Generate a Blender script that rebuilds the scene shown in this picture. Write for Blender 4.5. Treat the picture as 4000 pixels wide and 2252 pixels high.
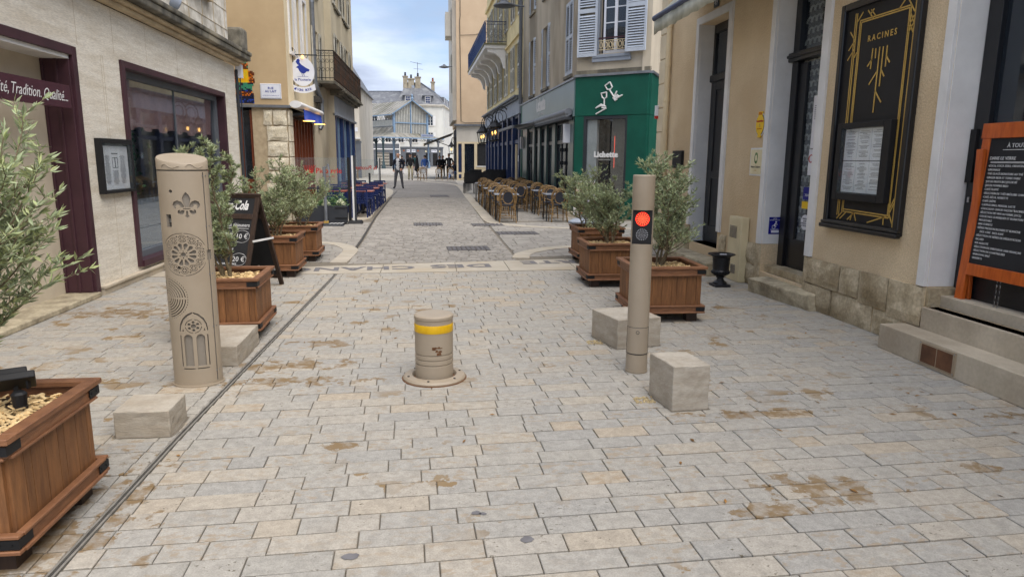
import bpy, bmesh, math, random
from mathutils import Vector, Matrix
from math import sin, cos, pi, radians
for o in list(bpy.data.objects): bpy.data.objects.remove(o)
SC = bpy.context.scene
COL = SC.collection
# ------------------------------------------------------------------ camera
cam = bpy.data.cameras.new('camera'); camo = bpy.data.objects.new('camera', cam); COL.objects.link(camo)
cam.sensor_width = 36; cam.lens = 24.07; cam.clip_end = 2000; cam.clip_start = .05
camo.matrix_world = Matrix(((0.99335967, 0.01366527, -0.11423584, 0),
                            (-0.11478508, 0.18509412, -0.97599414, 0),
                            (0.00780716, 0.98262578, 0.1854336, 1.5), (0, 0, 0, 1)))
SC.camera = camo
# ------------------------------------------------------------------ sky, sun, exposure
SUN_DIR = Vector((0.26, -0.40, 0.88)).normalized()      # towards the sun
wd = bpy.data.worlds.new('World'); SC.world = wd; wd.use_nodes = True
nt = wd.node_tree; nt.nodes.clear()
def N(t, **k):
    n = nt.nodes.new(t)
    for a, b in k.items(): setattr(n, a, b)
    return n
def Lk(a, b): nt.links.new(a, b)
sky = N('ShaderNodeTexSky', sky_type='NISHITA', sun_disc=False)
sky.sun_elevation = math.asin(SUN_DIR.z); sky.sun_rotation = math.atan2(SUN_DIR.x, SUN_DIR.y)
sky.dust_density = 1.5; sky.ozone_density = 1.5
tc = N('ShaderNodeTexCoord'); sep = N('ShaderNodeSeparateXYZ'); Lk(tc.outputs['Generated'], sep.inputs[0])
zz = N('ShaderNodeMath', operation='ADD'); Lk(sep.outputs[2], zz.inputs[0]); zz.inputs[1].default_value = .16
zm = N('ShaderNodeMath', operation='MAXIMUM'); Lk(zz.outputs[0], zm.inputs[0]); zm.inputs[1].default_value = .05
dx = N('ShaderNodeMath', operation='DIVIDE'); Lk(sep.outputs[0], dx.inputs[0]); Lk(zm.outputs[0], dx.inputs[1])
dy = N('ShaderNodeMath', operation='DIVIDE'); Lk(sep.outputs[1], dy.inputs[0]); Lk(zm.outputs[0], dy.inputs[1])
cmb = N('ShaderNodeCombineXYZ'); Lk(dx.outputs[0], cmb.inputs[0]); Lk(dy.outputs[0], cmb.inputs[1]); cmb.inputs[2].default_value = 3.7
n1 = N('ShaderNodeTexNoise'); n1.inputs['Scale'].default_value = .85; n1.inputs['Detail'].default_value = 7; n1.inputs['Roughness'].default_value = .55; Lk(cmb.outputs[0], n1.inputs['Vector'])
cr = N('ShaderNodeValToRGB'); cr.color_ramp.elements[0].position = .35; cr.color_ramp.elements[1].position = .53; Lk(n1.outputs[0], cr.inputs[0])
n2 = N('ShaderNodeTexNoise'); n2.inputs['Scale'].default_value = 1.3; n2.inputs['Detail'].default_value = 5; Lk(cmb.outputs[0], n2.inputs['Vector'])
cr2 = N('ShaderNodeValToRGB'); cr2.color_ramp.elements[0].position = .40; cr2.color_ramp.elements[1].position = .58; Lk(n2.outputs[0], cr2.inputs[0])
cr2.color_ramp.elements[0].color = (3.3, 3.8, 4.9, 1); cr2.color_ramp.elements[1].color = (5.6, 6.3, 7.7, 1)
skm = N('ShaderNodeMix', data_type='RGBA', blend_type='MIX'); skm.inputs[0].default_value = .35
Lk(sky.outputs[0], skm.inputs[6]); skm.inputs[7].default_value = (3.5, 5.0, 7.7, 1)
mx = N('ShaderNodeMix', data_type='RGBA'); Lk(cr.outputs[0], mx.inputs[0]); Lk(skm.outputs[2], mx.inputs[6]); Lk(cr2.outputs[0], mx.inputs[7])
bg = N('ShaderNodeBackground'); bg.inputs[1].default_value = .053; Lk(mx.outputs[2], bg.inputs[0])
wo = N('ShaderNodeOutputWorld'); Lk(bg.outputs[0], wo.inputs[0])
sl = bpy.data.lights.new('sun', 'SUN'); sl.energy = 1.5; sl.angle = radians(62); sl.color = (1, .93, .85)
so = bpy.data.objects.new('sun', sl); COL.objects.link(so); so.rotation_euler = SUN_DIR.to_track_quat('Z', 'Y').to_euler()
vs = SC.view_settings; vs.view_transform = 'Standard'; vs.look = 'None'; vs.exposure = 1.6; vs.gamma = 1
SC.cycles.use_adaptive_sampling = True; SC.cycles.adaptive_threshold = .02; SC.cycles.max_bounces = 5; SC.cycles.diffuse_bounces = 4; SC.cycles.glossy_bounces = 2; SC.cycles.transmission_bounces = 2; SC.cycles.transparent_max_bounces = 8
TMP = bpy.data.scenes.new('tmp')
# ------------------------------------------------------------------ helpers
RND = random.Random(7)
def lin(c):
    return tuple((x/255/12.92 if x/255 <= .04045 else ((x/255+.055)/1.055)**2.4) for x in c)
MATS = {}
def mat(name, c, c2=None, rough=.75, ns=6., det=5, st=(1, 1, 1), lo=.35, hi=.65, bump=0, bs=80., metal=0, spec=.4, rnd=0., isl=0., emit=0, coat=0, coords='Position', third=None, speck=0, specks=120):
    """procedural material: two tones mixed by noise, optional per-object / per-island variation, bump"""
    m = bpy.data.materials.new(name); m.use_nodes = True; t = m.node_tree; b = t.nodes['Principled BSDF']
    def nn(k, **kw):
        q = t.nodes.new(k)
        for a, v in kw.items(): setattr(q, a, v)
        return q
    L = t.links.new
    c = lin(c)+(1,); c2 = lin(c2)+(1,) if c2 else tuple(x*.82 for x in c[:3])+(1,)
    if coords == 'Position': src = nn('ShaderNodeNewGeometry').outputs['Position']
    else: src = nn('ShaderNodeTexCoord').outputs['Object']
    mp = nn('ShaderNodeMapping'); mp.inputs['Scale'].default_value = st; L(src, mp.inputs[0])
    vec = mp.outputs[0]
    r = None
    if rnd or isl:
        r = (nn('ShaderNodeObjectInfo').outputs['Random'] if rnd else nn('ShaderNodeNewGeometry').outputs['Random Per Island'])
        off = nn('ShaderNodeVectorMath', operation='MULTIPLY_ADD'); L(r, off.inputs[0]); off.inputs[1].default_value = (37, 53, 71); L(vec, off.inputs[2]); vec = off.outputs[0]
    no = nn('ShaderNodeTexNoise'); no.inputs['Scale'].default_value = ns; no.inputs['Detail'].default_value = det; no.inputs['Roughness'].default_value = .6; L(vec, no.inputs['Vector'])
    ra = nn('ShaderNodeValToRGB'); ra.color_ramp.elements[0].position = lo; ra.color_ramp.elements[1].position = hi
    ra.color_ramp.elements[0].color = c; ra.color_ramp.elements[1].color = c2; L(no.outputs[0], ra.inputs[0])
    out = ra.outputs[0]
    if third:
        n3 = nn('ShaderNodeTexNoise'); n3.inputs['Scale'].default_value = ns*.37; n3.inputs['Detail'].default_value = 6; L(vec, n3.inputs['Vector'])
        r3 = nn('ShaderNodeValToRGB'); r3.color_ramp.elements[0].position = .52; r3.color_ramp.elements[1].position = .68; L(n3.outputs[0], r3.inputs[0])
        m3 = nn('ShaderNodeMix', data_type='RGBA'); L(r3.outputs[0], m3.inputs[0]); L(out, m3.inputs[6]); m3.inputs[7].default_value = lin(third)+(1,); out = m3.outputs[2]
    if speck:
        n4 = nn('ShaderNodeTexNoise'); n4.inputs['Scale'].default_value = specks; n4.inputs['Detail'].default_value = 2; L(vec, n4.inputs['Vector'])
        r4 = nn('ShaderNodeMapRange'); L(n4.outputs[0], r4.inputs[0]); r4.inputs[1].default_value = .35; r4.inputs[2].default_value = .65; r4.inputs[3].default_value = 1-speck; r4.inputs[4].default_value = 1+speck
        h4 = nn('ShaderNodeHueSaturation'); L(r4.outputs[0], h4.inputs['Value']); L(out, h4.inputs['Color']); out = h4.outputs[0]
    if r is not None:
        a = rnd or isl
        mr = nn('ShaderNodeMapRange'); L(r, mr.inputs[0]); mr.inputs[3].default_value = 1-a; mr.inputs[4].default_value = 1+a
        h = nn('ShaderNodeHueSaturation'); L(mr.outputs[0], h.inputs['Value']); L(out, h.inputs['Color']); out = h.outputs[0]
    L(out, b.inputs['Base Color'])
    b.inputs['Roughness'].default_value = rough; b.inputs['Metallic'].default_value = metal; b.inputs['Specular IOR Level'].default_value = spec
    if coat: b.inputs['Coat Weight'].default_value = coat; b.inputs['Coat Roughness'].default_value = .08
    if emit:
        b.inputs['Emission Color'].default_value = c; b.inputs['Emission Strength'].default_value = emit
    if bump:
        nb = nn('ShaderNodeTexNoise'); nb.inputs['Scale'].default_value = bs; nb.inputs['Detail'].default_value = 4; L(vec, nb.inputs['Vector'])
        bu = nn('ShaderNodeBump'); bu.inputs['Strength'].default_value = min(1, bump); bu.inputs['Distance'].default_value = .004*max(1, bump); L(nb.outputs[0], bu.inputs['Height']); L(bu.outputs[0], b.inputs['Normal'])
    MATS[name] = m
    return m
def glass(name, tint=(1, 1, 1), opac=.0, dark=(10, 14, 18), rough=.02, fres=1.5):
    """window glass: fresnel reflection over partly see-through pane"""
    m = bpy.data.materials.new(name); m.use_nodes = True; t = m.node_tree; t.nodes.clear(); L = t.links.new
    g = t.nodes.new('ShaderNodeBsdfGlossy'); g.inputs['Roughness'].default_value = rough; g.inputs[0].default_value = (.9, .95, 1, 1)
    tr = t.nodes.new('ShaderNodeBsdfTransparent'); tr.inputs[0].default_value = tint+(1,)
    d = t.nodes.new('ShaderNodeBsdfDiffuse'); d.inputs[0].default_value = lin(dark)+(1,)
    a = t.nodes.new('ShaderNodeMixShader'); a.inputs[0].default_value = opac; L(tr.outputs[0], a.inputs[1]); L(d.outputs[0], a.inputs[2])
    lw = t.nodes.new('ShaderNodeLayerWeight'); lw.inputs[0].default_value = .5
    pw = t.nodes.new('ShaderNodeMath'); pw.operation = 'POWER'; L(lw.outputs['Facing'], pw.inputs[0]); pw.inputs[1].default_value = 4
    f = t.nodes.new('ShaderNodeMath'); f.operation = 'MULTIPLY_ADD'; L(pw.outputs[0], f.inputs[0]); f0 = ((fres-1)/(fres+1))**2; f.inputs[1].default_value = .85-f0; f.inputs[2].default_value = f0
    x = t.nodes.new('ShaderNodeMixShader'); L(f.outputs[0], x.inputs[0]); L(a.outputs[0], x.inputs[1]); L(g.outputs[0], x.inputs[2])
    o = t.nodes.new('ShaderNodeOutputMaterial'); L(x.outputs[0], o.inputs[0]); MATS[name] = m
    return m
ORG = {}
def tag(o, label=None, cat=None, group=None, kind=None):
    if label: o['label'] = label
    if cat: o['category'] = cat
    if group: o['group'] = group
    if kind: o['kind'] = kind
    return o
def thing(name, label, cat, loc=(0, 0, 0), rz=0, group=None):
    o = bpy.data.objects.new(name, None); COL.objects.link(o); o.empty_display_size = .1
    o.location = loc; o.rotation_euler = (0, 0, rz); ORG[o.name] = Vector(loc) if not rz else None
    return tag(o, label, cat, group)
def link(name, me, parent=None, m=None):
    o = bpy.data.objects.new(name, me); COL.objects.link(o)
    if parent is not None: o.parent = parent; ORG[o.name] = ORG.get(parent.name)
    return o
class MB:
    def __init__(s, M=None): s.v = []; s.f = []; s.mi = []; s.M = M; s.cur = 0
    def add(s, vs, fs):
        n = len(s.v)
        s.v += [tuple(s.M @ Vector(p)) if s.M is not None else tuple(p) for p in vs]
        s.f += [tuple(n+i for i in f) for f in fs]; s.mi += [s.cur]*len(fs)
        return s
    BF = [(0, 1, 2, 3), (7, 6, 5, 4), (0, 4, 5, 1), (1, 5, 6, 2), (2, 6, 7, 3), (3, 7, 4, 0)]
    def box(s, x0, x1, y0, y1, z0, z1, tp=0, ty=None):
        """axis box; tp tapers the top by that much on each side"""
        ty = tp if ty is None else ty
        return s.add([(x0, y0, z0), (x0, y1, z0), (x1, y1, z0), (x1, y0, z0), (x0+tp, y0+ty, z1), (x0+tp, y1-ty, z1), (x1-tp, y1-ty, z1), (x1-tp, y0+ty, z1)], s.BF)
    def cbox(s, x0, x1, y0, y1, z0, z1, c):
        """box whose upper edges are chamfered by c"""
        v = [(x0, y0, z0), (x0, y1, z0), (x1, y1, z0), (x1, y0, z0), (x0, y0, z1-c), (x0, y1, z1-c), (x1, y1, z1-c), (x1, y0, z1-c), (x0+c, y0+c, z1), (x0+c, y1-c, z1), (x1-c, y1-c, z1), (x1-c, y0+c, z1)]
        f = [(0, 1, 2, 3), (11, 10, 9, 8)]
        for i in range(4):
            j = (i+1) % 4; f += [(i, i+4, j+4, j), (i+4, i+8, j+8, j+4)]
        return s.add(v, f)
    def bar(s, p, q, w, h, up=(0, 0, 1)):
        p = Vector(p); q = Vector(q); d = (q-p).normalized(); u = Vector(up)
        if abs(d.dot(u)) > .98: u = Vector((0, 1, 0))
        a = d.cross(u).normalized()*w/2; b = a.cross(d).normalized()*h/2
        return s.add([p-a-b, p+a-b, p+a+b, p-a+b, q-a-b, q+a-b, q+a+b, q-a+b], [(3, 2, 1, 0), (4, 5, 6, 7), (0, 1, 5, 4), (1, 2, 6, 5), (2, 3, 7, 6), (3, 0, 4, 7)])
    def tube(s, pts, r, n=6, close=False):
        pts = [Vector(p) for p in pts]; k = len(pts); rs = r if isinstance(r, (list, tuple)) else [r]*k
        vs = []; ref = None
        for i, p in enumerate(pts):
            if close: d = pts[(i+1) % k]-pts[i-1]
            else: d = pts[min(i+1, k-1)]-pts[max(i-1, 0)]
            d.normalize()
            if ref is None: ref = Vector((0, 0, 1)) if abs(d.z) < .9 else Vector((1, 0, 0))
            a = d.cross(ref)
            if a.length < 1e-4: a = d.cross(Vector((.3, 1, .2)))
            a.normalize(); b = a.cross(d); ref = b
            vs += [p+(a*cos(2*pi*j/n)+b*sin(2*pi*j/n))*rs[i] for j in range(n)]
        fs = []
        for i in range(k if close else k-1):
            for j in range(n): fs.append((i*n+j, i*n+(j+1) % n, ((i+1) % k)*n+(j+1) % n, ((i+1) % k)*n+j))
        if not close: fs += [tuple(range(n-1, -1, -1)), tuple((k-1)*n+j for j in range(n))]
        return s.add(vs, fs)
    def lathe(s, prof, n=24, c=(0, 0, 0), sx=1, sy=1):
        vs = []; fs = []
        for r, z in prof: vs += [(c[0]+r*sx*cos(2*pi*j/n), c[1]+r*sy*sin(2*pi*j/n), c[2]+z) for j in range(n)]
        for i in range(len(prof)-1):
            for j in range(n): fs.append((i*n+j, i*n+(j+1) % n, (i+1)*n+(j+1) % n, (i+1)*n+j))
        fs += [tuple(range(n-1, -1, -1)), tuple((len(prof)-1)*n+j for j in range(n))]
        return s.add(vs, fs)
    def prism(s, poly, a, b, f=lambda x, y, z: (x, y, z)):
        """polygon in the local xz plane, extruded from y=a to y=b"""
        n = len(poly); vs = [f(x, a, z) for x, z in poly]+[f(x, b, z) for x, z in poly]
        return s.add(vs, [tuple(range(n)), tuple(range(2*n-1, n-1, -1))]+[(i, i+n, (i+1) % n+n, (i+1) % n) for i in range(n)])
    def disc(s, c, r, n=16, axis='z', h=.002):
        pts = [(cos(2*pi*i/n)*r, sin(2*pi*i/n)*r) for i in range(n)]
        if axis == 'z': v = [(c[0]+x, c[1]+y, c[2]) for x, y in pts]+[(c[0]+x, c[1]+y, c[2]+h) for x, y in pts]; fl = [tuple(range(n-1, -1, -1)), tuple(range(n, 2*n))]
        else: v = [(c[0]+x, c[1], c[2]+y) for x, y in pts]+[(c[0]+x, c[1]-h, c[2]+y) for x, y in pts]; fl = [tuple(range(n-1, -1, -1)), tuple(range(n, 2*n))]
        return s.add(v, fl+[(i, (i+1) % n, (i+1) % n+n, i+n) for i in range(n)])
    def quad(s, a, b, c, d): return s.add([a, b, c, d], [(0, 1, 2, 3)])
    def mesh(s, name, m, smooth=False, off=None):
        me = bpy.data.meshes.new(name)
        v = s.v if off is None else [(p[0]-off[0], p[1]-off[1], p[2]-off[2]) for p in s.v]
        me.from_pydata(v, [], s.f)
        ms = m if isinstance(m, (list, tuple)) else [m]
        for q in ms: me.materials.append(q)
        if len(ms) > 1: me.polygons.foreach_set('material_index', s.mi)
        bm = bmesh.new(); bm.from_mesh(me); bmesh.ops.recalc_face_normals(bm, faces=bm.faces); bm.to_mesh(me); bm.free()
        if smooth:
            me.polygons.foreach_set('use_smooth', [True]*len(me.polygons))
            try: me.set_sharp_from_angle(angle=radians(38))
            except Exception: pass
        me.update(); return me
    def build(s, name, m, parent=None, smooth=False, kind=None, bevel=0):
        off = ORG.get(parent.name) if parent is not None else None
        o = link(name, s.mesh(name, m, smooth, off), parent)
        if bevel:
            bv = o.modifiers.new('bevel', 'BEVEL'); bv.width = bevel; bv.segments = 2; bv.limit_method = 'ANGLE'
        if kind: o['kind'] = kind
        return o
def fr(ox, oy, ux, uy, oz=0):
    """facade frame: x runs along the wall (to the right seen from outside), y goes into the wall, z up"""
    l = math.hypot(ux, uy); ux /= l; uy /= l
    return Matrix(((ux, -uy, 0, ox), (uy, ux, 0, oy), (0, 0, 1, oz), (0, 0, 0, 1)))
def wall(mb, u0, u1, z0, z1, ops=(), t=.25, caps=True):
    us = sorted({u0, u1, *[x for o in ops for x in o[:2] if u0 < x < u1]}); zs = sorted({z0, z1, *[x for o in ops for x in o[2:4] if z0 < x < z1]})
    for a, b in zip(us, us[1:]):
        for c, d in zip(zs, zs[1:]):
            mu, mz = (a+b)/2, (c+d)/2
            if any(o[0] < mu < o[1] and o[2] < mz < o[3] for o in ops): continue
            mb.quad((a, 0, c), (b, 0, c), (b, 0, d), (a, 0, d))
    for a, b, c, d in [o[:4] for o in ops]:
        mb.quad((a, 0, c), (a, 0, d), (a, t, d), (a, t, c)); mb.quad((b, 0, d), (b, 0, c), (b, t, c), (b, t, d))
        mb.quad((a, 0, d), (b, 0, d), (b, t, d), (a, t, d))
        if c > z0+.01: mb.quad((b, 0, c), (a, 0, c), (a, t, c), (b, t, c))
    if caps: mb.quad((u0, 0, z0), (u0, 0, z1), (u0, t, z1), (u0, t, z0)); mb.quad((u1, 0, z1), (u1, 0, z0), (u1, t, z0), (u1, t, z1))
    mb.quad((u0, 0, z1), (u1, 0, z1), (u1, t, z1), (u0, t, z1))
    return mb
def baked(o):
    TMP.collection.objects.link(o); vl = TMP.view_layers[0]; vl.update(); dg = vl.depsgraph
    me = bpy.data.meshes.new_from_object(o.evaluated_get(dg)); bpy.data.objects.remove(o); return me
def text(s, size, M, m, parent, name='lettering', align='CENTER', shear=0, fat=0, sx=1., ext=.0008, space=1., split=None):
    """flat lettering; M maps text x -> reading direction, text y -> up, z -> out of the surface"""
    c = bpy.data.curves.new('t', 'FONT'); c.body = s; c.size = size; c.align_x = align; c.align_y = 'CENTER'; c.shear = shear; c.offset = fat; c.extrude = ext; c.resolution_u = 2; c.space_character = space; c.space_line = 1.0
    o = bpy.data.objects.new('t', c); me = baked(o); bpy.data.curves.remove(c)
    off = ORG.get(parent.name) if parent is not None else None
    T = Matrix.Translation(-off) if off is not None else Matrix()
    me.transform(T @ M @ Matrix.Diagonal((sx, 1, 1, 1))); me.materials.clear(); me.materials.append(m); me.name = name
    if split:                                   # one object for each letter
        bm = bmesh.new(); bm.from_mesh(me); bmesh.ops.remove_doubles(bm, verts=bm.verts, dist=1e-5); todo = set(bm.verts)
        while todo:
            st = [todo.pop()]; isl = set(st)
            while st:
                for e in st.pop().link_edges:
                    for v in e.verts:
                        if v not in isl: isl.add(v); st.append(v)
            todo -= isl; vl = list(isl); ix = {v: i for i, v in enumerate(vl)}
            q = bpy.data.meshes.new(split); q.from_pydata([v.co for v in vl], [], [[ix[v] for v in f.verts] for f in bm.faces if f.verts[0] in isl]); q.materials.append(m); link(split, q, parent)
        bm.free(); return
    return link(name, me, parent)
def tm(F, u, z, d=-.004):
    """text matrix on a facade frame F at (u, z), standing d proud of the wall"""
    return F @ Matrix(((1, 0, 0, u), (0, 0, -1, d), (0, 1, 0, z), (0, 0, 0, 1)))
def copy_tree(o, parent=None):
    c = o.copy(); COL.objects.link(c)
    if parent is not None: c.parent = parent
    for ch in list(o.children): copy_tree(ch, c)
    return c
# ------------------------------------------------------------------ materials
M_ = MATS
mat('travertine', (230, 224, 211), (204, 194, 176), rough=.7, ns=3.2, det=9, st=(6, .8, 7), lo=.3, hi=.75, bump=.5, bs=14, third=(206, 196, 178), speck=.13, specks=26)
mat('plum paint', (72, 44, 52), (60, 36, 43), rough=.45, ns=3)
mat('plum board', (78, 40, 52), (66, 34, 44), rough=.5, ns=9, st=(1, 1, 6))
mat('cream plaster', (205, 193, 172), (190, 178, 157), ns=2, rough=.85)
mat('grey cornice', (118, 112, 98), (70, 68, 60), ns=5, det=8, st=(1, 1, .35), bump=.8, bs=30, third=(150, 142, 122))
mat('cornice lower', (200, 182, 150), (168, 150, 122), ns=3, bump=.3)
mat('old limestone', (228, 223, 212), (176, 168, 152), ns=4, det=9, bump=.8, bs=18, third=(150, 142, 128))
mat('weathered stone', (132, 126, 112), (92, 88, 78), ns=9, det=8, bump=1.5, bs=22)
mat('white shutter', (222, 220, 212), (200, 197, 188), ns=4, rough=.55)
mat('blue shutter', (190, 198, 208), (172, 180, 192), ns=3, rough=.55)
mat('grey shutter', (198, 196, 186), (170, 165, 150), ns=5, rough=.6)
mat('ochre render', (186, 162, 126), (174, 150, 115), ns=1.5, det=9, bump=.4, bs=90, rough=.9)
mat('cream render', (222, 206, 172), (210, 192, 158), ns=1.5, bump=.3, bs=90, rough=.9)
mat('sand roughcast', (216, 196, 163), (203, 181, 148), ns=1.6, det=7, bump=2.2, bs=55, rough=.95, third=(197, 173, 138), speck=.13, specks=90)
mat('grey beige render', (204, 193, 168), (180, 169, 145), ns=1.2, det=9, bump=.4, rough=.9, third=(148, 138, 118), st=(1, 1, .5))
mat('grey render', (204, 193, 174), (180, 170, 151), ns=1.1, det=9, bump=.3, rough=.9, third=(140, 130, 113), st=(1, 1, .45))
mat('yellow render', (222, 206, 158), (204, 186, 140), ns=1.4, rough=.9)
mat('peach render', (206, 182, 152), (196, 171, 142), ns=1, det=8, rough=.9, bump=.2)
mat('pale render', (206, 200, 188), (188, 181, 168), ns=1.2, det=8, rough=.9, st=(1, 1, .5))
mat('white trim', (224, 223, 221), (210, 209, 207), ns=3, det=8, rough=.7, bump=.25, bs=60)
mat('quoin paint', (222, 208, 180), (206, 192, 164), ns=3, rough=.8)
mat('base stone', (196, 182, 155), (158, 143, 115), ns=5, det=10, bump=1.6, bs=26, rough=.92, rnd=.07, third=(138, 122, 94), speck=.14, specks=42)
mat('pier stone', (226, 217, 196), (192, 180, 154), ns=6, det=10, bump=1.8, bs=30, rough=.92, rnd=.06, speck=.15, specks=40)
mat('mortar', (190, 172, 142), (168, 150, 122), ns=8, bump=.8, bs=60, rough=.95)
mat('sawn limestone', (178, 170, 157), (158, 148, 133), st=(1, 1, 3), ns=6, det=10, bump=.5, bs=50, rough=.85, third=(168, 156, 138), speck=.06, specks=50)
mat('step limestone', (192, 180, 160), (172, 160, 140), ns=3, det=9, bump=.3, bs=50, rough=.8, third=(160, 147, 128), speck=.05, specks=40)
mat('worn step', (186, 174, 148), (136, 125, 104), ns=5, det=9, bump=1.6, bs=22, rough=.9, speck=.12, specks=30)
mat('black paint', (26, 27, 31), (20, 21, 24), ns=4, rough=.32, spec=.5)
mat('black matt', (22, 22, 25), (16, 16, 18), ns=4, rough=.6)
mat('dark iron', (34, 33, 33), (24, 24, 25), ns=20, rough=.5, bump=.2)
mat('rusty iron', (58, 50, 44), (92, 60, 40), ns=3, rough=.8, lo=.45, hi=.7)
mat('cast iron', (30, 32, 38), (20, 21, 26), ns=12, rough=.42, bump=.3)
mat('gold', (196, 162, 84), (176, 142, 70), rough=.4, ns=5)
mat('white paint', (228, 228, 226), (214, 214, 212), rough=.5, ns=4)
mat('paper', (226, 226, 230), (214, 214, 220), rough=.7, ns=7)
mat('print', (80, 80, 88), (100, 100, 106), rough=.8)
mat('chalk', (222, 222, 222), (188, 188, 190), rough=.95, ns=60)
mat('slate board', (28, 29, 32), (42, 43, 46), rough=.75, ns=4, lo=.4, hi=.8)
mat('orange wood', (196, 96, 34), (166, 74, 24), rough=.4, ns=5, st=(6, 6, 1), coat=.2)
mat('dark wood', (62, 46, 36), (46, 33, 26), rough=.6, ns=6, st=(8, 8, 1.2))
mat('red wood', (122, 62, 34), (92, 44, 24), rough=.5, ns=5, st=(8, 8, 1))
mat('planter wood', (146, 100, 60), (98, 64, 39), rough=.62, ns=5, det=8, st=(9, 9, 1.1), lo=.25, hi=.75, bump=.5, bs=40, rnd=.2, coords='Object')
mat('planter rail', (140, 97, 66), (108, 72, 49), rough=.55, ns=6, det=8, st=(2, 2, 9), lo=.3, hi=.7, bump=.4, bs=40, rnd=.1, coords='Object')
mat('chips', (224, 198, 150), (196, 164, 114), rough=.9, ns=20, isl=.22)
mat('gravel', (188, 170, 132), (156, 138, 102), rough=.95, ns=60, isl=.25)
mat('taupe metal', (160, 147, 129), (153, 140, 122), rough=.5, ns=5, det=8, lo=.3, hi=.75, third=(148, 134, 115), bump=.04, bs=300, spec=.4)
mat('rust', (118, 82, 52), (92, 62, 40), rough=.9, ns=30)
mat('reflective yellow', (226, 182, 26), (208, 162, 16), rough=.35, ns=14)
mat('led red', (255, 26, 12), rough=.4, emit=.8)
mat('led hot', (255, 90, 54), rough=.4, emit=.9)
mat('led off', (190, 190, 196), (150, 150, 158), rough=.3, ns=60)
mat('led glow', (70, 3, 3), rough=.4, emit=.15)
mat('steel', (176, 176, 178), (150, 150, 154), rough=.28, metal=1, ns=10)
mat('zinc', (150, 154, 160), (126, 130, 136), rough=.42, metal=.7, ns=4)
mat('drain', (70, 68, 65), (54, 52, 50), rough=.7, ns=20)
mat('drain edge', (138, 134, 126), (112, 108, 101), rough=.6, ns=12)
mat('grate iron', (86, 80, 76), (58, 54, 52), rough=.7, ns=30, bump=.6)
mat('copper vent', (112, 76, 52), (84, 56, 38), rough=.6, ns=10)
mat('vent frame', (168, 152, 128), (150, 134, 112), rough=.6)
mat('blue paint', (44, 68, 118), (34, 54, 98), rough=.4, ns=3)
mat('navy paint', (34, 52, 92), (27, 42, 78), rough=.38, ns=3)
mat('sky blue paint', (124, 148, 172), (108, 132, 158), rough=.5, ns=3)
mat('grey blue paint', (150, 158, 170), (136, 144, 156), rough=.55, ns=2)
mat('slate grey paint', (104, 108, 114), (92, 96, 102), rough=.6, ns=2)
mat('green panel', (16, 88, 72), (13, 78, 64), rough=.5, ns=2, spec=.3)
mat('pillar sheen', (74, 94, 90), (64, 82, 78), rough=.28, ns=2, spec=.6)
mat('inner sheet', (138, 130, 119), (132, 124, 113), rough=.6, ns=20)
mat('sheen panel', (116, 136, 138), (106, 126, 128), rough=.3, ns=1, spec=.5)
mat('awning fabric', (198, 198, 184), (160, 160, 146), rough=.85, ns=4, bump=.3, third=(142, 144, 130))
mat('awning blue', (44, 72, 176), (60, 90, 190), rough=.85, ns=12, st=(1, 6, 1))
mat('awning grey', (112, 116, 122), (98, 102, 108), rough=.5, ns=4)
mat('lamp glow', (255, 186, 96), rough=.5, emit=1.5)
mat('lantern glass', (196, 198, 196), (150, 152, 150), rough=.15, ns=6)
mat('rattan', (150, 120, 74), (96, 72, 42), rough=.5, ns=18, det=4, st=(1, 1, 1))
mat('black weave', (30, 31, 38), (44, 46, 56), rough=.6, ns=90, det=1)
mat('white weave', (200, 200, 198), (168, 168, 168), rough=.6, ns=80, det=1)
mat('blue chair', (30, 44, 92), (24, 36, 78), rough=.4, ns=6)
mat('black chair', (26, 27, 30), (36, 37, 40), rough=.5, ns=10)
mat('table top', (150, 156, 166), (132, 138, 148), rough=.25, ns=4)
mat('wood top', (160, 92, 66), (138, 76, 54), rough=.4, ns=4)
mat('anthracite', (52, 55, 60), (44, 47, 52), rough=.6, ns=3)
mat('olive leaf', (122, 134, 96), (166, 175, 140), rough=.5, ns=9, isl=.3, spec=.35)
mat('olive young', (168, 174, 122), (148, 160, 112), rough=.5, ns=9, isl=.3, spec=.35)
mat('green leaf', (70, 104, 58), (98, 130, 76), rough=.5, ns=9, isl=.35)
mat('olive bark', (120, 108, 84), (88, 78, 60), rough=.9, ns=30, bump=1, bs=80)
mat('hydrangea', (224, 226, 200), (206, 212, 172), rough=.8, ns=30, isl=.1)
mat('setts', (152, 147, 139), (126, 121, 115), rough=.8, ns=5, det=8, isl=.16, bump=.5, bs=60)
mat('grey paver', (152, 147, 139), (132, 127, 120), rough=.82, ns=3, det=8, isl=.1, bump=.4, bs=60)
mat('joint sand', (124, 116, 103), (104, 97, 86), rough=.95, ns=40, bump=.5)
mat('band stone', (178, 170, 156), (164, 155, 140), rough=.8, ns=3, det=9, isl=.05, bump=.3, bs=40, third=(170, 158, 138))
mat('inlay grey', (116, 114, 116), (100, 98, 100), rough=.8, ns=8)
mat('plaza stone', (182, 176, 164), (168, 161, 149), rough=.85, ns=.8, det=9)
mat('slate roof', (108, 110, 114), (88, 90, 96), rough=.6, ns=2.5, det=9, third=(124, 126, 128))
mat('zinc roof', (150, 147, 140), (126, 124, 116), rough=.6, ns=.9, det=9, third=(112, 110, 98))
mat('tile roof', (150, 92, 66), (122, 72, 52), rough=.85, ns=3)
mat('white facade', (214, 213, 206), (196, 194, 186), rough=.9, ns=.7, det=8, st=(1, 1, .4))
mat('chimney brick', (170, 160, 140), (140, 130, 112), rough=.9, ns=2)
mat('louvre', (184, 183, 174), (160, 160, 154), rough=.7, ns=2, isl=.06)
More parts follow.
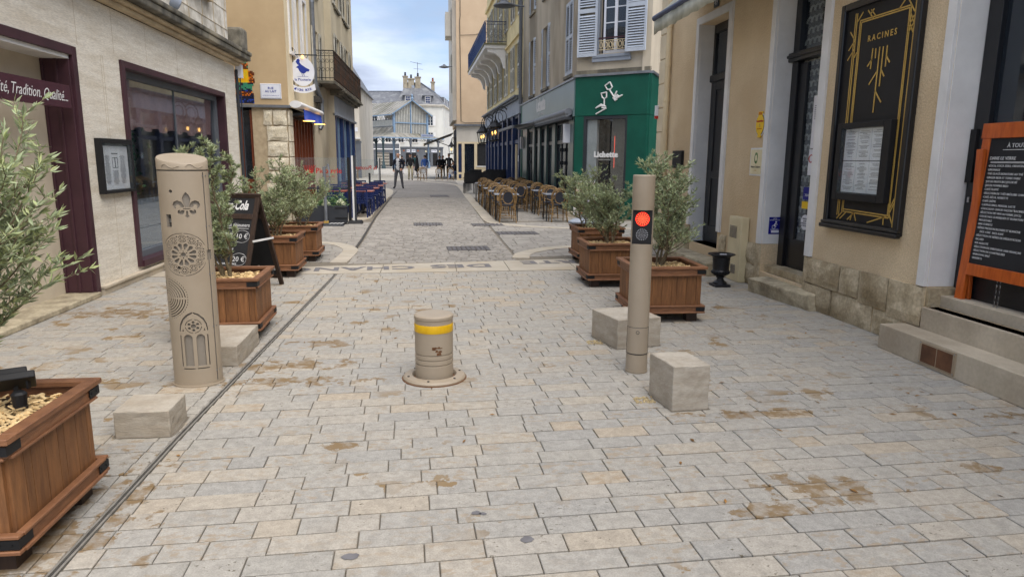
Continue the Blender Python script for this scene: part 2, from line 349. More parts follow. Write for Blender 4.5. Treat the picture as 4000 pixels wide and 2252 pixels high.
mat('curtain', (196, 200, 206), (170, 174, 182), rough=.9, ns=6, st=(4, 4, .3))
mat('blind fabric', (206, 164, 156), (186, 144, 138), rough=.9, ns=5, bump=.3)
mat('room dark', (34, 33, 34), (24, 23, 24), rough=.9, ns=2)
mat('room warm', (92, 80, 66), (70, 60, 50), rough=.9, ns=2)
mat('sign white', (226, 228, 234), (214, 216, 224), rough=.4, ns=3)
mat('sign blue', (38, 58, 150), (34, 52, 138), rough=.4, ns=3)
mat('enamel yellow', (238, 196, 20), (228, 184, 14), rough=.35, ns=4)
mat('red ink', (190, 40, 32), rough=.5)
mat('access blue', (20, 24, 132), (16, 20, 120), rough=.4)
mat('ivory plaque', (224, 214, 180), (210, 198, 160), rough=.4, ns=5)
mat('beige plastic', (214, 200, 164), (202, 188, 152), rough=.5, ns=4)
mat('neon red', (235, 70, 40), rough=.4, emit=.6)
mat('poster', (226, 214, 206), (190, 120, 90), rough=.5, ns=7, lo=.45, hi=.55, third=(120, 130, 190))
mat('skin', (196, 150, 124), (184, 138, 112), rough=.6, ns=30)
mat('hair', (44, 34, 28), (32, 25, 20), rough=.7, ns=60)
mat('shoe', (30, 26, 24), (22, 19, 18), rough=.5)
mat('cable', (60, 58, 54), (48, 46, 43), rough=.7)
mat('leaf litter', (150, 112, 60), (112, 78, 40), rough=.9, ns=20, isl=.3)
for nm, a in dict(c_navy=(28, 30, 44), c_grey=(84, 84, 88), c_white=(206, 204, 204), c_black=(24, 24, 27), c_khaki=(168, 158, 130), c_denim=(58, 92, 156), c_pale=(196, 192, 196), c_teal=(34, 78, 82), c_jean=(116, 142, 190)).items(): mat(nm, a, None, rough=.9, ns=14, bump=.4, bs=30)
glass('shop glass', tint=(.93, .96, .97), opac=.1, dark=(16, 22, 26), fres=1.9)
glass('window glass', tint=(.8, .85, .9), opac=.55, dark=(40, 46, 54), fres=1.6)
glass('clear screen', tint=(.97, .985, .985), opac=.04, dark=(190, 200, 205), fres=1.3)
# paving stone: pale limestone, tint per stone, pitted, brown damp stains that follow their own outline
def paving(name, island):
    m = bpy.data.materials.new(name); m.use_nodes = True; t = m.node_tree; b = t.nodes['Principled BSDF']; L = t.links.new
    def nn(k, **kw):
        q = t.nodes.new(k)
        for a, v in kw.items(): setattr(q, a, v)
        return q
    geo = nn('ShaderNodeNewGeometry'); r = geo.outputs['Random Per Island'] if island else nn('ShaderNodeObjectInfo').outputs['Random']
    off = nn('ShaderNodeVectorMath', operation='MULTIPLY_ADD'); L(r, off.inputs[0]); off.inputs[1].default_value = (17, 23, 31); L(geo.outputs['Position'], off.inputs[2])
    wn = nn('ShaderNodeTexWhiteNoise', noise_dimensions='1D'); L(r, wn.inputs['W'])
    tint = nn('ShaderNodeValToRGB'); e = tint.color_ramp; e.elements[0].position = 0; e.elements[0].color = lin((159, 154, 145))+(1,)
    e.elements[1].position = 1; e.elements[1].color = lin((166, 154, 137))+(1,)
    for p, c in ((.2, (152, 149, 143)), (.4, (160, 155, 146)), (.6, (155, 151, 143)), (.8, (162, 156, 146)), (.92, (165, 157, 144))):
        q = e.elements.new(p); q.color = lin(c)+(1,)
    L(wn.outputs[0], tint.inputs[0])
    def noise(sc, det=5, vec=None, st=None):
        q = nn('ShaderNodeTexNoise'); q.inputs['Scale'].default_value = sc; q.inputs['Detail'].default_value = det; q.inputs['Roughness'].default_value = .6
        v = vec or off.outputs[0]
        if st: mp = nn('ShaderNodeMapping'); mp.inputs['Scale'].default_value = st; L(v, mp.inputs[0]); v = mp.outputs[0]
        L(v, q.inputs['Vector']); return q.outputs[0]
    def ramp(s, lo, hi, a=0, c=1):
        q = nn('ShaderNodeMapRange'); q.interpolation_type = 'SMOOTHSTEP'; L(s, q.inputs[0]); q.inputs[1].default_value = lo; q.inputs[2].default_value = hi; q.inputs[3].default_value = a; q.inputs[4].default_value = c; return q.outputs[0]
    def mul(a, c):
        q = nn('ShaderNodeMath', operation='MULTIPLY'); L(a, q.inputs[0])
        if isinstance(c, float): q.inputs[1].default_value = c
        else: L(c, q.inputs[1])
        return q.outputs[0]
    def mix(f, a, col):
        q = nn('ShaderNodeMix', data_type='RGBA'); L(f, q.inputs[0]); L(a, q.inputs[6]); q.inputs[7].default_value = lin(col)+(1,); return q.outputs[2]
    col = tint.outputs[0]
    h = nn('ShaderNodeHueSaturation'); L(ramp(noise(24, 5), .3, .7, .87, 1.11), h.inputs['Value']); L(col, h.inputs['Color']); col = h.outputs[0]
    h = nn('ShaderNodeHueSaturation'); L(ramp(noise(150, 3), .3, .7, .87, 1.12), h.inputs['Value']); L(col, h.inputs['Color']); col = h.outputs[0]
    # warm veins in some stones, dark pits in others
    wn2 = nn('ShaderNodeTexWhiteNoise', noise_dimensions='1D'); a2 = nn('ShaderNodeMath', operation='ADD'); L(r, a2.inputs[0]); a2.inputs[1].default_value = 3.3; L(a2.outputs[0], wn2.inputs['W'])
    vein = mul(ramp(noise(16, 5, st=(1, 1.8, 1)), .52, .62), ramp(wn2.outputs[0], .4, .95, 0, .6)); col = mix(vein, col, (150, 131, 106))
    pit = mul(ramp(noise(34, 4, st=(1, 1.7, 1)), .635, .67), ramp(wn2.outputs[0], .0, .55, .95, .0)); col = mix(pit, col, (92, 84, 70))
    # damp stains
    st_ = mul(ramp(noise(3.1, 6, geo.outputs['Position']), .585, .60), ramp(noise(.55, 3, geo.outputs['Position']), .46, .56)); st_ = mul(st_, ramp(noise(1.4, 2), .42, .6, .15, .95)); col = mix(st_, col, (132, 110, 78))
    # run-off from the planters on the left
    sp = nn('ShaderNodeSeparateXYZ'); L(geo.outputs['Position'], sp.inputs[0])
    wob = ramp(noise(7, 6, geo.outputs['Position']), .28, .72, -.95, .95); acc = None
    for cx, cy, rx, ry in ((-1.62, 2.75, .36, .6), (-1.1, 5.0, .5, .13), (-1.0, 4.62, .62, .09), (-3.0, 6.9, .6, .25), (1.95, 3.72, .45, .07), (1.8, 2.78, .34, .13), (1.45, 2.6, .22, .06), (3.6, 3.55, .3, .08), (2.7, 2.9, .16, .06), (-2.6, 8.3, .8, .12), (-.85, 5.6, .25, .1), (-.55, 3.5, .18, .05)):
        v = nn('ShaderNodeVectorMath', operation='SUBTRACT'); L(geo.outputs['Position'], v.inputs[0]); v.inputs[1].default_value = (cx, cy, 0)
        w = nn('ShaderNodeVectorMath', operation='MULTIPLY'); L(v.outputs[0], w.inputs[0]); w.inputs[1].default_value = (1/rx, 1/ry, 0)
        ln = nn('ShaderNodeVectorMath', operation='LENGTH'); L(w.outputs[0], ln.inputs[0])
        if acc is None: acc = ln.outputs['Value']
        else: mn = nn('ShaderNodeMath', operation='MINIMUM'); L(acc, mn.inputs[0]); L(ln.outputs['Value'], mn.inputs[1]); acc = mn.outputs[0]
    ad = nn('ShaderNodeMath', operation='ADD'); L(acc, ad.inputs[0]); L(wob, ad.inputs[1])
    col = mix(mul(ramp(ad.outputs[0], .62, .82, 1, 0), ramp(noise(14, 4), .35, .6, .3, .9)), col, (122, 99, 66))
    L(col, b.inputs['Base Color'])
    L(ramp(noise(8, 4), .3, .7, .68, .86), b.inputs['Roughness']); b.inputs['Specular IOR Level'].default_value = .3
    bu = nn('ShaderNodeBump'); bu.inputs['Strength'].default_value = .55; bu.inputs['Distance'].default_value = .004; L(noise(70, 3), bu.inputs['Height']); L(bu.outputs[0], b.inputs['Normal'])
    MATS[name] = m
paving('paving stone', False); paving('paving stone far', True)
# old street setts / plaza cobbles far away: brick pattern as fine relief
def farsetts(name, c1, c2, cm, sc):
    m = bpy.data.materials.new(name); m.use_nodes = True; t = m.node_tree; b = t.nodes['Principled BSDF']; L = t.links.new
    g = t.nodes.new('ShaderNodeNewGeometry'); k = t.nodes.new('ShaderNodeTexBrick'); L(g.outputs['Position'], k.inputs['Vector']); k.inputs['Scale'].default_value = sc
    k.inputs['Color1'].default_value = lin(c1)+(1,); k.inputs['Color2'].default_value = lin(c2)+(1,); k.inputs['Mortar'].default_value = lin(cm)+(1,); k.inputs['Mortar Size'].default_value = .02
    n = t.nodes.new('ShaderNodeTexNoise'); n.inputs['Scale'].default_value = .5; n.inputs['Detail'].default_value = 8; L(g.outputs['Position'], n.inputs['Vector'])
    r = t.nodes.new('ShaderNodeMapRange'); L(n.outputs[0], r.inputs[0]); r.inputs[1].default_value = .3; r.inputs[2].default_value = .7; r.inputs[3].default_value = .85; r.inputs[4].default_value = 1.12
    h = t.nodes.new('ShaderNodeHueSaturation'); L(k.outputs[0], h.inputs['Color']); L(r.outputs[0], h.inputs['Value']); L(h.outputs[0], b.inputs['Base Color']); b.inputs['Roughness'].default_value = .85
    MATS[name] = m
farsetts('far setts', (136, 131, 124), (118, 113, 107), (98, 92, 86), 3.4)
farsetts('far plaza', (170, 164, 153), (158, 152, 141), (136, 130, 120), 2.4)
# ------------------------------------------------------------------ ground
g = MB().quad((-220, -60, -.05), (220, -60, -.05), (220, 420, -.05), (-220, 420, -.05)).build('ground', M_['plaza stone']); g['kind'] = 'structure'
pv = MB().box(-7, 7, -1.5, 10.6, -.045, -.012).build('paving', M_['joint sand']); pv['kind'] = 'structure'
def drainx(y):
    pts = [(-2, -1.44), (2.4, -1.398), (3.7, -1.392), (8.74, -1.279), (10.1, -1.262), (13.1, -1.313), (18, -1.46), (25, -1.56), (33, -1.62), (36, -1.9)]
    for (a, b), (c, d) in zip(pts, pts[1:]):
        if y <= c: return b+(d-b)*(y-a)/(c-a)
    return -2
TH = radians(2.1); RW = .1325
def toW(a, b): return (a*cos(TH)-b*sin(TH), a*sin(TH)+b*cos(TH))
iM = camo.matrix_world.inverted()
def pix(x, y, z=0):
    p = iM @ Vector((x, y, z))
    if p.z > -.1: return None
    k = 1024*24.07/36/-p.z
    return 512+p.x*k, 288-p.y*k, -p.z
LENS = [.155, .175, .205, .235, .265, .295, .325, .345]
R = random.Random(3); stones = []
b = -1.2
while b < 9.45:
    yc = b+RW/2
    for side in (0, 1):
        # row limits in a
        xd = drainx(yc)
        a0, a1 = ((-6.6, xd-.02) if side == 0 else (xd+.02, 4.6 if yc < 5 else 5.6))
        a0 += yc*sin(TH); a1 += yc*sin(TH)
        # nothing under the buildings
        if side == 0 and yc > 7.9: a0 = -3.95+yc*sin(TH)
        a = a0 if side else None
        seq = []; L_ = a1-a0; s = R.uniform(0, .12)
        seq.append(max(.08, s))
        while sum(seq) < L_: seq.append(R.choice(LENS))
        if side == 0: seq = seq[::-1]; p = a1-sum(seq)
        else: p = a0
        for w in seq:
            q = p+w
            if side: q = min(q, a1)
            if q-p > .04:
                x, y = toW((p+q)/2, yc)
                lim = 9.16+.04*x
                if y+RW/2 < lim+.03: stones.append((x, y, q-p))
            p = q
    b += RW
def vis(s):
    p = pix(s[0], s[1])
    if p is None or not (-12 < p[0] < 1036 and -10 < p[1] < 588): return 0
    # hidden behind the near planter, blocks
    if s[0] < -1.5 and s[1] < 3.15: return 0
    return s[2]/p[2]**3
stones.sort(key=vis, reverse=True)
SM = {}
def stone_mesh(w):
    w = round(w-.005, 3)
    if w not in SM:
        SM[w] = MB().cbox(-w/2, w/2, -RW/2+.0042, RW/2-.0042, -.03, 0, .003).mesh('paving_stone', M_['paving stone'])
    return SM[w]
n_ind = 0; rest = MB()
for i, (x, y, w) in enumerate(stones):
    z = R.uniform(-.002, .0018)
    if n_ind < 300 and vis((x, y, w)) > 0:
        o = link('paving_stone', stone_mesh(w), pv); o.location = (x, y, z); o.rotation_euler = (0, 0, TH+R.uniform(-.004, .004)); n_ind += 1
    else:
        rest.M = Matrix.Translation((x, y, z)) @ Matrix.Rotation(TH+R.uniform(-.004, .004), 4, 'Z')
        rest.cbox(-w/2+.0025, w/2-.0025, -RW/2+.0042, RW/2-.0042, -.03, 0, .003)
rest.build('paving_stones', M_['paving stone far'], pv, kind='stuff')
# drain slot with steel edges
ys = [-1.5, 2.4, 3.7, 6.2, 8.74, 9.12]; d = MB()
d.cur = 0
for e0, e1, z in ((-.007, .007, -.008), (-.0165, -.007, .001), (.007, .0165, .001)):
    d.cur = 0 if z < 0 else 1
    for a, b_ in zip(ys, ys[1:]): d.add([(drainx(a)+e0, a, -.04), (drainx(a)+e1, a, -.04), (drainx(b_)+e1, b_, -.04), (drainx(b_)+e0, b_, -.04), (drainx(a)+e0, a, z), (drainx(a)+e1, a, z), (drainx(b_)+e1, b_, z), (drainx(b_)+e0, b_, z)], MB.BF)
d.build('drain_channel', [M_['drain'], M_['drain edge']])['kind'] = 'structure'
# pale band with inlaid lettering across the street
bd = MB().box(-3.7, 5.5, 9.0, 10.9, -.045, -.014).build('stone_band', M_['joint sand']); bd['kind'] = 'structure'
xs = [-3.7, -2.75, -1.9, -.70, .32, 1.05, 2.0, 2.9, 3.9, 5.4]
for a, c in zip(xs, xs[1:]):
    lo = lambda x: 9.17+.04*x; hi = lambda x: 9.98+.14*x
    k = .005; m = MB()
    m.add([(a+k, lo(a), -.03), (a+k, hi(a), -.03), (c-k, hi(c), -.03), (c-k, lo(c), -.03), (a+k, lo(a), .001), (a+k, hi(a), .001), (c-k, hi(c), .001), (c-k, lo(c), .001)], MB.BF).build('slab', M_['band stone'], bd)
def grd(x, y, rz, z=.004): return Matrix.Translation((x, y, z)) @ Matrix.Rotation(rz, 4, 'Z')
for s, x, y, sx in (('PORTE', 2.05, 9.98, 1.55), ('DES', .4, 9.66, 1.6), ('CHANGES', -1.35, 9.5, 1.5)):
    text(s, .4, grd(x, y, pi+.07), M_['inlay grey'], bd, fat=.012, sx=sx*.78, space=1.05, split='inlay_letter')
# street of worn setts, pavers on both sides
stb = MB().box(-6, 7, 9.9, 27.2, -.045, -.016).build('street', M_['joint sand']); stb['kind'] = 'structure'
def rowfill(m, y0, y1, pitch, lens, xl, xr, rz, gap, jit, rr):
    y = y0
    while y < y1:
        x0, x1 = xl(y), xr(y); x = x0-rr.uniform(0, lens[1])
        while x < x1:
            w = rr.uniform(*lens); a, c = max(x, x0), min(x+w, x1)
            if c-a > .05:
                yy = y+rz*(a+c)/2
                m.M = Matrix.Translation(((a+c)/2, yy, rr.uniform(-jit, jit))) @ Matrix.Rotation(math.atan(rz), 4, 'Z')
                hw = (c-a)/2-gap/2; m.cbox(-hw, hw, -pitch/2+gap/2, pitch/2-gap/2, -.03, 0, .012 if pitch < .15 else .006)
            x += w
        y += pitch
rr = random.Random(11); m = MB()
rxl = lambda y: drainx(y)+.03
def rxr(y): return 1.28 if y < 15.6 else (1.24+(y-15.6)*.01)
rowfill(m, 10.12, 27, .108, (.12, .24), rxl, rxr, .03, .012, .003, rr)
m.build('setts', M_['setts'], stb, kind='stuff')
m = MB()
rowfill(m, 10.3, 16.6, .17, (.2, .36), lambda y: -5.2, lambda y: drainx(y)-.03, .02, .008, .002, rr)
rowfill(m, 16.7, 27, .17, (.2, .36), lambda y: -3.2, lambda y: drainx(y)-.45, .02, .008, .002, rr)
rowfill(m, 10.6, 16.4, .21, (.26, .42), lambda y: 1.31, lambda y: 6.4, .06, .008, .002, rr)
rowfill(m, 16.9, 27, .17, (.2, .36), lambda y: 1.66, lambda y: 3.85, .02, .008, .002, rr)
m.build('pavers', M_['grey paver'], stb, kind='stuff')
fs = MB().quad((-1.75, 27.15, -.004), (1.5, 27.15, -.004), (1.6, 48, -.004), (-4, 48, -.004)).build('old_street', M_['far setts']); fs['kind'] = 'structure'
f2 = MB().quad((-40, 27.3, -.01), (40, 27.3, -.01), (60, 180, -.01), (-60, 180, -.01)).build('market_square', M_['far plaza']); f2['kind'] = 'structure'
def ribbon(name, pts, wL, wR, z=.006):
    m = MB(); P = [Vector((x, y)) for x, y in pts]; Lp, Rp = [], []
    for i, p in enumerate(P):
        d = (P[min(i+1, len(P)-1)]-P[max(i-1, 0)]).normalized(); n = Vector((-d.y, d.x)); Lp.append(p+n*wL); Rp.append(p-n*wR)
    for i in range(len(P)-1):
        q = [Lp[i], Rp[i], Rp[i+1], Lp[i+1]]; m.add([(v.x, v.y, -.03) for v in q]+[(v.x, v.y, z) for v in q], MB.BF)
    o = m.build(name, M_['band stone']); o['kind'] = 'structure'; return o
def smooth(pts, k=6):
    out = []
    for i in range(len(pts)-1):
        p0, p1, p2, p3 = [Vector(pts[max(0, min(len(pts)-1, j))]) for j in (i-1, i, i+1, i+2)]
        for s in range(k):
            t = s/k; out.append(tuple(.5*((2*p1)+(p2-p0)*t+(2*p0-5*p1+4*p2-p3)*t*t+(3*p1-p0-3*p2+p3)*t**3)))
    return out+[tuple(pts[-1])]
ribbon('pale_kerb', smooth([(1.35, 10.38), (1.45, 10.85), (1.75, 11.3), (2.15, 11.62), (2.9, 11.85), (4.2, 12.0)]), .13, .13)
ribbon('pale_kerb', smooth([(-1.36, 10.1), (-1.33, 10.95), (-1.36, 11.6), (-1.62, 12.25), (-2.0, 12.55), (-3.2, 12.8)]), .13, .11)
ribbon('pale_kerb', smooth([(5.2, 14.75), (3.9, 14.85), (3.0, 15.0), (2.2, 15.4), (1.66, 15.95), (1.42, 16.8), (1.42, 19.5), (1.46, 28), (1.52, 38), (1.1, 42), (-.6, 46)]), .14, .14)
ribbon('pale_kerb', smooth([(-3.0, 16.75), (-2.1, 16.95), (-1.72, 17.6), (-1.75, 20), (-1.8, 25), (-1.85, 31), (-2.3, 35.2), (-3.6, 37.2), (-5.5, 37.8)]), .22, .14)
# dark kerb groove beside the setts
for s, xf in ((0, lambda y: drainx(y)),):
    m = MB(); yy = [10.1, 11, 12, 13.1, 15, 18, 21, 25, 29, 33]
    for a, c in zip(yy, yy[1:]): m.add([(xf(a)-.02, a, -.03), (xf(a)+.01, a, -.03), (xf(c)+.01, c, -.03), (xf(c)-.02, c, -.03), (xf(a)-.02, a, .003), (xf(a)+.01, a, .003), (xf(c)+.01, c, .003), (xf(c)-.02, c, .003)], MB.BF)
    m.build('gutter_slot', M_['drain'])['kind'] = 'structure'
# iron access covers in the street
for x, y, w, l, lab in ((.6, 11.6, .72, .52, 'nearest iron access cover, in the setts just beyond the lettered band'), (-.1, 16.0, .66, .7, 'iron access cover in the setts beside the blue terrace'),
                   (1.74, 14.0, .84, .55, 'iron access cover in the pavers right of the street, before the rattan chairs'), (1.27, 15.85, .74, .55, 'iron access cover at the corner of the pale kerb'),
                   (.3, 28.4, .75, 1.2, 'farthest iron access covers, in the street between the two terraces')):
    m = MB(); m.M = grd(x, y, .04, 0); m.box(-w/2, w/2, -l/2, l/2, -.03, .005)
    o = m.build('access_cover', M_['grate iron']); tag(o, lab, 'manhole cover', 'iron covers set in the street')
    m = MB(); m.M = grd(x, y, .04, 0); n = 9
    for i in range(n):
        for j in range(5):
            cx, cy = -w/2+w*(i+.5)/n, -l/2+l*(j+.5)/5; m.box(cx-w/n*.32, cx+w/n*.32, cy-l/5*.3, cy+l/5*.3, .004, .011)
    m.build('tread', M_['inlay grey'], o, kind='stuff')
# ------------------------------------------------------------------ street furniture in front
# retractable bollard
bl = thing('bollard', 'short round beige metal bollard with yellow reflective band in the middle of the street', 'bollard', (0, 4.62, 0))
m = MB(); r = .131
prof = [(r, 0)]
for z in (.115, .15, .185): prof += [(r, z-.006), (r-.006, z-.003), (r-.006, z+.003), (r, z+.006)]
prof += [(r, .425), (r+.004, .43), (r+.004, .447), (r-.004, .455), (r-.02, .457)]
m.lathe(prof, 48, (0, 4.62, 0)); m.build('body', M_['taupe metal'], bl, smooth=True)
m = MB().lathe([(r+.0015, .34), (r+.0025, .342), (r+.0025, .393), (r+.0015, .395)], 48, (0, 4.62, 0)); m.build('reflective_band', M_['reflective yellow'], bl, smooth=True)
m = MB().lathe([(.217, -.01), (.217, .012), (.205, .024), (.155, .03), (.15, .022), (.142, .004), (.142, -.01)], 48, (0, 4.62, 0)); fl = m.build('flange', M_['taupe metal'], bl, smooth=True)
m = MB().lathe([(.224, -.01), (.224, .004), (.218, .005)], 48, (0, 4.62, 0)); m.build('rusty_rim', M_['rust'], bl, smooth=True)
for i in range(6):
    a = i*pi/3+.3; MB().lathe([(.008, .026), (.008, .031), (.004, .032)], 8, (.185*cos(a), 4.62+.185*sin(a), 0)).build('bolt', M_['drain'], fl)
m = MB(); rr = random.Random(5)
for cx, cz, n in ((.02, .245, 5), (.03, .2, 6), (-.01, .243, 2)):
    for i in range(n):
        a = -pi/2+(cx+rr.gauss(0, .018))/r; z = cz+rr.gauss(0, .008); w = rr.uniform(.006, .016); h = rr.uniform(.003, .008); R_ = r+.0012
        m.add([(R_*cos(a+s*w/r/1.), 4.62+R_*sin(a+s*w/r), z+t*h) for s, t in ((-1, -.4), (-.3, -1), (1, -.6), (.8, .7), (.1, 1), (-.9, .5))], [(0, 1, 2, 3, 4, 5)])
m.build('rust_patch', M_['rust'], bl, kind='stuff')
# stone blocks
def block(label, pts, h, sd):
    c = Vector((sum(p[0] for p in pts)/4, sum(p[1] for p in pts)/4, 0)); t = MB(); k = .012; R_ = random.Random(sd); n = 7
    # subdivided faces, chipped edges
    bm = bmesh.new(); vs = [bm.verts.new((p[0]-c.x, p[1]-c.y, z)) for z in (-.03, h) for p in pts]
    for f in ((3, 2, 1, 0), (4, 5, 6, 7), (0, 1, 5, 4), (1, 2, 6, 5), (2, 3, 7, 6), (3, 0, 4, 7)): bm.faces.new([vs[i] for i in f])
    bmesh.ops.bevel(bm, geom=[e for e in bm.edges if e.verts[0].co.z > 0 or e.verts[1].co.z > 0], offset=.005, segments=1, affect='EDGES')
    bmesh.ops.subdivide_edges(bm, edges=[e for e in bm.edges if e.calc_length() > .08], cuts=5, use_grid_fill=True)
    for v in bm.verts:
        k_ = .0014 if len(v.link_faces) < 5 and R_.random() > .12 else .004; v.co += Vector((R_.uniform(-1, 1), R_.uniform(-1, 1), R_.uniform(-1, .4)))*k_
    me = bpy.data.meshes.new('stone_block'); bmesh.ops.recalc_face_normals(bm, faces=bm.faces); bm.to_mesh(me); bm.free(); me.materials.append(M_['sawn limestone'])
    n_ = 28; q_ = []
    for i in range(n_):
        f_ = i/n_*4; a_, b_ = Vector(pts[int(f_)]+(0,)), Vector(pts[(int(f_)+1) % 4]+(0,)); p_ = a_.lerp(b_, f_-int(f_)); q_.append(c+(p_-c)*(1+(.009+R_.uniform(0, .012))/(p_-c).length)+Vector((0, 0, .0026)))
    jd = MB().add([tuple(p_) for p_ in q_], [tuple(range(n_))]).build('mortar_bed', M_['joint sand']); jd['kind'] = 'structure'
    o = link('stone_block', me); o.location = c; tag(o, label, 'stone block', 'pale stone blocks guarding the bollard')
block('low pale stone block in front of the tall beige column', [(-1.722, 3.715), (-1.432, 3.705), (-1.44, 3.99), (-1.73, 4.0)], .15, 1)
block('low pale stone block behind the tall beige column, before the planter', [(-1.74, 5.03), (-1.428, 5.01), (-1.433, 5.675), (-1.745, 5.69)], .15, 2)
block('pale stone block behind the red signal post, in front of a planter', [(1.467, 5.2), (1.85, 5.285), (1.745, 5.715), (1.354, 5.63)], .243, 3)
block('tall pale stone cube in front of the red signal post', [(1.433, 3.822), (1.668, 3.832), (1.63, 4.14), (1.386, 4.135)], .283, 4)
for x, y in ((1.33, 4.02), (1.34, 5.42)):
    m = MB(); R_ = random.Random(9)
    for i in range(60):
        m.M = Matrix.Translation((x+R_.uniform(-.07, .06), y+R_.uniform(-.05, .05), .002)) @ Matrix.Rotation(R_.uniform(0, 3), 4, 'Z'); s = R_.uniform(.004, .009); m.box(-s, s, -s*.7, s*.7, 0, s, .3*s)
    tag(m.build('gravel', M_['gravel']), 'small heap of yellow gravel beside a stone block', 'gravel', kind='stuff')
# ---- tall decorated column
TC = Vector((-1.585, 4.66, 0)); RX, RY = .153, .118
fa = math.atan2(-4.66, 1.585)+.0                                     # faces the viewer's side of the street
tw = thing('control_column', 'tall beige metal column with engraved lily, rose window and gothic arches', 'column', tuple(TC))
def esurf(s, z, o=0.):
    """point on the column skin: s = arc position in radians right of its front, o = offset outwards"""
    a = fa+s; return (TC.x+(RX+o)*cos(a), TC.y+(RY+o)*sin(a), z)
def ering(z, o=0., n=96): return [esurf(2*pi*i/n, z, o) for i in range(n)]
def eshell(levels):
    m = MB(); n = 96
    for k, (z, o, tilt) in enumerate(levels): m.v += [(p[0], p[1], p[2]+tilt*(-.32*(p[0]-TC.x)+.95*(p[1]-TC.y))) for p in ering(z, o)]
    for k in range(len(levels)-1): m.f += [(k*n+j, k*n+(j+1) % n, (k+1)*n+(j+1) % n, (k+1)*n+j) for j in range(n)]
    m.f += [tuple(range(n-1, -1, -1)), tuple((len(levels)-1)*n+j for j in range(n))]; m.mi = [0]*len(m.f); return m
eshell([(0, .012, 0), (.012, .012, 0), (.012, .002, 0), (.025, .002, 0)]).build('base_plate', M_['taupe metal'], tw, smooth=True)
body = eshell([(.026, 0, 0), (1.41, 0, 0)]).build('body', M_['taupe metal'], tw, smooth=True)
RM = .137
cut = MB()
def cpoly(pts, s0, z0, dep=.014):
    """cut an outline (metres, x right / z up) into the skin round (s0, z0)"""
    pts = [(x*SCL, z*SCL) for x, z in pts]; n = len(pts); f = [esurf(s0+x/RM, z0+z, .02) for x, z in pts]; b_ = [esurf(s0+x/RM, z0+z, -dep) for x, z in pts]
    cut.add(f+b_, [tuple(range(n)), tuple(range(2*n-1, n-1, -1))]+[(i, i+n, (i+1) % n+n, (i+1) % n) for i in range(n)])
def circ(cx, cz, r, n=12, a0=0, sx=1): return [(cx+r*sx*cos(a0+2*pi*i/n), cz+r*sin(a0+2*pi*i/n)) for i in range(n)]
def arcband(cx, cz, r0, r1, a, b, n=10): return [(cx+r0*cos(a+(b-a)*i/n), cz+r0*sin(a+(b-a)*i/n)) for i in range(n+1)]+[(cx+r1*cos(b-(b-a)*i/n), cz+r1*sin(b-(b-a)*i/n)) for i in range(n+1)]
def petal(cx, cz, ang, r0, r1, w, n=6):
    pts = [(r0, -w*.12)]+[(r1-w*.5+w*.5*sin(t), -w*.5*cos(t)) for t in [pi*i/n for i in range(n+1)]]+[(r0, w*.12)]
    return [(cx+x*cos(ang)-y*sin(ang), cz+x*sin(ang)+y*cos(ang)) for x, y in pts]
# lily
SCL = 1.2; S0, Z0 = -.02, 1.19
cpoly([(0, .075), (.012, .06), (.019, .04), (.014, .015), (.007, -.006), (-.007, -.006), (-.014, .015), (-.019, .04), (-.012, .06)], S0, Z0)
for k in (1, -1):
    p = [(.012, -.006), (.012, .006), (.022, .024), (.04, .032), (.058, .024), (.064, .008), (.058, -.006), (.046, -.012), (.05, .0), (.044, .01), (.032, .008), (.026, -.004)]
    cpoly([(k*x, z) for x, z in p][::k], S0, Z0)
    p = [(.01, -.022), (.02, -.018), (.03, -.026), (.032, -.016), (.04, -.02), (.042, -.034), (.03, -.042), (.016, -.038)]
    cpoly([(k*x, z) for x, z in p][::k], S0, Z0)
cpoly([(-.016, -.0105), (.016, -.0105), (.016, -.0145), (-.016, -.0145)][::-1], S0, Z0)
cpoly([(-.003, -.022), (.003, -.022), (.005, -.045), (.009, -.05), (0, -.06), (-.009, -.05), (-.005, -.045)], S0, Z0)
# rose window
SCL = 1.1
S1, Z1 = -.30, .885
cpoly(circ(0, 0, .013, 10), S1, Z1)
for i in range(6): cpoly(circ(.019*cos(i*pi/3+.5), .019*sin(i*pi/3+.5), .0035, 6), S1, Z1)
for i in range(12): cpoly(petal(0, 0, i*pi/6+.26, .03, .066, .021), S1, Z1)
for i in range(12):
    a = i*pi/6+.0; cx, cz = .092*cos(a), .092*sin(a)
    cpoly(arcband(cx, cz, .0185, .0215, .25, pi-.25, 6), S1, Z1); cpoly(arcband(cx, cz, .0185, .0215, pi+.25, 2*pi-.25, 6), S1, Z1)
    for j in range(6): cpoly(circ(cx+.0105*cos(j*pi/3), cz+.0105*sin(j*pi/3), .0042, 6), S1, Z1)
    a += pi/12
    cpoly(circ(.108*cos(a), .108*sin(a), .0055, 4, a), S1, Z1)
for k in range(2): cpoly(arcband(0, 0, .122, .1255, .42+k*pi/1.0*.36, 1.5+k*1.13, 10), S1, Z1)
for k in range(2): cpoly(arcband(0, 0, .122, .1255, 3.6+k*1.15, 4.65+k*1.2, 10), S1, Z1)
SCL = 1.
# labyrinth wrapping round the left side
S2, Z2 = -1.28, .60
for i in range(7):
    ra = .03+.0155*i
    for a, b_ in ((-pi/2+.1, -.06), (.06, pi/2-.1), (pi/2+.1, pi-.1), (pi+.1, 1.5*pi-.1)): cpoly(arcband(0, 0, ra, ra+.006, a, b_, 6 if i < 3 else 9), S2, Z2)
for i in range(26):
    a = -pi/2+pi*(i+.5)/26; cpoly([((.137+e)*cos(a+w), (.137+e)*sin(a+w)) for e, w in ((0, -.03), (.008, 0), (0, .03))], S2, Z2)
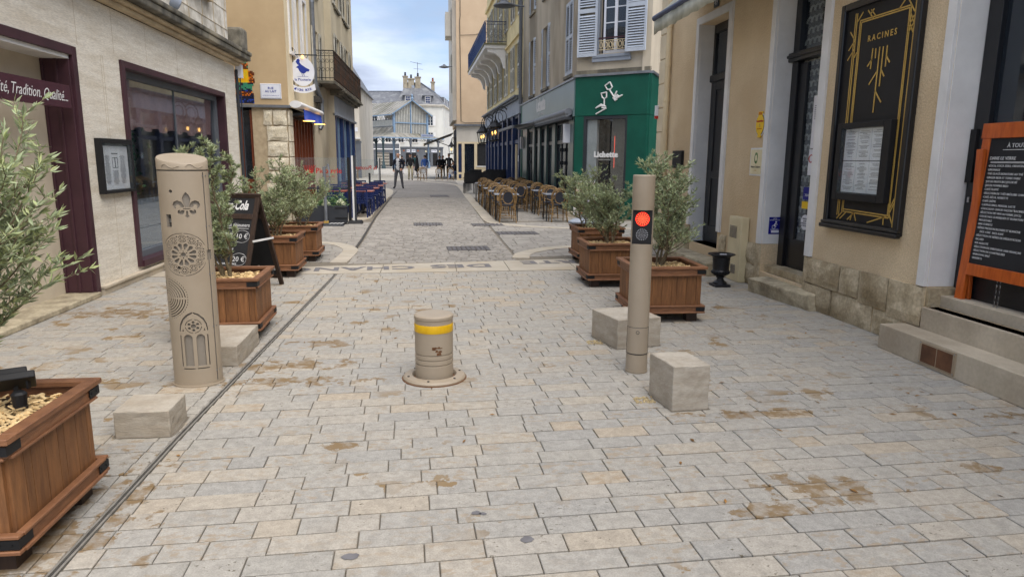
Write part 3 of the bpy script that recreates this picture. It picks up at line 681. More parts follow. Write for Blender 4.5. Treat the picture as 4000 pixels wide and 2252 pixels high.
# gothic window
S3, Z3 = -.13, .30
def lancet(cx, w, z0, z1, n=6):
    zt = z1; zs = z1-w*1.25
    return [(cx-w, z0), (cx+w, z0), (cx+w, zs)]+[(cx+w*cos(pi/2*i/n), zs+(zt-zs)*sin(pi/2*i/n)**.9) for i in range(1, n)]+[(cx, zt)]+[(cx-w*cos(pi/2*i/n), zs+(zt-zs)*sin(pi/2*i/n)**.9) for i in range(n-1, 0, -1)]+[(cx-w, zs)]
for k in (-1, 1): cpoly(lancet(k*.0345, .0245, -.155, .06), S3, Z3)
for i in range(6): cpoly(circ(.0265*cos(i*pi/3+pi/2), .115+.0265*sin(i*pi/3+pi/2), .0085, 8), S3, Z3)
cpoly(circ(0, .115, .0145, 10), S3, Z3)
for i in range(4): cpoly(arcband(0, .115, .043, .047, i*pi/2+.12, (i+1)*pi/2-.12, 7), S3, Z3)
for k in (-1, 1):
    cpoly([(k*.074, -.155), (k*.081, -.155), (k*.081, .055), (k*.074, .055)][::k], S3, Z3)
    p = [(.081, .08), (.074, .08), (.068, .12), (.05, .158), (.025, .185), (.0, .2), (.0, .21), (.03, .195), (.058, .165), (.076, .125)]
    cpoly([(k*(x+.002), z) for x, z in p][::k], S3, Z3)
    cpoly([(k*.055, .082), (k*.066, .082), (k*.06, .1)][::k], S3, Z3)
    cpoly([(k*.006, -.175), (k*.075, -.175), (k*.075, -.168), (k*.006, -.168)][::k], S3, Z3)
# keyhole, latch box, door seam, handle
cpoly(circ(0, 0, .0105, 12), -.62, 1.285, .03); cpoly(circ(0, 0, .0105, 12), -.52, .80, .03)
cpoly([(-.02, -.04), (.013, -.04), (.013, .04), (-.02, .04)], -.78, 1.10, .03)
cpoly([(-.0045, -1.375), (.0045, -1.375), (.0045, -.002), (-.0045, -.002)], .80, 1.405, .02)
cpoly([(-.018, -.032), (.02, -.032), (.02, .032), (-.018, .032)], .84, .875, .012)
cm = cut.mesh('cut', M_['inner sheet']); co = bpy.data.objects.new('cut', cm); COL.objects.link(co)
co.location = TC; cm.transform(Matrix.Translation(-TC)); body.location = TC; body.parent = None
bo = body.modifiers.new('engrave', 'BOOLEAN'); bo.object = co; bo.operation = 'DIFFERENCE'; bo.solver = 'EXACT'; bo.use_self = True; bo.material_mode = 'TRANSFER'
TMP.collection.objects.link(body); TMP.collection.objects.link(co); TMP.view_layers[0].update(); nm = bpy.data.meshes.new_from_object(body.evaluated_get(TMP.view_layers[0].depsgraph)); TMP.collection.objects.unlink(body)
if len(nm.polygons) > 400:
    body.modifiers.clear(); body.data = nm
    nm.polygons.foreach_set('use_smooth', [True]*len(nm.polygons)); nm.set_sharp_from_angle(angle=radians(30))
else: body.modifiers.clear()
body.parent = tw; body.location = (0, 0, 0); bpy.data.objects.remove(co)
cap = eshell([(1.418, .001, 0), (1.483, .001, .27), (1.49, -.004, .27)]).build('cap', M_['taupe metal'], tw, smooth=True)
eshell([(1.405, -.006, 0), (1.42, -.006, 0)]).build('shadow_gap', M_['drain'], tw)
m = MB(); m.add([esurf(s_, z_, -.022) for s_, z_ in ((-.95, 1.055), (-.66, 1.055), (-.66, 1.145), (-.95, 1.145))], [(0, 1, 2, 3)]); m.add([esurf(s_, z_, -.016) for s_, z_ in ((.75, .03), (.85, .03), (.85, 1.4), (.75, 1.4))], [(0, 1, 2, 3)]); m.build('dark_recess', M_['drain'], tw)
for s0, z0 in ((-.86, 1.09),): MB().lathe([(.012, 0), (.012, .02), (.006, .024)], 10, esurf(s0, z0, -.025)).build('latch', M_['steel'], tw)
m = MB()
for z in (1.38, 1.06, .75, .4, .1):
    for s in (.76, .97): p = esurf(s, z, .0); m.lathe([(.0045, 0), (.0045, .0)], 6, p); m.tube([p, esurf(s, z, .003)], .004, 6)
m.build('rivets', M_['zinc'], tw, kind='stuff')
m = MB()
for a, b_ in ((-.95, -.2), (.05, .8)):
    pts = [esurf(a+(b_-a)*i/16, 1.45+.018*sin(i/16*pi*2.2)*(1-i/20)-.012, .0018) for i in range(17)]; m.tube(pts, .003, 5)
m.build('scroll_relief', M_['taupe metal'], cap)
# ---- signal post
PC = Vector((1.455, 4.64, 0)); pr = .0765
sp = thing('signal_post', 'beige metal signal post with lit red light above an unlit one', 'signal post', tuple(PC))
pf = math.atan2(-4.64, -1.455); PM = Matrix.Translation(PC) @ Matrix.Rotation(pf+pi/2, 4, 'Z')     # local -y faces the viewer
def cylp(z0, z1, r, n=48): m = MB(PM); m.lathe([(r, z0), (r, z1)], n); return m
cylp(0, .015, pr+.004).build('base', M_['taupe metal'], sp, smooth=True); cylp(.012, .135, pr).build('foot', M_['taupe metal'], sp, smooth=True)
cylp(.135, .14, pr-.006).build('seam', M_['drain'], sp)
m = cylp(.14, .925, pr); m.build('shaft', M_['taupe metal'], sp, smooth=True)
# flattened head zone: cylinder with its front sliced off
m = MB(PM); yf = -.036; n = 40; a0 = math.asin(.036/pr); ring = []
for i in range(n+1):
    a = -pi/2+(pi/2-a0)+ (2*pi-2*(pi/2-a0))*i/n; ring.append((pr*cos(a), pr*sin(a)))
k = len(ring); m.add([(x, y, .925) for x, y in ring]+[(x, y, 1.163) for x, y in ring], [(i, (i+1) % k, (i+1) % k+k, i+k) for i in range(k)]+[tuple(range(k-1, -1, -1)), tuple(range(k, 2*k))]); m.build('head', M_['taupe metal'], sp, smooth=True)
m = MB(PM); m.lathe([(pr, 1.163), (pr, 1.395), (pr-.004, 1.40)], 48); m.build('top_tube', M_['taupe metal'], sp, smooth=True)
m = MB(PM); m.box(-.0665, .0665, yf-.003, yf+.01, .927, 1.161); pn = m.build('signal_panel', M_['black matt'], sp)
for zc, lit in ((1.1, 1), (.993, 0)):
    m = MB(PM); m.cur = 0; m.disc((0, yf-.0031, zc), .05 if lit else .044, 28, 'y', .001)
    for ring_, cnt in ((0, 1), (.009, 6), (.018, 12), (.027, 16), (.036, 16), (.044, 16) if lit else (.039, 20)):
        for i in range(cnt):
            a = 2*pi*i/cnt; m.cur = 1; m.disc((ring_*cos(a), yf-.0042, zc+ring_*sin(a)), .0034 if lit else .0024, 6, 'y', .001)
    o = m.build('red_light' if lit else 'unlit_light', [M_['led glow'], M_['led hot']] if lit else [M_['black paint'], M_['led off']], pn); o['label'] = 'lit red lamp of many points' if lit else 'dark lamp of white points'
    if lit:
        m = MB(PM)
        for i in range(16): a = 2*pi*i/16+.2; m.disc((.046*cos(a), yf-.0045, zc+.046*sin(a)), .0036, 6, 'y', .001)
        m.build('outer_points', M_['led red'], o)
m = MB(PM); m.add([(-.052, -.0562, .3), (.052, -.0562, .3), (.052, -.0562, .3), (-.052, -.0562, .3)], [(0, 1, 2, 3)]) if 0 else None
hat = MB(PM)
def cyldoor(z, w, t, r): hat.tube([(r*cos(-pi/2+a), r*sin(-pi/2+a), z) for a in [(-w+2*w*i/20) for i in range(21)]], t, 4)
cyldoor(.335, 1.35, .0016, pr); cyldoor(.142, 1.45, .0022, pr)
for s in (-1, 1): hat.tube([(pr*cos(-pi/2+s*1.35), pr*sin(-pi/2+s*1.35), z) for z in (.142, .335)], .0016, 4)
hat.build('hatch_seam', M_['drain'], sp)
m = MB(PM); m.tube([(.011*cos(a), -pr-.0005, .302+.011*sin(a)) for a in [2*pi*i/16 for i in range(16)]], .0016, 4, True); m.build('keyhole', M_['drain'], sp)
# ---- planters
def planter_proto():
    W, H = .315, .53
    t = thing('planter', 'x', 'planter', (0, 0, 0), 0, 'square wooden planters')
    pw = M_['planter wood']; pr_ = M_['planter rail']
    # planks: two widths, four sides
    R_ = random.Random(2); ws = [.086, .045, .09, .088, .046, .09, .088, .04]; s_ = sum(ws); ws = [w*(2*W-.03)/s_ for w in ws]
    me = {}
    for side in range(4):
        u = -W+.015
        for w in ws:
            key = round(w, 4)
            if key not in me: me[key] = MB().cbox(-w/2+.0015, w/2-.0015, -.011, .011, .1, .47, .002).mesh('plank', pw)
            o = link('plank', me[key], t); a = side*pi/2; c = u+w/2
            o.location = (c*cos(a)+(W-.012)*sin(a), c*sin(a)-(W-.012)*cos(a), R_.uniform(-.001, .001)); o.rotation_euler = (0, 0, a); u += w
    # rails: top rim boards (flat) + side boards, bottom rails
    def rail(n, l0, y0, y1, z0, z1): return MB().cbox(-l0, l0, y0, y1, z0, z1, .004).mesh(n, pr_)
    specs = (('rim_board', W+.035, -(W+.035), -(W-.02), .507, .53), ('rail', W+.02, -(W+.02), -(W+.0015), .455, .505), ('trim', W+.01, -(W+.028), -(W+.0016), .445, .4545), ('rail', W+.025, -(W+.025), -(W+.0015), .105, .15), ('trim', W+.03, -(W+.036), -(W+.0016), .09, .1045), ('cap_strip', W+.03, -(W+.034), -(W+.0016), .1505, .163))
    for n, l0, y0, y1, z0, z1 in specs:
        ms = rail(n, l0-.0, y0, y1, z0, z1)
        ms2 = MB().cbox(-(abs(y1)-.0005), abs(y1)-.0005, y0, y1, z0, z1, .004).mesh(n, pr_)
        for side in range(4):
            o = link(n, ms if side % 2 == 0 else ms2, t); o.rotation_euler = (0, 0, side*pi/2)
    br = MB()
    br.box(-.085, 0, -.0035, 0, 0, .036); br.box(-.0035, 0, 0, .085, 0, .036)
    br.box(-.072, -.064, -.006, -.003, .013, .021); br.box(-.03, -.022, -.006, -.003, .013, .021)
    bme = MB(); bme.v = br.v; bme.f = br.f; bme.mi = br.mi; bme = bme.mesh('corner_bracket', M_['black matt'])
    for z, e in ((.462, W+.0235), (.11, W+.0285)):
        for k in range(4):
            a = k*pi/2; o = link('corner_bracket', bme, t); o.location = (e*cos(a)+e*sin(a), e*sin(a)-e*cos(a), z); o.rotation_euler = (0, 0, a)
    fm = MB().box(-.05, .05, -.05, .05, 0, .1).mesh('foot', M_['dark wood'])
    for sx in (-1, 1):
        for sy in (-1, 1): o = link('foot', fm, t); o.location = (sx*(W-.075), sy*(W-.075), 0)
    MB().box(-W+.026, W-.026, -W+.026, W-.026, .1, .47).build('soil', M_['dark wood'], t)
    m = MB(); R_ = random.Random(4)
    for i in range(520):
        m.M = Matrix.Translation((R_.uniform(-1, 1)*(W-.05), R_.uniform(-1, 1)*(W-.05), .472+R_.uniform(0, .022))) @ Matrix.Rotation(R_.uniform(0, 6.3), 4, 'Z') @ Matrix.Rotation(R_.uniform(-.5, .5), 4, 'X') @ Matrix.Rotation(R_.uniform(-.5, .5), 4, 'Y')
        l = R_.uniform(.012, .03); w = R_.uniform(.005, .011); m.box(-l, l, -w, w, -.002, .003, w*.3)
    m.build('wood_chips', M_['chips'], t, kind='stuff')
    return t
PP = planter_proto()
PL = [((-1.83, 2.775), .0, 'nearest wooden planter at the left edge, with a black spotlight on its chips'),
      ((-1.775, 6.03), .03, 'wooden planter behind the tall beige column'),
      ((-2.05, 9.17), .02, 'wooden planter behind the folding slate board'),
      ((-2.01, 10.52), .02, 'farthest wooden planter on the left, nearest the glass screens'),
      ((2.44, 10.04), .01, 'farthest wooden planter on the right, nearest the rattan chairs'),
      ((2.17, 8.2), -.01, 'middle wooden planter of the three on the right'),
      ((2.2, 6.4), -.02, 'wooden planter just behind the red signal post')]
for i, ((x, y), rz, lab) in enumerate(PL):
    o = PP if i == 0 else copy_tree(PP)
    o.location = (x, y, 0); o.rotation_euler = (0, 0, rz); o['label'] = lab
# ---- olive trees
def olive(label, base, h, spread, seed, nst, dens=1., leaf=.05, lean=(0, 0), young=.15):
    R_ = random.Random(seed); t = thing('olive_tree', label, 'olive tree', base, 0, 'olive trees in the planters'); B = Vector(base)
    tr = MB(); lf = MB(); tips = []
    def leafat(p, d, l):
        u = d.normalized(); a = u.cross(Vector((R_.gauss(0, 1), R_.gauss(0, 1), R_.gauss(0, 1))))
        if a.length < 1e-3: return
        a.normalize(); w = l*R_.uniform(.095, .135); n_ = a.cross(u)*l*.05
        lf.cur = 1 if R_.random() < young else 0
        lf.add([p, p+u*l*.42+a*w+n_, p+u*l, p+u*l*.42-a*w+n_], [(0, 1, 2, 3)])
    def twig(p, d, l, r, depth):
        n_ = max(3, int(l/.05)); pts = [p]; q = p.copy(); dd = d.normalized()
        for i in range(n_):
            dd = (dd+Vector((R_.gauss(0, .13), R_.gauss(0, .13), R_.gauss(.06, .11)))).normalized(); q = q+dd*l/n_; pts.append(q.copy())
        tr.tube(pts, [r*(1-.7*i/n_) for i in range(n_+1)], 5 if depth < 2 else 3)
        for i in range(1, n_+1):
            tdir = (pts[i]-pts[i-1]).normalized()
            if depth < 2 and i > n_*.18:
                for _ in range(R_.choice((1, 2, 2)) if depth == 0 else R_.choice((0, 1, 1, 2))):
                    a = R_.uniform(0, 2*pi); side = Vector((cos(a), sin(a), R_.uniform(-.1, .7)))
                    twig(pts[i], tdir*R_.uniform(.3, .8)+side, l*(.42 if depth == 0 else .5)*R_.uniform(.5, 1.05)*(1.25-.55*i/n_)*spread, r*.4, depth+1)
            if depth > 0 or i > n_*.55:
                k = int(round(R_.uniform(1.5, 3.4)*dens*(1.4 if depth == 2 else 1)))
                for _ in range(k):
                    f = R_.random(); pp = pts[i-1].lerp(pts[i], f); a = R_.uniform(0, 2*pi)
                    leafat(pp, tdir*R_.uniform(.3, 1.1)+Vector((cos(a), sin(a), R_.uniform(-.35, .75)))*.8, leaf*R_.uniform(.6, 1.15))
        for _ in range(3): leafat(pts[-1], dd+Vector((R_.gauss(0, .4), R_.gauss(0, .4), R_.gauss(0, .4))), leaf*R_.uniform(.7, 1.1))
    for s in range(nst):
        a = 2*pi*s/nst+R_.uniform(-.5, .5); d = Vector((cos(a)*.26*spread+lean[0], sin(a)*.26*spread+lean[1], 1))
        twig(B+Vector((cos(a)*.025, sin(a)*.025, -.03)), d, h*R_.uniform(.8, 1.0), .013 if nst > 2 else .018, 0)
    tr.build('trunk', M_['olive bark'], t); lf.build('foliage', [M_['olive leaf'], M_['olive young']], t, kind='stuff')
    return len(lf.f)
nl = [olive('tall leafy olive tree cut by the left edge', (-1.94, 2.85, .47), 1.08, 1.08, 21, 6, 1.6, .052, (-.01, .0), .4),
      olive('slender olive tree directly behind the tall beige column', (-1.76, 6.06, .47), 1.24, .37, 43, 5, 1.55, .045, (-.03, .0)),
      olive('olive tree beside the folding slate board', (-2.0, 9.12, .47), .9, .9, 23, 5, 1.4, .048, (.0, .0)),
      olive('olive tree nearest the glass screens', (-1.95, 10.5, .47), .85, 1.0, 24, 4, 1.15, .048, (.04, 0)),
      olive('olive tree nearest the rattan chairs', (2.3, 10.0, .47), .86, 1.05, 25, 4, 1.4, .046, (-.1, 0), .3),
      olive('olive tree in the middle planter on the right', (2.17, 8.2, .47), .78, 1.05, 26, 5, 1.6, .046, (0, 0)),
      olive('olive tree rising behind the red signal post', (2.2, 6.42, .47), 1.0, .9, 27, 4, 1.5, .048, (.03, .02))]
print('leaves', nl)
# spotlight lying on the near planter
SPX, SPY = .05, .3
sp_ = thing('spotlight', 'black spotlight on the chips of the nearest left planter', 'spotlight', (-1.69, 2.86, .5))
m = MB(); m.M = Matrix.Translation((-1.69, 2.86, .6)) @ Matrix.Rotation(.5, 4, 'Z') @ Matrix.Rotation(.9, 4, 'X')
m.box(-.075, .075, -.012, .02, -.055, .055); m.box(-.05, .05, .02, .05, -.035, .035, .0); m.build('lamp_head', M_['black matt'], sp_, bevel=.005)
m = MB(); m.bar((-1.69, 2.88, .47), (-1.69, 2.88, .6), .02, .02); m.bar((-1.75, 2.87, .57), (-1.75, 2.87, .63), .008, .02); m.bar((-1.64, 2.87, .57), (-1.64, 2.87, .63), .008, .02); m.lathe([(.03, .475), (.03, .49), (.01, .5)], 12, (-1.69, 2.88, 0)); m.build('bracket', M_['black matt'], sp_)
m = MB(); m.lathe([(.024, 0), (.028, .05), (.02, .06)], 12, (-1.64, 2.8, .52)); m.build('motor', M_['black matt'], sp_)
# ------------------------------------------------------------------ building on the right with doors and menu panel
F1 = fr(3.9, 0, 0, -1)                       # u = -Y
rb = thing('restaurant_house', 'sand coloured roughcast house with white trims and stone base along the right side', 'building', (3.9, 5, 0))
def FB(M, *boxes, cls=MB):
    m = MB(M)
    for b_ in boxes: m.box(*b_)
    return m
wall(MB(F1), -11.38, 2.5, .0, 5.6, [(-10.04, -9.03, .3, 3.42), (-7.73, -6.74, .2, 3.75), (-4.94, -1.6, .37, 3.7), ], .3).build('wall', M_['sand roughcast'], rb)
FB(F1, (-11.37, 2.5, .302, 6, 0, 5.6)).build('inner_wall', M_['room dark'], rb)
FB(F1, (-11.8, 2.5, -.25, 6, 5.6, 5.8)).build('eaves', M_['grey cornice'], rb)
z = 0
while z < 5.5:
    FB(F1, (-11.8, -11.385, -.02, .6, z+.008, min(z+.385, 5.59))).build('quoin', M_['quoin paint'], rb, bevel=.006); z += .395
FB(F1, (-11.79, -11.386, -.01, .59, .0, 5.58)).build('quoin_backing', M_['mortar'], rb)
wt = M_['white trim']
FB(F1, (-10.15, -10.042, -.03, .02, .545, 3.52), (-9.028, -8.92, -.03, .02, .545, 3.52), (-10.04, -9.03, -.03, .02, 3.422, 3.52), (-10.04, -10.038, 0, .2, .55, 3.42)).build('door_surround', wt, rb, bevel=.006)
FB(F1, (-7.83, -7.732, -.03, .02, .53, 3.9), (-6.738, -6.62, -.03, .02, .53, 3.9), (-7.731, -7.725, .0, .26, .53, 3.75)).build('door_surround', wt, rb, bevel=.006)
FB(F1, (-5.03, -4.942, -.03, .02, .53, 3.9), (-4.941, -4.936, .0, .27, .53, 3.7)).build('pilaster', wt, rb, bevel=.006)
FB(F1, (-10.038, -10.03, .0, .2, .3, 3.42)).build('door_reveal', wt, rb)
# door 1
bp = M_['black paint']
d1 = FB(F1, (-10.03, -9.97, .2, .26, .3, 3.42), (-9.1, -9.03, .2, .26, .3, 3.42), (-9.97, -9.1, .2, .26, 3.3, 3.42), (-9.97, -9.1, .205, .25, .3, .42), (-9.97, -9.1, .215, .25, .42, 2.62), (-9.97, -9.86, .2, .25, .42, 2.62), (-9.21, -9.1, .2, .25, .42, 2.62), (-9.86, -9.21, .2, .25, 1.25, 1.35), (-9.86, -9.21, .2, .25, .42, .55), (-9.86, -9.21, .2, .25, 2.5, 2.62)).build('door', bp, rb, bevel=.004)
FB(F1, (-10.035, -9.04, .165, .25, 2.62, 2.72)).build('transom', bp, d1, bevel=.015)
FB(F1, (-9.97, -9.1, .225, .235, 2.72, 3.3)).build('pane', M_['window glass'], d1)
FB(F1, (-10.04, -9.03, .02, .3, .18, .3)).build('door_sill', M_['base stone'], rb)
FB(F1, (-9.72, -9.25, .012, .02, .2, .29)).build('vent', M_['copper vent'], rb)
FB(F1, (-10.2, -8.6, -.32, .0, .0, .17)).build('door_step', M_['worn step'], rb, bevel=.012)
# house number
nb = FB(F1, (-9.6, -9.43, -.012, 0, 3.56, 3.68)).build('number_plate', M_['black matt'], rb); text('49', .11, tm(F1, -9.515, 3.62, -.014), M_['chalk'], nb)
# door 2
d2 = FB(F1, (-7.72, -7.6, .2, .27, .28, 3.75), (-6.83, -6.75, .2, .27, .28, 3.75), (-7.6, -6.83, .24, .27, .28, .62), (-7.6, -7.44, .23, .27, .62, 2.58), (-6.93, -6.83, .23, .27, .62, 2.58)).build('door', bp, rb, bevel=.004)
FB(F1, (-7.75, -6.73, .15, .27, 2.6, 2.7), (-7.74, -6.74, .13, .2, 2.64, 2.675)).build('transom', bp, d2, bevel=.01)
FB(F1, (-7.44, -6.93, .25, .256, .62, 2.58)).build('pane', M_['shop glass'], d2); FB(F1, (-7.6, -6.83, .245, .25, 2.7, 3.75)).build('pane', M_['shop glass'], d2)
m = MB(F1)                                   # scalloped lattice behind the glass
for r_ in range(26):
    for c_ in range(9):
        u = -7.55+c_*.09+(r_ % 2)*.045; zc = .7+r_*.115
        if zc > 3.7: continue
        m.tube([(u+.05*cos(a), .275, zc+.06*sin(a)) for a in [pi*i/6 for i in range(7)]], .012, 4)
m.build('scallop_lattice', M_['louvre'], d2, kind='stuff')
def notice(u0, u1, z0, z1, mt, parent, name='notice', d=.243): return FB(F1, (u0, u1, d, d+.003, z0, z1)).build(name, mt, parent)
k = notice(-7.27, -7.19, 1.64, 2.2, M_['paper'], d2); [notice(-7.24, -7.2, 1.95+i*.02, 1.956+i*.02, M_['print'], k, 'text_line', .241) for i in range(8)]
notice(-7.28, -7.18, 1.35, 1.63, M_['sign white'], d2)
m = MB(F1); m.tube([(-7.225+.04*cos(a), .24, 1.53+.04*sin(a)) for a in [2*pi*i/16 for i in range(16)]], .006, 4, True); m.build('no_smoking_ring', M_['red ink'], d2)
k = notice(-7.33, -7.17, 1.08, 1.22, M_['access blue'], d2); text('2024', .04, tm(F1, -7.25, 1.13, .2405), M_['sign white'], k)
notice(-7.34, -7.17, .98, 1.06, M_['enamel yellow'], d2)
m = MB(F1); m.disc((-7.24, .243, .83), .085, 24, 'y', .003); k = m.build('notice', M_['sign white'], d2); text('MAISON\nSOUS\nSURVEILLANCE\nELECTRONIQUE', .026, tm(F1, -7.24, .83, .239), M_['print'], k)
FB(F1, (-7.72, -6.75, .05, .3, .2, .28)).build('door_sill', M_['base stone'], rb)
FB(F1, (-7.65, -6.8, .04, .3, .03, .2)).build('vent_wall', M_['grey blue paint'], rb); [FB(F1, (a, a+.2, .034, .045, .05, .18)).build('vent', M_['copper vent'], rb) for a in (-7.62, -7.4, -7.18, -6.98)]
ws = MB(F1); ws.add([(-7.55, -.22, -.02), (-6.42, -.1, -.02), (-6.42, .1, -.02), (-7.55, .1, -.02), (-7.53, -.25, .16), (-7.3, -.255, .175), (-6.9, -.2, .165), (-6.43, -.12, .17), (-6.44, .1, .18), (-7.54, .1, .18)], [(0, 1, 2, 3), (4, 5, 6, 7, 8, 9), (0, 4, 5, 6, 7, 1), (1, 7, 8, 2), (2, 8, 9, 3), (3, 9, 4, 0)])
ws.build('worn_step', M_['worn step'], rb, bevel=.02)
# base stones
bs_ = M_['base stone']
rows = [((.262, .522), (-8.25, -7.83)), ((.0, .256), (-8.22, -7.84)), ((.262, .522), (-6.73, -6.083)), ((.262, .522), (-6.077, -5.783)), ((.232, .522), (-5.777, -5.373)), ((.2, .522), (-5.367, -4.945)),
        ((.0, .256), (-6.71, -6.203)), ((.0, .256), (-6.197, -5.563)), ((.0, .226), (-5.557, -5.163)), ((.0, .194), (-5.157, -4.95)),
        ((.262, .522), (-8.93, -8.72)), ((.0, .256), (-8.93, -8.6)), ((.0, .53), (-10.6, -10.045))]
R_ = random.Random(8)
for (z0, z1), (a, b_) in rows:
    e = R_.uniform(.022, .04); m = MB(F1); n = 5
    # uneven outline: jittered grid front
    gu = [a+.004+(b_-a-.008)*i/n for i in range(n+1)]; gz = [z0+.003+(z1-z0-.006)*j/4 for j in range(5)]; V = {}
    for i in range(n+1):
        for j in range(5):
            ed = i in (0, n) or j in (0, 4); V[i, j] = len(m.v); m.v.append(tuple(F1 @ Vector((gu[i]+R_.uniform(-.004, .004)*(not ed), -e+(.016 if ed else 0)+R_.uniform(-.006, .006), gz[j]+R_.uniform(-.003, .003)))))
    for i in range(n):
        for j in range(4): m.f.append((V[i, j], V[i+1, j], V[i+1, j+1], V[i, j+1])); m.mi.append(0)
    m.box(gu[0], gu[-1], -e+.017, .0, gz[0], gz[-1]); m.build('stone', bs_, rb)
FB(F1, (-7.83, -7.735, -.02, .26, .0, .525)).build('stone', bs_, rb); FB(F1, (-6.737, -6.7, -.02, .26, .0, .525)).build('stone', bs_, rb); FB(F1, (-4.94, -4.9, -.0, .27, .37, .525)).build('stone', bs_, rb)
# shop front with steps
sf = FB(F1, (-4.93, -4.8, .22, .3, .46, 3.7), (-4.8, -1.6, .24, .3, .46, .75), (-4.8, -1.6, .24, .3, 3.2, 3.7), (-3.2, -3.08, .23, .3, .75, 3.2)).build('shop_front', bp, rb, bevel=.006)
FB(F1, (-4.8, -3.2, .26, .266, .75, 3.2)).build('pane', M_['window glass'], sf); FB(F1, (-3.08, -1.6, .26, .266, .75, 3.2)).build('pane', M_['window glass'], sf)
FB(F1, (-4.93, -4.87, .2, .22, 1.35, 1.75)).build('lock_box', M_['black matt'], sf); FB(F1, (-4.88, -4.86, .2, .22, 1.2, 1.24)).build('key_plate', M_['steel'], sf)
FB(F1, (-4.94, -1.6, .1, .3, .37, .465)).build('threshold', M_['step limestone'], rb, bevel=.006)
FB(F1, (-4.93, -1.5, -.03, .1, .0, .37)).build('step', M_['step limestone'], rb, bevel=.006)
ls = FB(F1, (-5.09, -1.5, -.26, -.032, .0, .2)).build('step', M_['step limestone'], rb, bevel=.006)
vt = FB(F1, (-4.6, -4.24, -.268, -.258, .02, .185)).build('vent', M_['vent frame'], ls); [FB(F1, (a, a+.15, -.271, -.266, .035, .17)).build('mesh_panel', M_['copper vent'], vt) for a in (-4.575, -4.415)]
m = MB(F1); [m.disc((u, -.268, z_), .006, 8, 'y', .003) for u in (-4.59, -4.25) for z_ in (.03, .175)]; m.build('screw', M_['steel'], vt)
# drain pipe at the corner
pp = MB(F1); pp.tube([(-11.25, -.06, 5.5), (-11.25, -.06, 1.9)], .045, 12); pp.tube([(-11.27, -.06, 1.95), (-11.27, -.06, .1)], .06, 12)
for z_ in (2.0, 2.45, 3.0, 3.6, 4.3): pp.tube([(-11.25, -.06, z_), (-11.25, -.06, z_+.04)], .053, 12)
tag(pp.build('drain_pipe', M_['cream render'], smooth=True), 'cream drain pipe beside the pale quoins of the sand coloured house', 'drain pipe')
ab = FB(F1, (-11.79, -11.74, -.07, -.021, 2.25, 2.42)).build('alarm_box', M_['sign white']); tag(ab, 'small white and red alarm box on the corner quoins', 'alarm box'); FB(F1, (-11.79, -11.74, -.072, -.02, 2.2, 2.249)).build('red_end', M_['red ink'], ab)
# rolled awning above
aw = thing('awning', 'grey weathered fabric awning with dark bar at the top of the sand coloured house', 'awning', (3.3, 8.5, 3.5))
MB().tube([(3.22, 10.1, 3.5), (3.22, 5.9, 3.47)], .042, 12).build('front_bar', M_['navy paint'], aw, smooth=True)
m = MB(); n = 60; top = []; bot = []
for i in range(n+1):
    y = 10.07-4.17*i/n; w = .012*sin(i*1.7)+.006*sin(i*.6); top.append((3.205+w*.3, y, 3.46)); bot.append((3.205+w, y, 3.27+.014*abs(sin(i*.52))))
m.add(top+bot, [(i, i+1, i+n+2, i+n+1) for i in range(n)]); o = m.build('valance', M_['awning fabric'], aw, smooth=True); o.modifiers.new('s', 'SOLIDIFY').thickness = .004
m = MB(); m.add([(3.24, 10.08, 3.53), (3.24, 5.9, 3.5), (3.88, 5.9, 4.1), (3.88, 10.08, 4.13)], [(0, 1, 2, 3)]); o = m.build('canopy', M_['awning fabric'], aw); o.modifiers.new('s', 'SOLIDIFY').thickness = .004
FB(F1, (-10.1, -5.9, -.12, 0, 4.05, 4.2)).build('cassette', M_['white trim'], aw, bevel=.02)
for y in (9.6, 6.4):
    MB().bar((3.24, y, 3.48), (3.86, y, 3.95), .03, .04).build('arm', M_['zinc'], aw)
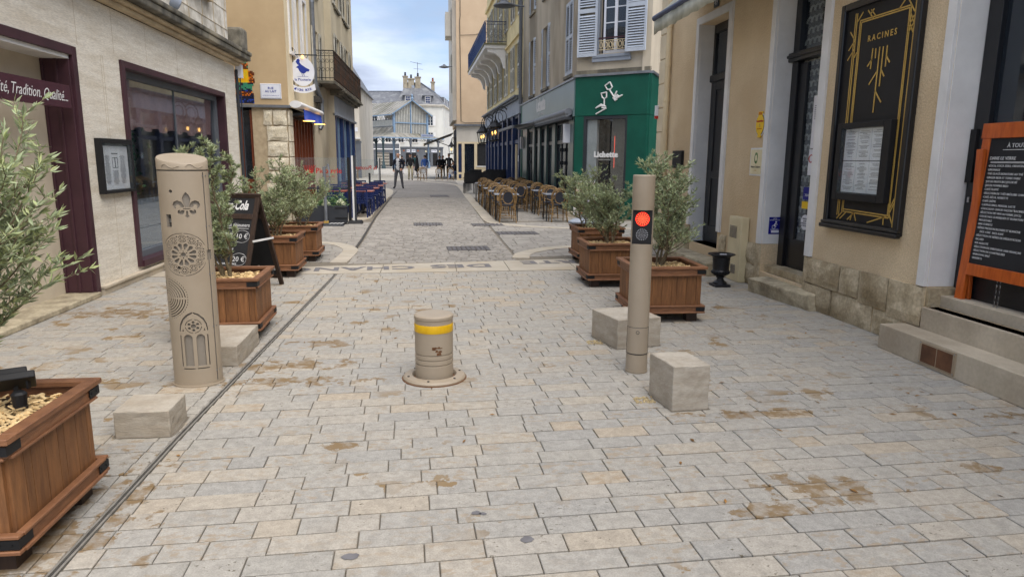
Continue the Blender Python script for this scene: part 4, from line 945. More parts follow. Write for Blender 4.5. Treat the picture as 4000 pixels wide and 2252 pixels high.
# menu panel RACINES
mp = thing('restaurant_sign', 'tall black framed restaurant panel with gold lines, roots emblem and menu case', 'sign', (3.87, 5.85, .89))
def XP(d): return 3.9-d
FB(F1, (-6.395, -5.295, -.03, -.001, .89, 2.925)).build('board', M_['black matt'], mp)
fm = FB(F1, (-6.4, -6.335, -.06, -.0, .885, 2.93), (-5.355, -5.29, -.06, .0, .885, 2.93), (-6.335, -5.355, -.06, .0, 2.865, 2.93), (-6.335, -5.355, -.06, .0, .885, .95)).build('frame', bp, mp, bevel=.012)
FB(F1, (-6.42, -5.27, -.085, -.03, .87, .91), (-6.41, -5.28, -.075, -.03, .911, .94)).build('ledge', bp, mp, bevel=.01)
gold = [((6.173, 2.823), (6.176, 1.0)), ((6.197, 2.826), (6.202, 1.0)), ((6.102, 2.73), (6.11, 1.05)), ((6.122, 2.748), (6.129, 1.04)), ((6.102, 2.732), (5.461, 2.73)), ((6.123, 2.75), (5.445, 2.748)), ((5.462, 2.731), (5.464, 1.05)), ((5.445, 2.748), (5.447, 1.03)), ((5.372, 2.86), (5.372, .955)), ((5.39, 2.86), (5.39, .955)),
 ((6.261, 2.676), (6.18, 2.589)), ((6.18, 2.589), (6.263, 2.512)), ((6.177, 2.513), (6.268, 2.425)), ((6.134, 2.479), (6.164, 2.437)), ((6.161, 2.752), (6.09, 2.819)), ((6.022, 2.82), (5.935, 2.736)), ((5.935, 2.817), (5.985, 2.776)), ((5.975, 2.817), (5.903, 2.75)), ((5.602, 2.741), (5.532, 2.803)), ((5.51, 2.83), (5.4, 2.69)), ((5.451, 2.696), (5.395, 2.6)), ((5.458, 2.631), (5.395, 2.53)), ((5.4, 2.66), (5.462, 2.58)), ((5.4, 2.6), (5.463, 2.52)),
 ((6.107, 1.062), (5.464, 1.05)), ((6.12, 1.04), (5.45, 1.03)), ((6.103, 1.05), (6.204, .965)), ((6.062, 1.035), (6.151, .967)), ((5.938, 1.04), (6.034, .967)), ((5.937, 1.04), (5.899, .967)), ((5.96, 1.032), (5.986, .967)), ((5.733, .967), (5.455, 1.05)), ((5.514, 1.032), (5.511, .967)), ((5.46, 1.091), (5.395, .985)), ((5.443, 1.113), (5.395, 1.2)), ((5.438, 1.079), (5.395, 1.16)), ((6.264, 1.275), (6.201, 1.215))]
m = MB()
for p, q in gold: m.bar((3.867, p[0], p[1]), (3.867, q[0], q[1]), .004, .011, (1, 0, 0)) if 0 else m.bar((3.8675, p[0], p[1]), (3.8675, q[0], q[1]), .011, .003, (1, 0, 0))
m.build('gold_lines', M_['gold'], mp, kind='stuff')
roots = [((5.899, 2.48), (5.906, 2.306)), ((5.897, 2.388), (5.955, 2.333)), ((5.857, 2.473), (5.851, 2.39)), ((5.803, 2.478), (5.808, 1.926)), ((5.807, 2.278), (5.907, 2.173)), ((5.81, 2.112), (5.711, 2.007)), ((5.753, 2.475), (5.757, 2.143)), ((5.754, 2.282), (5.705, 2.222)), ((5.701, 2.475), (5.702, 2.301)), ((5.7, 2.387), (5.65, 2.33))]
m = MB()
for p, q in roots: m.bar((3.8675, p[0], p[1]), (3.8675, q[0], q[1]), .013, .003, (1, 0, 0))
m.build('roots_emblem', M_['gold'], mp)
text('RACINES', .072, tm(F1, -5.79, 2.57, -.0335), M_['gold'], mp, space=1.5, fat=.0012)
cs = FB(F1, (-6.23, -6.16, -.09, -.031, 1.15, 1.85), (-5.56, -5.46, -.09, -.031, 1.15, 1.85), (-6.16, -5.56, -.09, -.031, 1.8, 1.85), (-6.16, -5.56, -.09, -.031, 1.15, 1.215)).build('menu_case', M_['black matt'], mp, bevel=.004)
FB(F1, (-6.16, -5.56, -.045, -.031, 1.215, 1.8)).build('backing', M_['print'], cs)
R_ = random.Random(12)
for i in range(3):
    for j in range(2):
        u0, z0 = -6.155+i*.198, 1.22+j*.29; pg = FB(F1, (u0+.002, u0+.194, -.05, -.0455, z0+.002, z0+.284)).build('menu_page', M_['paper'], cs); m = MB(F1); zz_ = z0+.26
        while zz_ > z0+.03:
            w = R_.uniform(.03, .08); c = u0+.098; m.box(c-w, c+w, -.0515, -.0502, zz_, zz_+.0035); zz_ -= R_.choice((.011, .011, .014, .026))
        m.build('text_lines', M_['print'], pg, kind='stuff')
FB(F1, (-6.16, -5.56, -.086, -.083, 1.215, 1.8)).build('pane', M_['clear screen'], cs)
# small signs on the wall
ye = thing('oval_plaque', 'yellow oval enamel plaque dated 2026 on the sand wall', 'sign', (3.89, 7.97, 1.78))
ov = lambda rx, rz, n=28: [(-7.97+rx*cos(2*pi*i/n), 1.925+rz*sin(2*pi*i/n)) for i in range(n)]
MB(F1).prism(ov(.118, .138), -.012, -.001).build('rim', M_['white paint'], ye); MB(F1).prism(ov(.108, .128), -.014, -.004).build('ring', M_['black matt'], ye); MB(F1).prism(ov(.1, .12), -.016, -.006).build('face', M_['enamel yellow'], ye)
FB(F1, (-8.01, -7.93, -.0165, -.005, 1.775, 1.81)).build('tab', M_['enamel yellow'], ye); FB(F1, (-8.02, -7.92, -.0165, -.005, 2.03, 2.075)).build('tab', M_['enamel yellow'], ye)
text('2026', .045, tm(F1, -7.97, 2.052, -.018), M_['red ink'], ye); text('Gault&Millau', .034, tm(F1, -7.97, 1.965, -.0175), M_['red ink'], ye, fat=.0005); text('TABLE GOURMANDE', .013, tm(F1, -7.97, 1.875, -.0175), M_['red ink'], ye)
m = MB(F1); m.tube([(-7.97+.013*cos(a), -.0168, 1.915+.018*sin(a)) for a in [2*pi*i/12 for i in range(12)]], .0022, 4, True); m.build('emblem', M_['print'], ye)
pq = thing('ivory_plaque', 'ivory plaque with crest and script on the sand wall, below the yellow oval', 'sign', (3.89, 8.0, 1.33))
FB(F1, (-8.17, -7.84, -.008, -.001, 1.325, 1.655)).build('clear_backing', M_['white paint'], pq); FB(F1, (-8.145, -7.865, -.014, -.007, 1.345, 1.635)).build('plate', M_['ivory plaque'], pq)
m = MB(F1); R_ = random.Random(4)
for i in range(26): a = 2*pi*i/26; m.bar((-8.005+.028*cos(a), -.0145, 1.535+.04*sin(a)), (-8.005+.046*cos(a+.25), -.0145, 1.535+.066*sin(a+.25)), .007, .002, (0, 1, 0))
m.build('wreath', M_['green leaf'], pq); text('Maîtres Cuisiniers', .034, tm(F1, -8.005, 1.43, -.0155), M_['print'], pq, shear=.3); FB(F1, (-8.03, -7.98, -.0155, -.014, 1.385, 1.392)).build('flourish', M_['gold'], pq)
mb_ = FB(F1, (-10.86, -10.46, -.045, -.001, 1.38, 1.65)).build('vent_plate', M_['black matt']); tag(mb_, 'dark metal plate with raised lines on the sand wall behind an olive tree', 'plaque'); [FB(F1, (-10.84, -10.48, -.052, -.044, z_, z_+.016)).build('slat', M_['anthracite'], mb_) for z_ in (1.41, 1.445, 1.48, 1.515, 1.55, 1.585)]
ac = thing('access_sign', 'small blue wheelchair ramp call sign in the white door reveal', 'sign', (4.04, 7.72, .65))
FY = fr(0, 7.724, 1, 0)
FB(FY, (3.968, 4.11, -.004, 0, .648, .849)).build('plate', M_['access blue'], ac)
m = MB(FY); m.disc((4.055, -.004, .79), .011, 10, 'y', .002); m.bar((4.05, -.005, .775), (4.03, -.005, .745), .016, .002, (0, 1, 0)); m.bar((4.03, -.005, .745), (4.06, -.005, .74), .01, .002, (0, 1, 0)); m.bar((4.045, -.005, .77), (4.075, -.005, .76), .008, .002, (0, 1, 0)); m.tube([(4.028+.02*cos(a), -.005, .733+.02*sin(a)) for a in [2*pi*i/14 for i in range(14)]], .003, 4, True); m.box(3.99, 4.09, -.006, -.004, .7, .706); m.build('wheelchair_symbol', M_['sign white'], ac)
FB(FY, (4.0, 4.095, -.008, -.004, .665, .692)).build('call_button', M_['sign white'], ac); text('APPEL\nRAMPE D\'ACCES', .018, tm(FY, 4.04, .823, -.0065), M_['sign white'], ac)
# utility cabinet and iron urn at the wall foot
uc = thing('utility_cabinet', 'narrow beige plastic utility cabinet against the wall behind the black urn', 'cabinet', (3.85, 8.25, 0))
m = FB(F1, (-8.43, -8.07, -.11, -.002, 0, .81)); m.build('box', M_['beige plastic'], uc, bevel=.012)
dr = FB(F1, (-8.41, -8.09, -.117, -.109, .34, .79)).build('door', M_['beige plastic'], uc, bevel=.004); [FB(F1, (-8.37, -8.17, -.121, -.116, z_, z_+.006)).build('slit', M_['print'], dr) for z_ in [.55+.014*i for i in range(11)]]
[FB(F1, (-8.3, -8.17, -.115, -.109, z_, z_+.005)).build('slit', M_['print'], uc) for z_ in [.1+.013*i for i in range(9)]]
un = thing('garden_urn', 'black cast iron urn on a square foot beside the wall', 'urn', (3.472, 7.87, 0))
c = (3.472, 7.87, 0)
MB().box(3.372, 3.572, 7.77, 7.97, 0, .03, .004).build('foot', M_['cast iron'], un, bevel=.005)
MB().lathe([(.085, .03), (.08, .05), (.045, .075), (.036, .1), (.05, .112), (.05, .125), (.038, .135)], 28, c).build('stem', M_['cast iron'], un, smooth=True)
MB().lathe([(.038, .133), (.07, .145), (.098, .165), (.106, .185), (.1, .2), (.096, .205), (.1, .3), (.105, .355), (.125, .375), (.16, .386), (.162, .396), (.145, .4), (.112, .385), (.1, .36)], 32, c).build('bowl', M_['cast iron'], un, smooth=True)
m = MB(); [m.tube([(c[0]+r_*cos(a), c[1]+r_*sin(a), z_) for r_, z_ in ((.068, .142), (.1, .162), (.11, .185))], .008, 5) for a in [2*pi*i/20 for i in range(20)]]; m.build('gadroons', M_['cast iron'], un, kind='stuff')
MB().box(3.45, 3.53, 7.85, 7.88, .386, .392).build('litter', M_['paper'], un)
# orange chalk board on the step
cb = thing('chalk_board', 'orange framed chalk menu board on the stone steps at the right edge', 'menu board', (4.08, 4.45, .37))
tilt = Matrix.Translation((4.04, 0, .37)) @ Matrix.Rotation(radians(3.2), 4, 'Y') @ Matrix.Translation((-4.04, 0, -.37))
FBd = tilt @ fr(4.04, 0, 0, -1)
ow = M_['orange wood']
for u0, u1, n in ((-4.82, -4.745, 'post'), (-4.16, -4.085, 'post')): FB(FBd, (u0, u1, 0, .035, .372, 1.78)).build(n, ow, cb, bevel=.004)
FB(FBd, (-4.83, -4.075, -.006, .03, 1.68, 1.79)).build('rail', ow, cb, bevel=.004); FB(FBd, (-4.745, -4.16, -.004, .03, .66, .75)).build('rail', ow, cb, bevel=.004)
FB(FBd, (-4.745, -4.16, .008, .02, .75, 1.68)).build('slate', M_['slate board'], cb)
bk = Matrix.Translation((4.1, 0, .37)) @ Matrix.Rotation(radians(-2.0), 4, 'Y') @ Matrix.Translation((-4.1, 0, -.37)) @ fr(4.1, 0, 0, -1)
for u0, u1 in ((-4.8, -4.74), (-4.16, -4.1)): FB(bk, (u0, u1, 0, .03, .372, 1.6)).build('leg', ow, cb, bevel=.004)
lines = ['DANS LE VERRE', '·COCA, COCA ZERO, ORANGINA', '·LIMONADE', '·THÉ GLACÉ SIGNATURE AU THÉ', '·GINGER BEER ET TONIC FABLE', '·JUS DE FRUITS BIO JUS DE RÉ', '·JUS DE POMMES BRIO', '·CAFÉ FRAPPÉ', '·SÉLECTION DE THÉS BRÛLERIE CHARTRES', '·CAFÉ, DÉCA, NOISETTE', '·CAFÉ CRÈME', '·CAPPUCCINO, MOCHA, LATTE', '·CHOCOLAT CHAUD FAÇON "RACINES"', '·SÉLECTION DE VINS AU VERRE (15CL)', '·COCKTAILS CLASSIQUES ET SIGNATURE', '·MOCKTAILS', '·BAR À SPRITZ', '·BIÈRES PRESSION BLONDE ET BLANCHE', '     25CL 4.50€  50CL 8.50€', '·SÉLECTION DE BIÈRES DE DÉGUSTATION', '·RICARD', '·KIR ALIGOTÉ', '·SÉLECTION DE SPIRITUEUX 100% FRANÇAIS', '·SÉLECTION DE CHARTREUSES', '·SNACKING SALÉ', '·DESSERTS']
text('À TOUTE HEURE', .042, tm(FBd, -4.43, 1.625, .0065), M_['chalk'], cb)
zz_ = 1.535
for i, s in enumerate(lines):
    text(s, .033 if i == 0 else .0215, tm(FBd, -4.725, zz_, .0065), M_['chalk'], cb, align='LEFT', shear=.05); zz_ -= .055 if i == 0 else .0285
FB(FBd, (-4.71, -4.4, .0055, .0075, 1.508, 1.512), (-4.71, -4.4, .0055, .0075, 1.501, 1.505), (-4.62, -4.3, .0055, .0075, 1.594, 1.598)).build('underline', M_['chalk'], cb)
m = MB()
for y in (4.42, 4.45):
    for i in range(14): zc = .66-i*.02; m.tube([(4.06+.006*cos(a)*(i % 2), y+.006*cos(a)*((i+1) % 2), zc+.012*sin(a)) for a in [2*pi*j/8 for j in range(8)]], .002, 3, True)
m.build('chain', M_['steel'], cb, kind='stuff')
# ------------------------------------------------------------------ building on the left with the travertine front
F2 = fr(-3.63, 0, 0, 1)                      # u = Y, y goes into the wall (-X)
lb = thing('corner_restaurant', 'two storey corner house with travertine front and plum window frames on the left', 'building', (-3.63, 10, 0))
wall(MB(F2), 1.5, 13.8, .0, 3.16, [(4.56, 7.77, .0, 2.55), (8.9, 12.97, .17, 2.58)], .35).build('travertine_wall', M_['travertine'], lb)
m = MB(F2)
for u, z0 in ((7.9, 2.62), (8.45, 1.3), (8.75, 2.66), (9.7, 2.66), (10.8, 2.66), (11.9, 2.66), (13.2, 0), (8.4, .2), (2.8, 0), (6.2, 2.6)): m.box(u, u+.004, -.001, .01, z0 if z0 > 1 else 0, 3.15 if z0 > 2 else (3.15 if u > 13 else 2.6))
m.build('joints', M_['mortar'], lb)
FB(F2, (1.5, 13.8, 3.2, 3.5, 0, 3.1), (1.5, 13.8, .36, 3.5, 3.06, 3.2)).build('back_wall', M_['room dark'], lb)
MB().box(-9, -3.64, 13.55, 13.79, 0, 3.16).build('side_wall', M_['old limestone'], lb)
# plum door surround and recess
pl_ = M_['plum paint']
FB(F2, (7.72, 7.81, -.03, .36, 0, 2.59), (4.6, 7.719, -.03, .36, 2.5, 2.59), (4.5, 4.599, -.03, .36, 0, 2.59)).build('door_frame', pl_, lb, bevel=.004)
FB(F2, (7.69, 7.719, .0, .27, .06, 2.5), (7.675, 7.69, .11, .14, .06, 2.5), (7.675, 7.69, .245, .27, .06, 2.5)).build('jamb_panel', pl_, lb, bevel=.004)
FB(F2, (4.6, 7.75, .272, .5, .0, 2.5)).build('recess_wall', M_['cream plaster'], lb); FB(F2, (4.6, 7.71, .0, .42, 2.46, 2.499)).build('recess_ceiling', M_['white trim'], lb)
FB(F2, (4.6, 7.75, -.06, .42, .0, .055)).build('door_sill', M_['worn step'], lb, bevel=.01)
sg = thing('name_board', 'plum board with white script across the doorway on the left', 'sign', (-3.66, 6.5, 1.96))
FB(F2, (4.7, 7.56, -.045, .0, 1.965, 2.185)).build('board', M_['plum board'], sg); ur = 7.5
for s_ in ('Qualité...', 'Tradition.', 'Convivialité,'):
    o = text(s_, .142, tm(F2, ur, 2.07, -.048), M_['white paint'], sg, align='RIGHT', shear=.4, fat=-.0006, sx=.86); ur = min(v.co.y for v in o.data.vertices)+6.5-.05
# window
wf = FB(F2, (8.86, 8.95, -.03, .3, .15, 2.61), (12.92, 13.01, -.03, .3, .15, 2.61), (8.95, 12.92, -.03, .3, 2.53, 2.61), (8.95, 12.92, -.05, .3, .14, .22)).build('window', pl_, lb, bevel=.004)
FB(F2, (8.951, 9.05, .1, .3, .22, 2.53), (12.82, 12.919, .1, .2, .22, 2.53), (9.05, 12.82, .1, .2, .22, .3), (9.05, 12.82, .1, .2, 2.45, 2.529), (10.95, 10.965, .13, .16, .3, 2.45)).build('frame', M_['slate grey paint'], wf)
FB(F2, (9.05, 12.82, .14, .146, .3, 2.45)).build('pane', M_['shop glass'], wf)
FB(F2, (9.06, 12.8, .16, .165, .3, .95)).build('frosted_film', M_['grey blue paint'], wf)
m = MB(F2); n = 90
bl_ = [(9.06+3.74*i/n, .17+.008*sin(i*.9), 2.45) for i in range(n+1)]+[(9.06+3.74*i/n, .20+.02*sin(i*.9+.4)+.01*sin(i*.23), 1.85+.025*sin(i*.45)) for i in range(n+1)]
m.add(bl_, [(i, i+1, i+n+2, i+n+1) for i in range(n)]); m.build('blind', M_['blind fabric'], wf, smooth=True)
FB(F2, (9.1, 12.8, 3.0, 3.15, .2, 2.4)).build('room_wall', M_['room warm'], lb)
FB(F2, (8.96, 12.9, .36, 3.1, .15, .2)).build('room_floor', M_['red wood'], lb)
# plants inside behind the glass
for u, s in ((9.5, 71), (10.3, 72)):
    pt = MB(F2); R_ = random.Random(s)
    for i in range(420):
        p = Vector((u+R_.gauss(0, .16), .75+R_.gauss(0, .15), R_.uniform(.5, 2.0))); a = Vector((R_.gauss(0, 1), R_.gauss(0, 1), R_.gauss(0, 1))).normalized()*.07; b_ = a.cross(Vector((R_.gauss(0, 1), R_.gauss(0, 1), 1))).normalized()*.025
        pt.add([p, p+a*.5+b_, p+a, p+a*.5-b_], [(0, 1, 2, 3)])
    t = thing('house_plant', 'leafy indoor plant behind the restaurant window, ' + ('left of the two' if s == 71 else 'right of the two'), 'plant', (-4.4, u, .2)); pt.build('foliage', M_['green leaf'], t, kind='stuff')
    MB(F2).lathe([(.1, .2), (.14, .5), (.13, .51)], 14, (u, .75, 0)).build('pot', M_['white trim'], t); MB(F2).tube([(u, .75, .45), (u+.03, .76, 1.8)], .015, 6).build('stem', M_['olive bark'], t)
# plinth
FB(F2, (7.83, 13.8, -.05, .0, 0, .07), (7.82, 13.81, -.075, .0, .071, .1)).build('plinth', M_['step limestone'], lb, bevel=.004)
# cornice, upper floor
FB(F2, (1.5, 13.95, -.1, .0, 3.162, 3.22), (1.5, 13.97, -.16, .0, 3.221, 3.27)).build('cornice_moulding', M_['cornice lower'], lb, bevel=.02)
FB(F2, (1.5, 14.02, -.26, .4, 3.271, 3.36), (1.5, 14.04, -.28, .4, 3.361, 3.43)).build('cornice', M_['grey cornice'], lb, bevel=.015)
FB(F2, (13.75, 14.12, -.2, .1, 3.44, 3.85)).build('corner_stone', M_['weathered stone'], lb, bevel=.05)
wall(MB(F2 @ Matrix.Translation((0, .06, 0))), 1.5, 13.75, 3.43, 6.2, [(11.6, 12.6, 4.15, 5.9), (7.6, 8.6, 4.15, 5.9)], .2).build('upper_wall', M_['old limestone'], lb)
FB(F2, (1.5, 13.74, .262, 5, 3.43, 6.19), (1.3, 14.0, -.25, 5.2, 6.2, 6.4)).build('upper_core', M_['old limestone'], lb)
R_ = random.Random(6); z = 3.44
while z < 6.0:                                # ashlar joints
    m = MB(F2); u = 1.6+R_.uniform(0, .5); m.box(1.5, 13.74, .052, .06, z+.33, z+.336)
    while u < 13.7: m.box(u, u+.005, .052, .06, z, z+.33); u += R_.uniform(.45, .75)
    m.build('ashlar_joint', M_['mortar'], lb, kind='stuff'); z += .336
def shutter(F, u0, u1, z0, z1, d, mt, parent, mid=.52, ang=0., hinge=0, n=None, fw=.055):
    """louvred shutter leaf lying on the wall; each slat a piece of its own"""
    T = F
    if ang:
        h = u0 if hinge == 0 else u1; T = F @ Matrix.Translation((h, d, 0)) @ Matrix.Rotation(ang if hinge == 0 else -ang, 4, 'Z') @ Matrix.Translation((-h, -d, 0))
    zm = z0+(z1-z0)*mid
    s = FB(T, (u0, u0+fw, d, d+.035, z0, z1), (u1-fw, u1, d, d+.035, z0, z1), (u0+fw, u1-fw, d, d+.035, z0, z0+.09), (u0+fw, u1-fw, d, d+.035, z1-.08, z1), (u0+fw, u1-fw, d, d+.035, zm-.05, zm+.05)).build('shutter', mt, parent)
    FB(T, (u0+fw, u1-fw, d+.034, d+.038, z0+.09, z1-.08)).build('backing', M_['grey cornice'], s)
    pit = .062; sm = None; off = ORG.get(s.name)
    mm = MB(); mm.add([(-.5, -.004, -.024), (.5, -.004, -.024), (.5, .0, -.024), (-.5, .0, -.024), (-.5, .03, .022), (.5, .03, .022), (.5, .034, .022), (-.5, .034, .022)], MB.BF); sm = mm.mesh('slat', mt)
    zs = []
    q = z0+.09+pit*.5
    while q < z1-.1:
        if abs(q-zm) > .075: zs.append(q)
        q += pit
    for q in zs:
        o = link('slat', sm, s); W_ = T @ Matrix.Translation(((u0+u1)/2, d, q)) @ Matrix.Diagonal((u1-u0-2*fw, 1, 1, 1))
        o.matrix_local = (Matrix.Translation(-off) if off is not None else Matrix()) @ W_
    return s
def sash(F, u0, u1, z0, z1, d, parent, mt, rows=4, cols=2, curtain=True):
    w = FB(F, (u0, u0+.05, d, d+.05, z0, z1), (u1-.05, u1, d, d+.05, z0, z1), (u0+.05, u1-.05, d, d+.05, z0, z0+.06), (u0+.05, u1-.05, d, d+.05, z1-.05, z1)).build('window', mt, parent)
    m = MB(F); c = (u0+u1)/2
    if cols == 2: m.box(c-.04, c+.04, d-.005, d+.045, z0+.06, z1-.05)
    for i in range(1, rows): zq = z0+(z1-z0)*i/rows; m.box(u0+.05, c-.04, d+.008, d+.04, zq-.013, zq+.013); m.box(c+.04, u1-.05, d+.008, d+.04, zq-.013, zq+.013)
    m.build('glazing_bars', mt, w)
    pm = []
    for k in range(2):
        a, b_ = (u0+.05, c-.04) if k == 0 else (c+.04, u1-.05)
        for i in range(rows):
            zq0 = z0+(z1-z0)*i/rows+.013; zq1 = z0+(z1-z0)*(i+1)/rows-.013; FB(F, (a, b_, d+.02, d+.026, max(zq0, z0+.06), min(zq1, z1-.05))).build('pane', M_['window glass'], w)
    if curtain: FB(F, (u0+.05, u1-.05, d+.08, d+.085, z0, z1)).build('curtain', M_['curtain'], w)
    return w
for u in (12.1, 8.1):
    shutter(F2, u-.5, u-.01, 4.17, 5.88, .08, M_['white shutter'], lb); shutter(F2, u+.01, u+.5, 4.17, 5.88, .08, M_['white shutter'], lb)
    FB(F2, (u-.6, u+.6, -.02, .1, 4.05, 4.15)).build('window_sill', M_['cornice lower'], lb)
# wall spotlight on the cornice
sl_ = thing('facade_spotlight', 'grey round spotlight on the cornice of the travertine house', 'lamp', (-3.75, 10.95, 3.43))
m = MB(); m.tube([(-3.72, 10.95, 3.43), (-3.7, 10.95, 3.6)], .02, 8); m.tube([(-3.72, 10.9, 3.43), (-3.8, 10.85, 3.55), (-3.7, 10.95, 3.68)], .008, 6); m.build('stem', M_['grey blue paint'], sl_)
m = MB(Matrix.Translation((-3.68, 11.0, 3.68)) @ Matrix.Rotation(-1.0, 4, 'Y') @ Matrix.Rotation(.5, 4, 'X')); m.lathe([(.04, -.09), (.1, -.07), (.14, .02), (.145, .06), (.13, .065)], 24); m.build('head', M_['grey blue paint'], sl_, smooth=True)
# cables at the corner
m = MB(); m.tube([(-3.6, 13.83, 3.1), (-3.6, 13.85, 1.5), (-3.58, 13.83, .1)], .03, 8); m.tube([(-3.55, 13.86, 3.0), (-3.54, 13.86, .2)], .012, 6); tag(m.build('corner_pipe', M_['anthracite']), 'dark pipe and cable down the corner of the travertine house', 'pipe')
tag(MB().box(-3.62, -3.5, 13.82, 13.92, 2.95, 3.2).build('junction_box', M_['sign white'], None, bevel=.01), 'white junction box under the cornice corner of the travertine house', 'junction box')
# menu case on the travertine
mc = thing('menu_case', 'black framed menu case on the travertine wall beside the window', 'menu case', (-3.6, 8.45, 1.08))
FB(F2, (8.05, 8.09, -.07, -.001, 1.085, 1.69), (8.81, 8.86, -.07, -.001, 1.085, 1.69), (8.09, 8.81, -.07, -.001, 1.64, 1.69), (8.09, 8.81, -.07, -.001, 1.085, 1.12)).build('frame', M_['black matt'], mc, bevel=.003)
FB(F2, (8.09, 8.81, -.02, -.001, 1.12, 1.64)).build('backing', M_['anthracite'], mc); pg = FB(F2, (8.13, 8.78, -.03, -.021, 1.125, 1.61)).build('menu_sheet', M_['paper'], mc)
m = MB(F2); R_ = random.Random(3)
for c0 in (8.25, 8.44, 8.63):
    zq = 1.5 if c0 != 8.44 else 1.33
    while zq > 1.18: w = R_.uniform(.035, .075); m.box(c0-w, c0+w, -.0318, -.0302, zq, zq+.004); zq -= .0125
m.box(8.37, 8.51, -.0318, -.0302, 1.365, 1.372); m.box(8.37, 8.51, -.0318, -.0302, 1.475, 1.482); m.box(8.37, 8.378, -.0318, -.0302, 1.365, 1.48); m.box(8.5, 8.51, -.0318, -.0302, 1.365, 1.48); m.box(8.43, 8.45, -.0318, -.0302, 1.37, 1.48); m.build('text_lines', M_['print'], pg, kind='stuff')
FB(F2, (8.36, 8.52, -.0318, -.0302, 1.52, 1.532)).build('heading', M_['print'], pg)
FB(F2, (8.07, 8.83, -.062, -.058, 1.1, 1.66)).build('pane', M_['clear screen'], mc)
# ------------------------------------------------------------------ left, beyond the side lane: ochre house
F3 = fr(0, 16.5, 1, 0); F4 = fr(-3.2, 0, 0, 1)
oh = thing('ochre_house', 'tall ochre house with old stone pier and timber shop front on the left', 'building', (-3.2, 16.5, 0))
wall(MB(F3), -8, -3.2, 2.66, 10.5, [(-7.2, -6.3, 4, 6)], .25, False).build('gable_wall', M_['ochre render'], oh)
wall(MB(F4), 16.5, 19.88, 2.62, 10.5, [(16.98, 17.42, 3.95, 5.35), (17.82, 18.3, 3.95, 5.35), (18.68, 19.14, 3.95, 5.35), (16.98, 17.42, 6.6, 8.2), (17.82, 18.3, 6.6, 8.2), (18.68, 19.14, 6.6, 8.2)], .2, False).build('street_wall', M_['cream render'], oh)
MB().box(-8, -3.42, 16.76, 19.86, 0, 10.5).build('core', M_['room dark'], oh); MB().box(-8.2, -2.95, 16.3, 19.88, 10.5, 10.7).build('eaves', M_['grey cornice'], oh)
for a, b_ in ((16.98, 17.42), (17.82, 18.3), (18.68, 19.14)):
    for z0 in (3.95, 6.6):
        FB(F4, (a-.09, a-.001, -.035, .02, z0-.05, z0+1.5), (b_+.001, b_+.09, -.035, .02, z0-.05, z0+1.5), (a, b_, -.035, .02, z0+1.402, z0+1.5), (a-.1, b_+.1, -.06, .05, z0-.12, z0-.051)).build('window_surround', M_['white trim'], oh)
        FB(F4, (a, b_, .12, .14, z0, z0+1.4)).build('closed_shutter', M_['dark wood'] if 0 else M_['grey cornice'], oh)
FB(F3, (-8, -3.16, -.05, .02, 2.6, 2.66)).build('ledge', M_['zinc'], oh)
# stone pier and ground floor of the gable side
FB(F3, (-4.02, -3.25, .02, .6, 0, 2.6)).build('pier', M_['mortar'], oh)
R_ = random.Random(14); z = .05
while z < 2.5:
    h = R_.uniform(.27, .36); u = -3.86
    cuts = [-3.78, R_.uniform(-3.6, -3.5), -3.25] if R_.random() < .6 else [-3.72, -3.25]
    for a, b_ in zip(cuts, cuts[1:]):
        m = MB(F3); n = 4; V = {}
        for i in range(n+1):
            for j in range(n+1):
                ed = i in (0, n) or j in (0, n); V[i, j] = len(m.v); m.v.append(tuple(F3 @ Vector((a+.012+(b_-a-.02)*i/n+(R_.uniform(-.014, .014) if ed else 0), .0 if ed else -.018+R_.uniform(-.006, .006), z+.012+(h-.03)*j/n+(R_.uniform(-.012, .012) if ed else 0)))))
        for i in range(n):
            for j in range(n): m.f.append((V[i, j], V[i+1, j], V[i+1, j+1], V[i, j+1])); m.mi.append(0)
        m.build('stone', M_['pier stone'], oh)
    for k in range(2):                         # return face along the street
        FB(F4, (16.53+k*.2, 16.72+k*.2, .0, .04, z+.01, z+h-.01)).build('stone', M_['pier stone'], oh)
    z += h
FB(F3, (-8, -4.3, .02, .6, 0, 2.6)).build('lower_wall', M_['mortar'], oh)
dd = FB(F3, (-4.3, -4.25, .05, .12, 0, 2.55), (-4.08, -4.03, .05, .12, 0, 2.55), (-4.25, -4.08, .08, .12, 0, 1)).build('door', M_['red wood'], oh); FB(F3, (-4.25, -4.08, .1, .105, 1, 2.55)).build('pane', M_['window glass'], dd)
# timber shop front on the street side
ts = FB(F4, (16.95, 19.86, .06, .14, 2.38, 2.7)).build('shop_front', M_['dark wood'], oh)
for i, u in enumerate((16.96, 17.3, 17.72, 18.06, 18.5, 18.9, 19.35, 19.74)): FB(F4, (u, u+.1, .03, .14, 0, 2.4)).build('post', M_['red wood'], ts)
for a, b_ in zip((17.06, 17.4, 17.82, 18.16, 18.6, 19.0, 19.45), (17.3, 17.72, 18.06, 18.5, 18.9, 19.35, 19.74)):
    FB(F4, (a, b_, .1, .106, .5, 2.38)).build('pane', M_['window glass'], ts); FB(F4, (a, b_, .08, .13, 0, .5)).build('panel', M_['red wood'], ts)
for u in (17.3, 18.9):
    MB(F4).lathe([(.05, 2.37), (.14, 2.36), (.14, 2.35)], 14, (u, -.3, 0)).build('ceiling_light', M_['lamp glow'], ts)
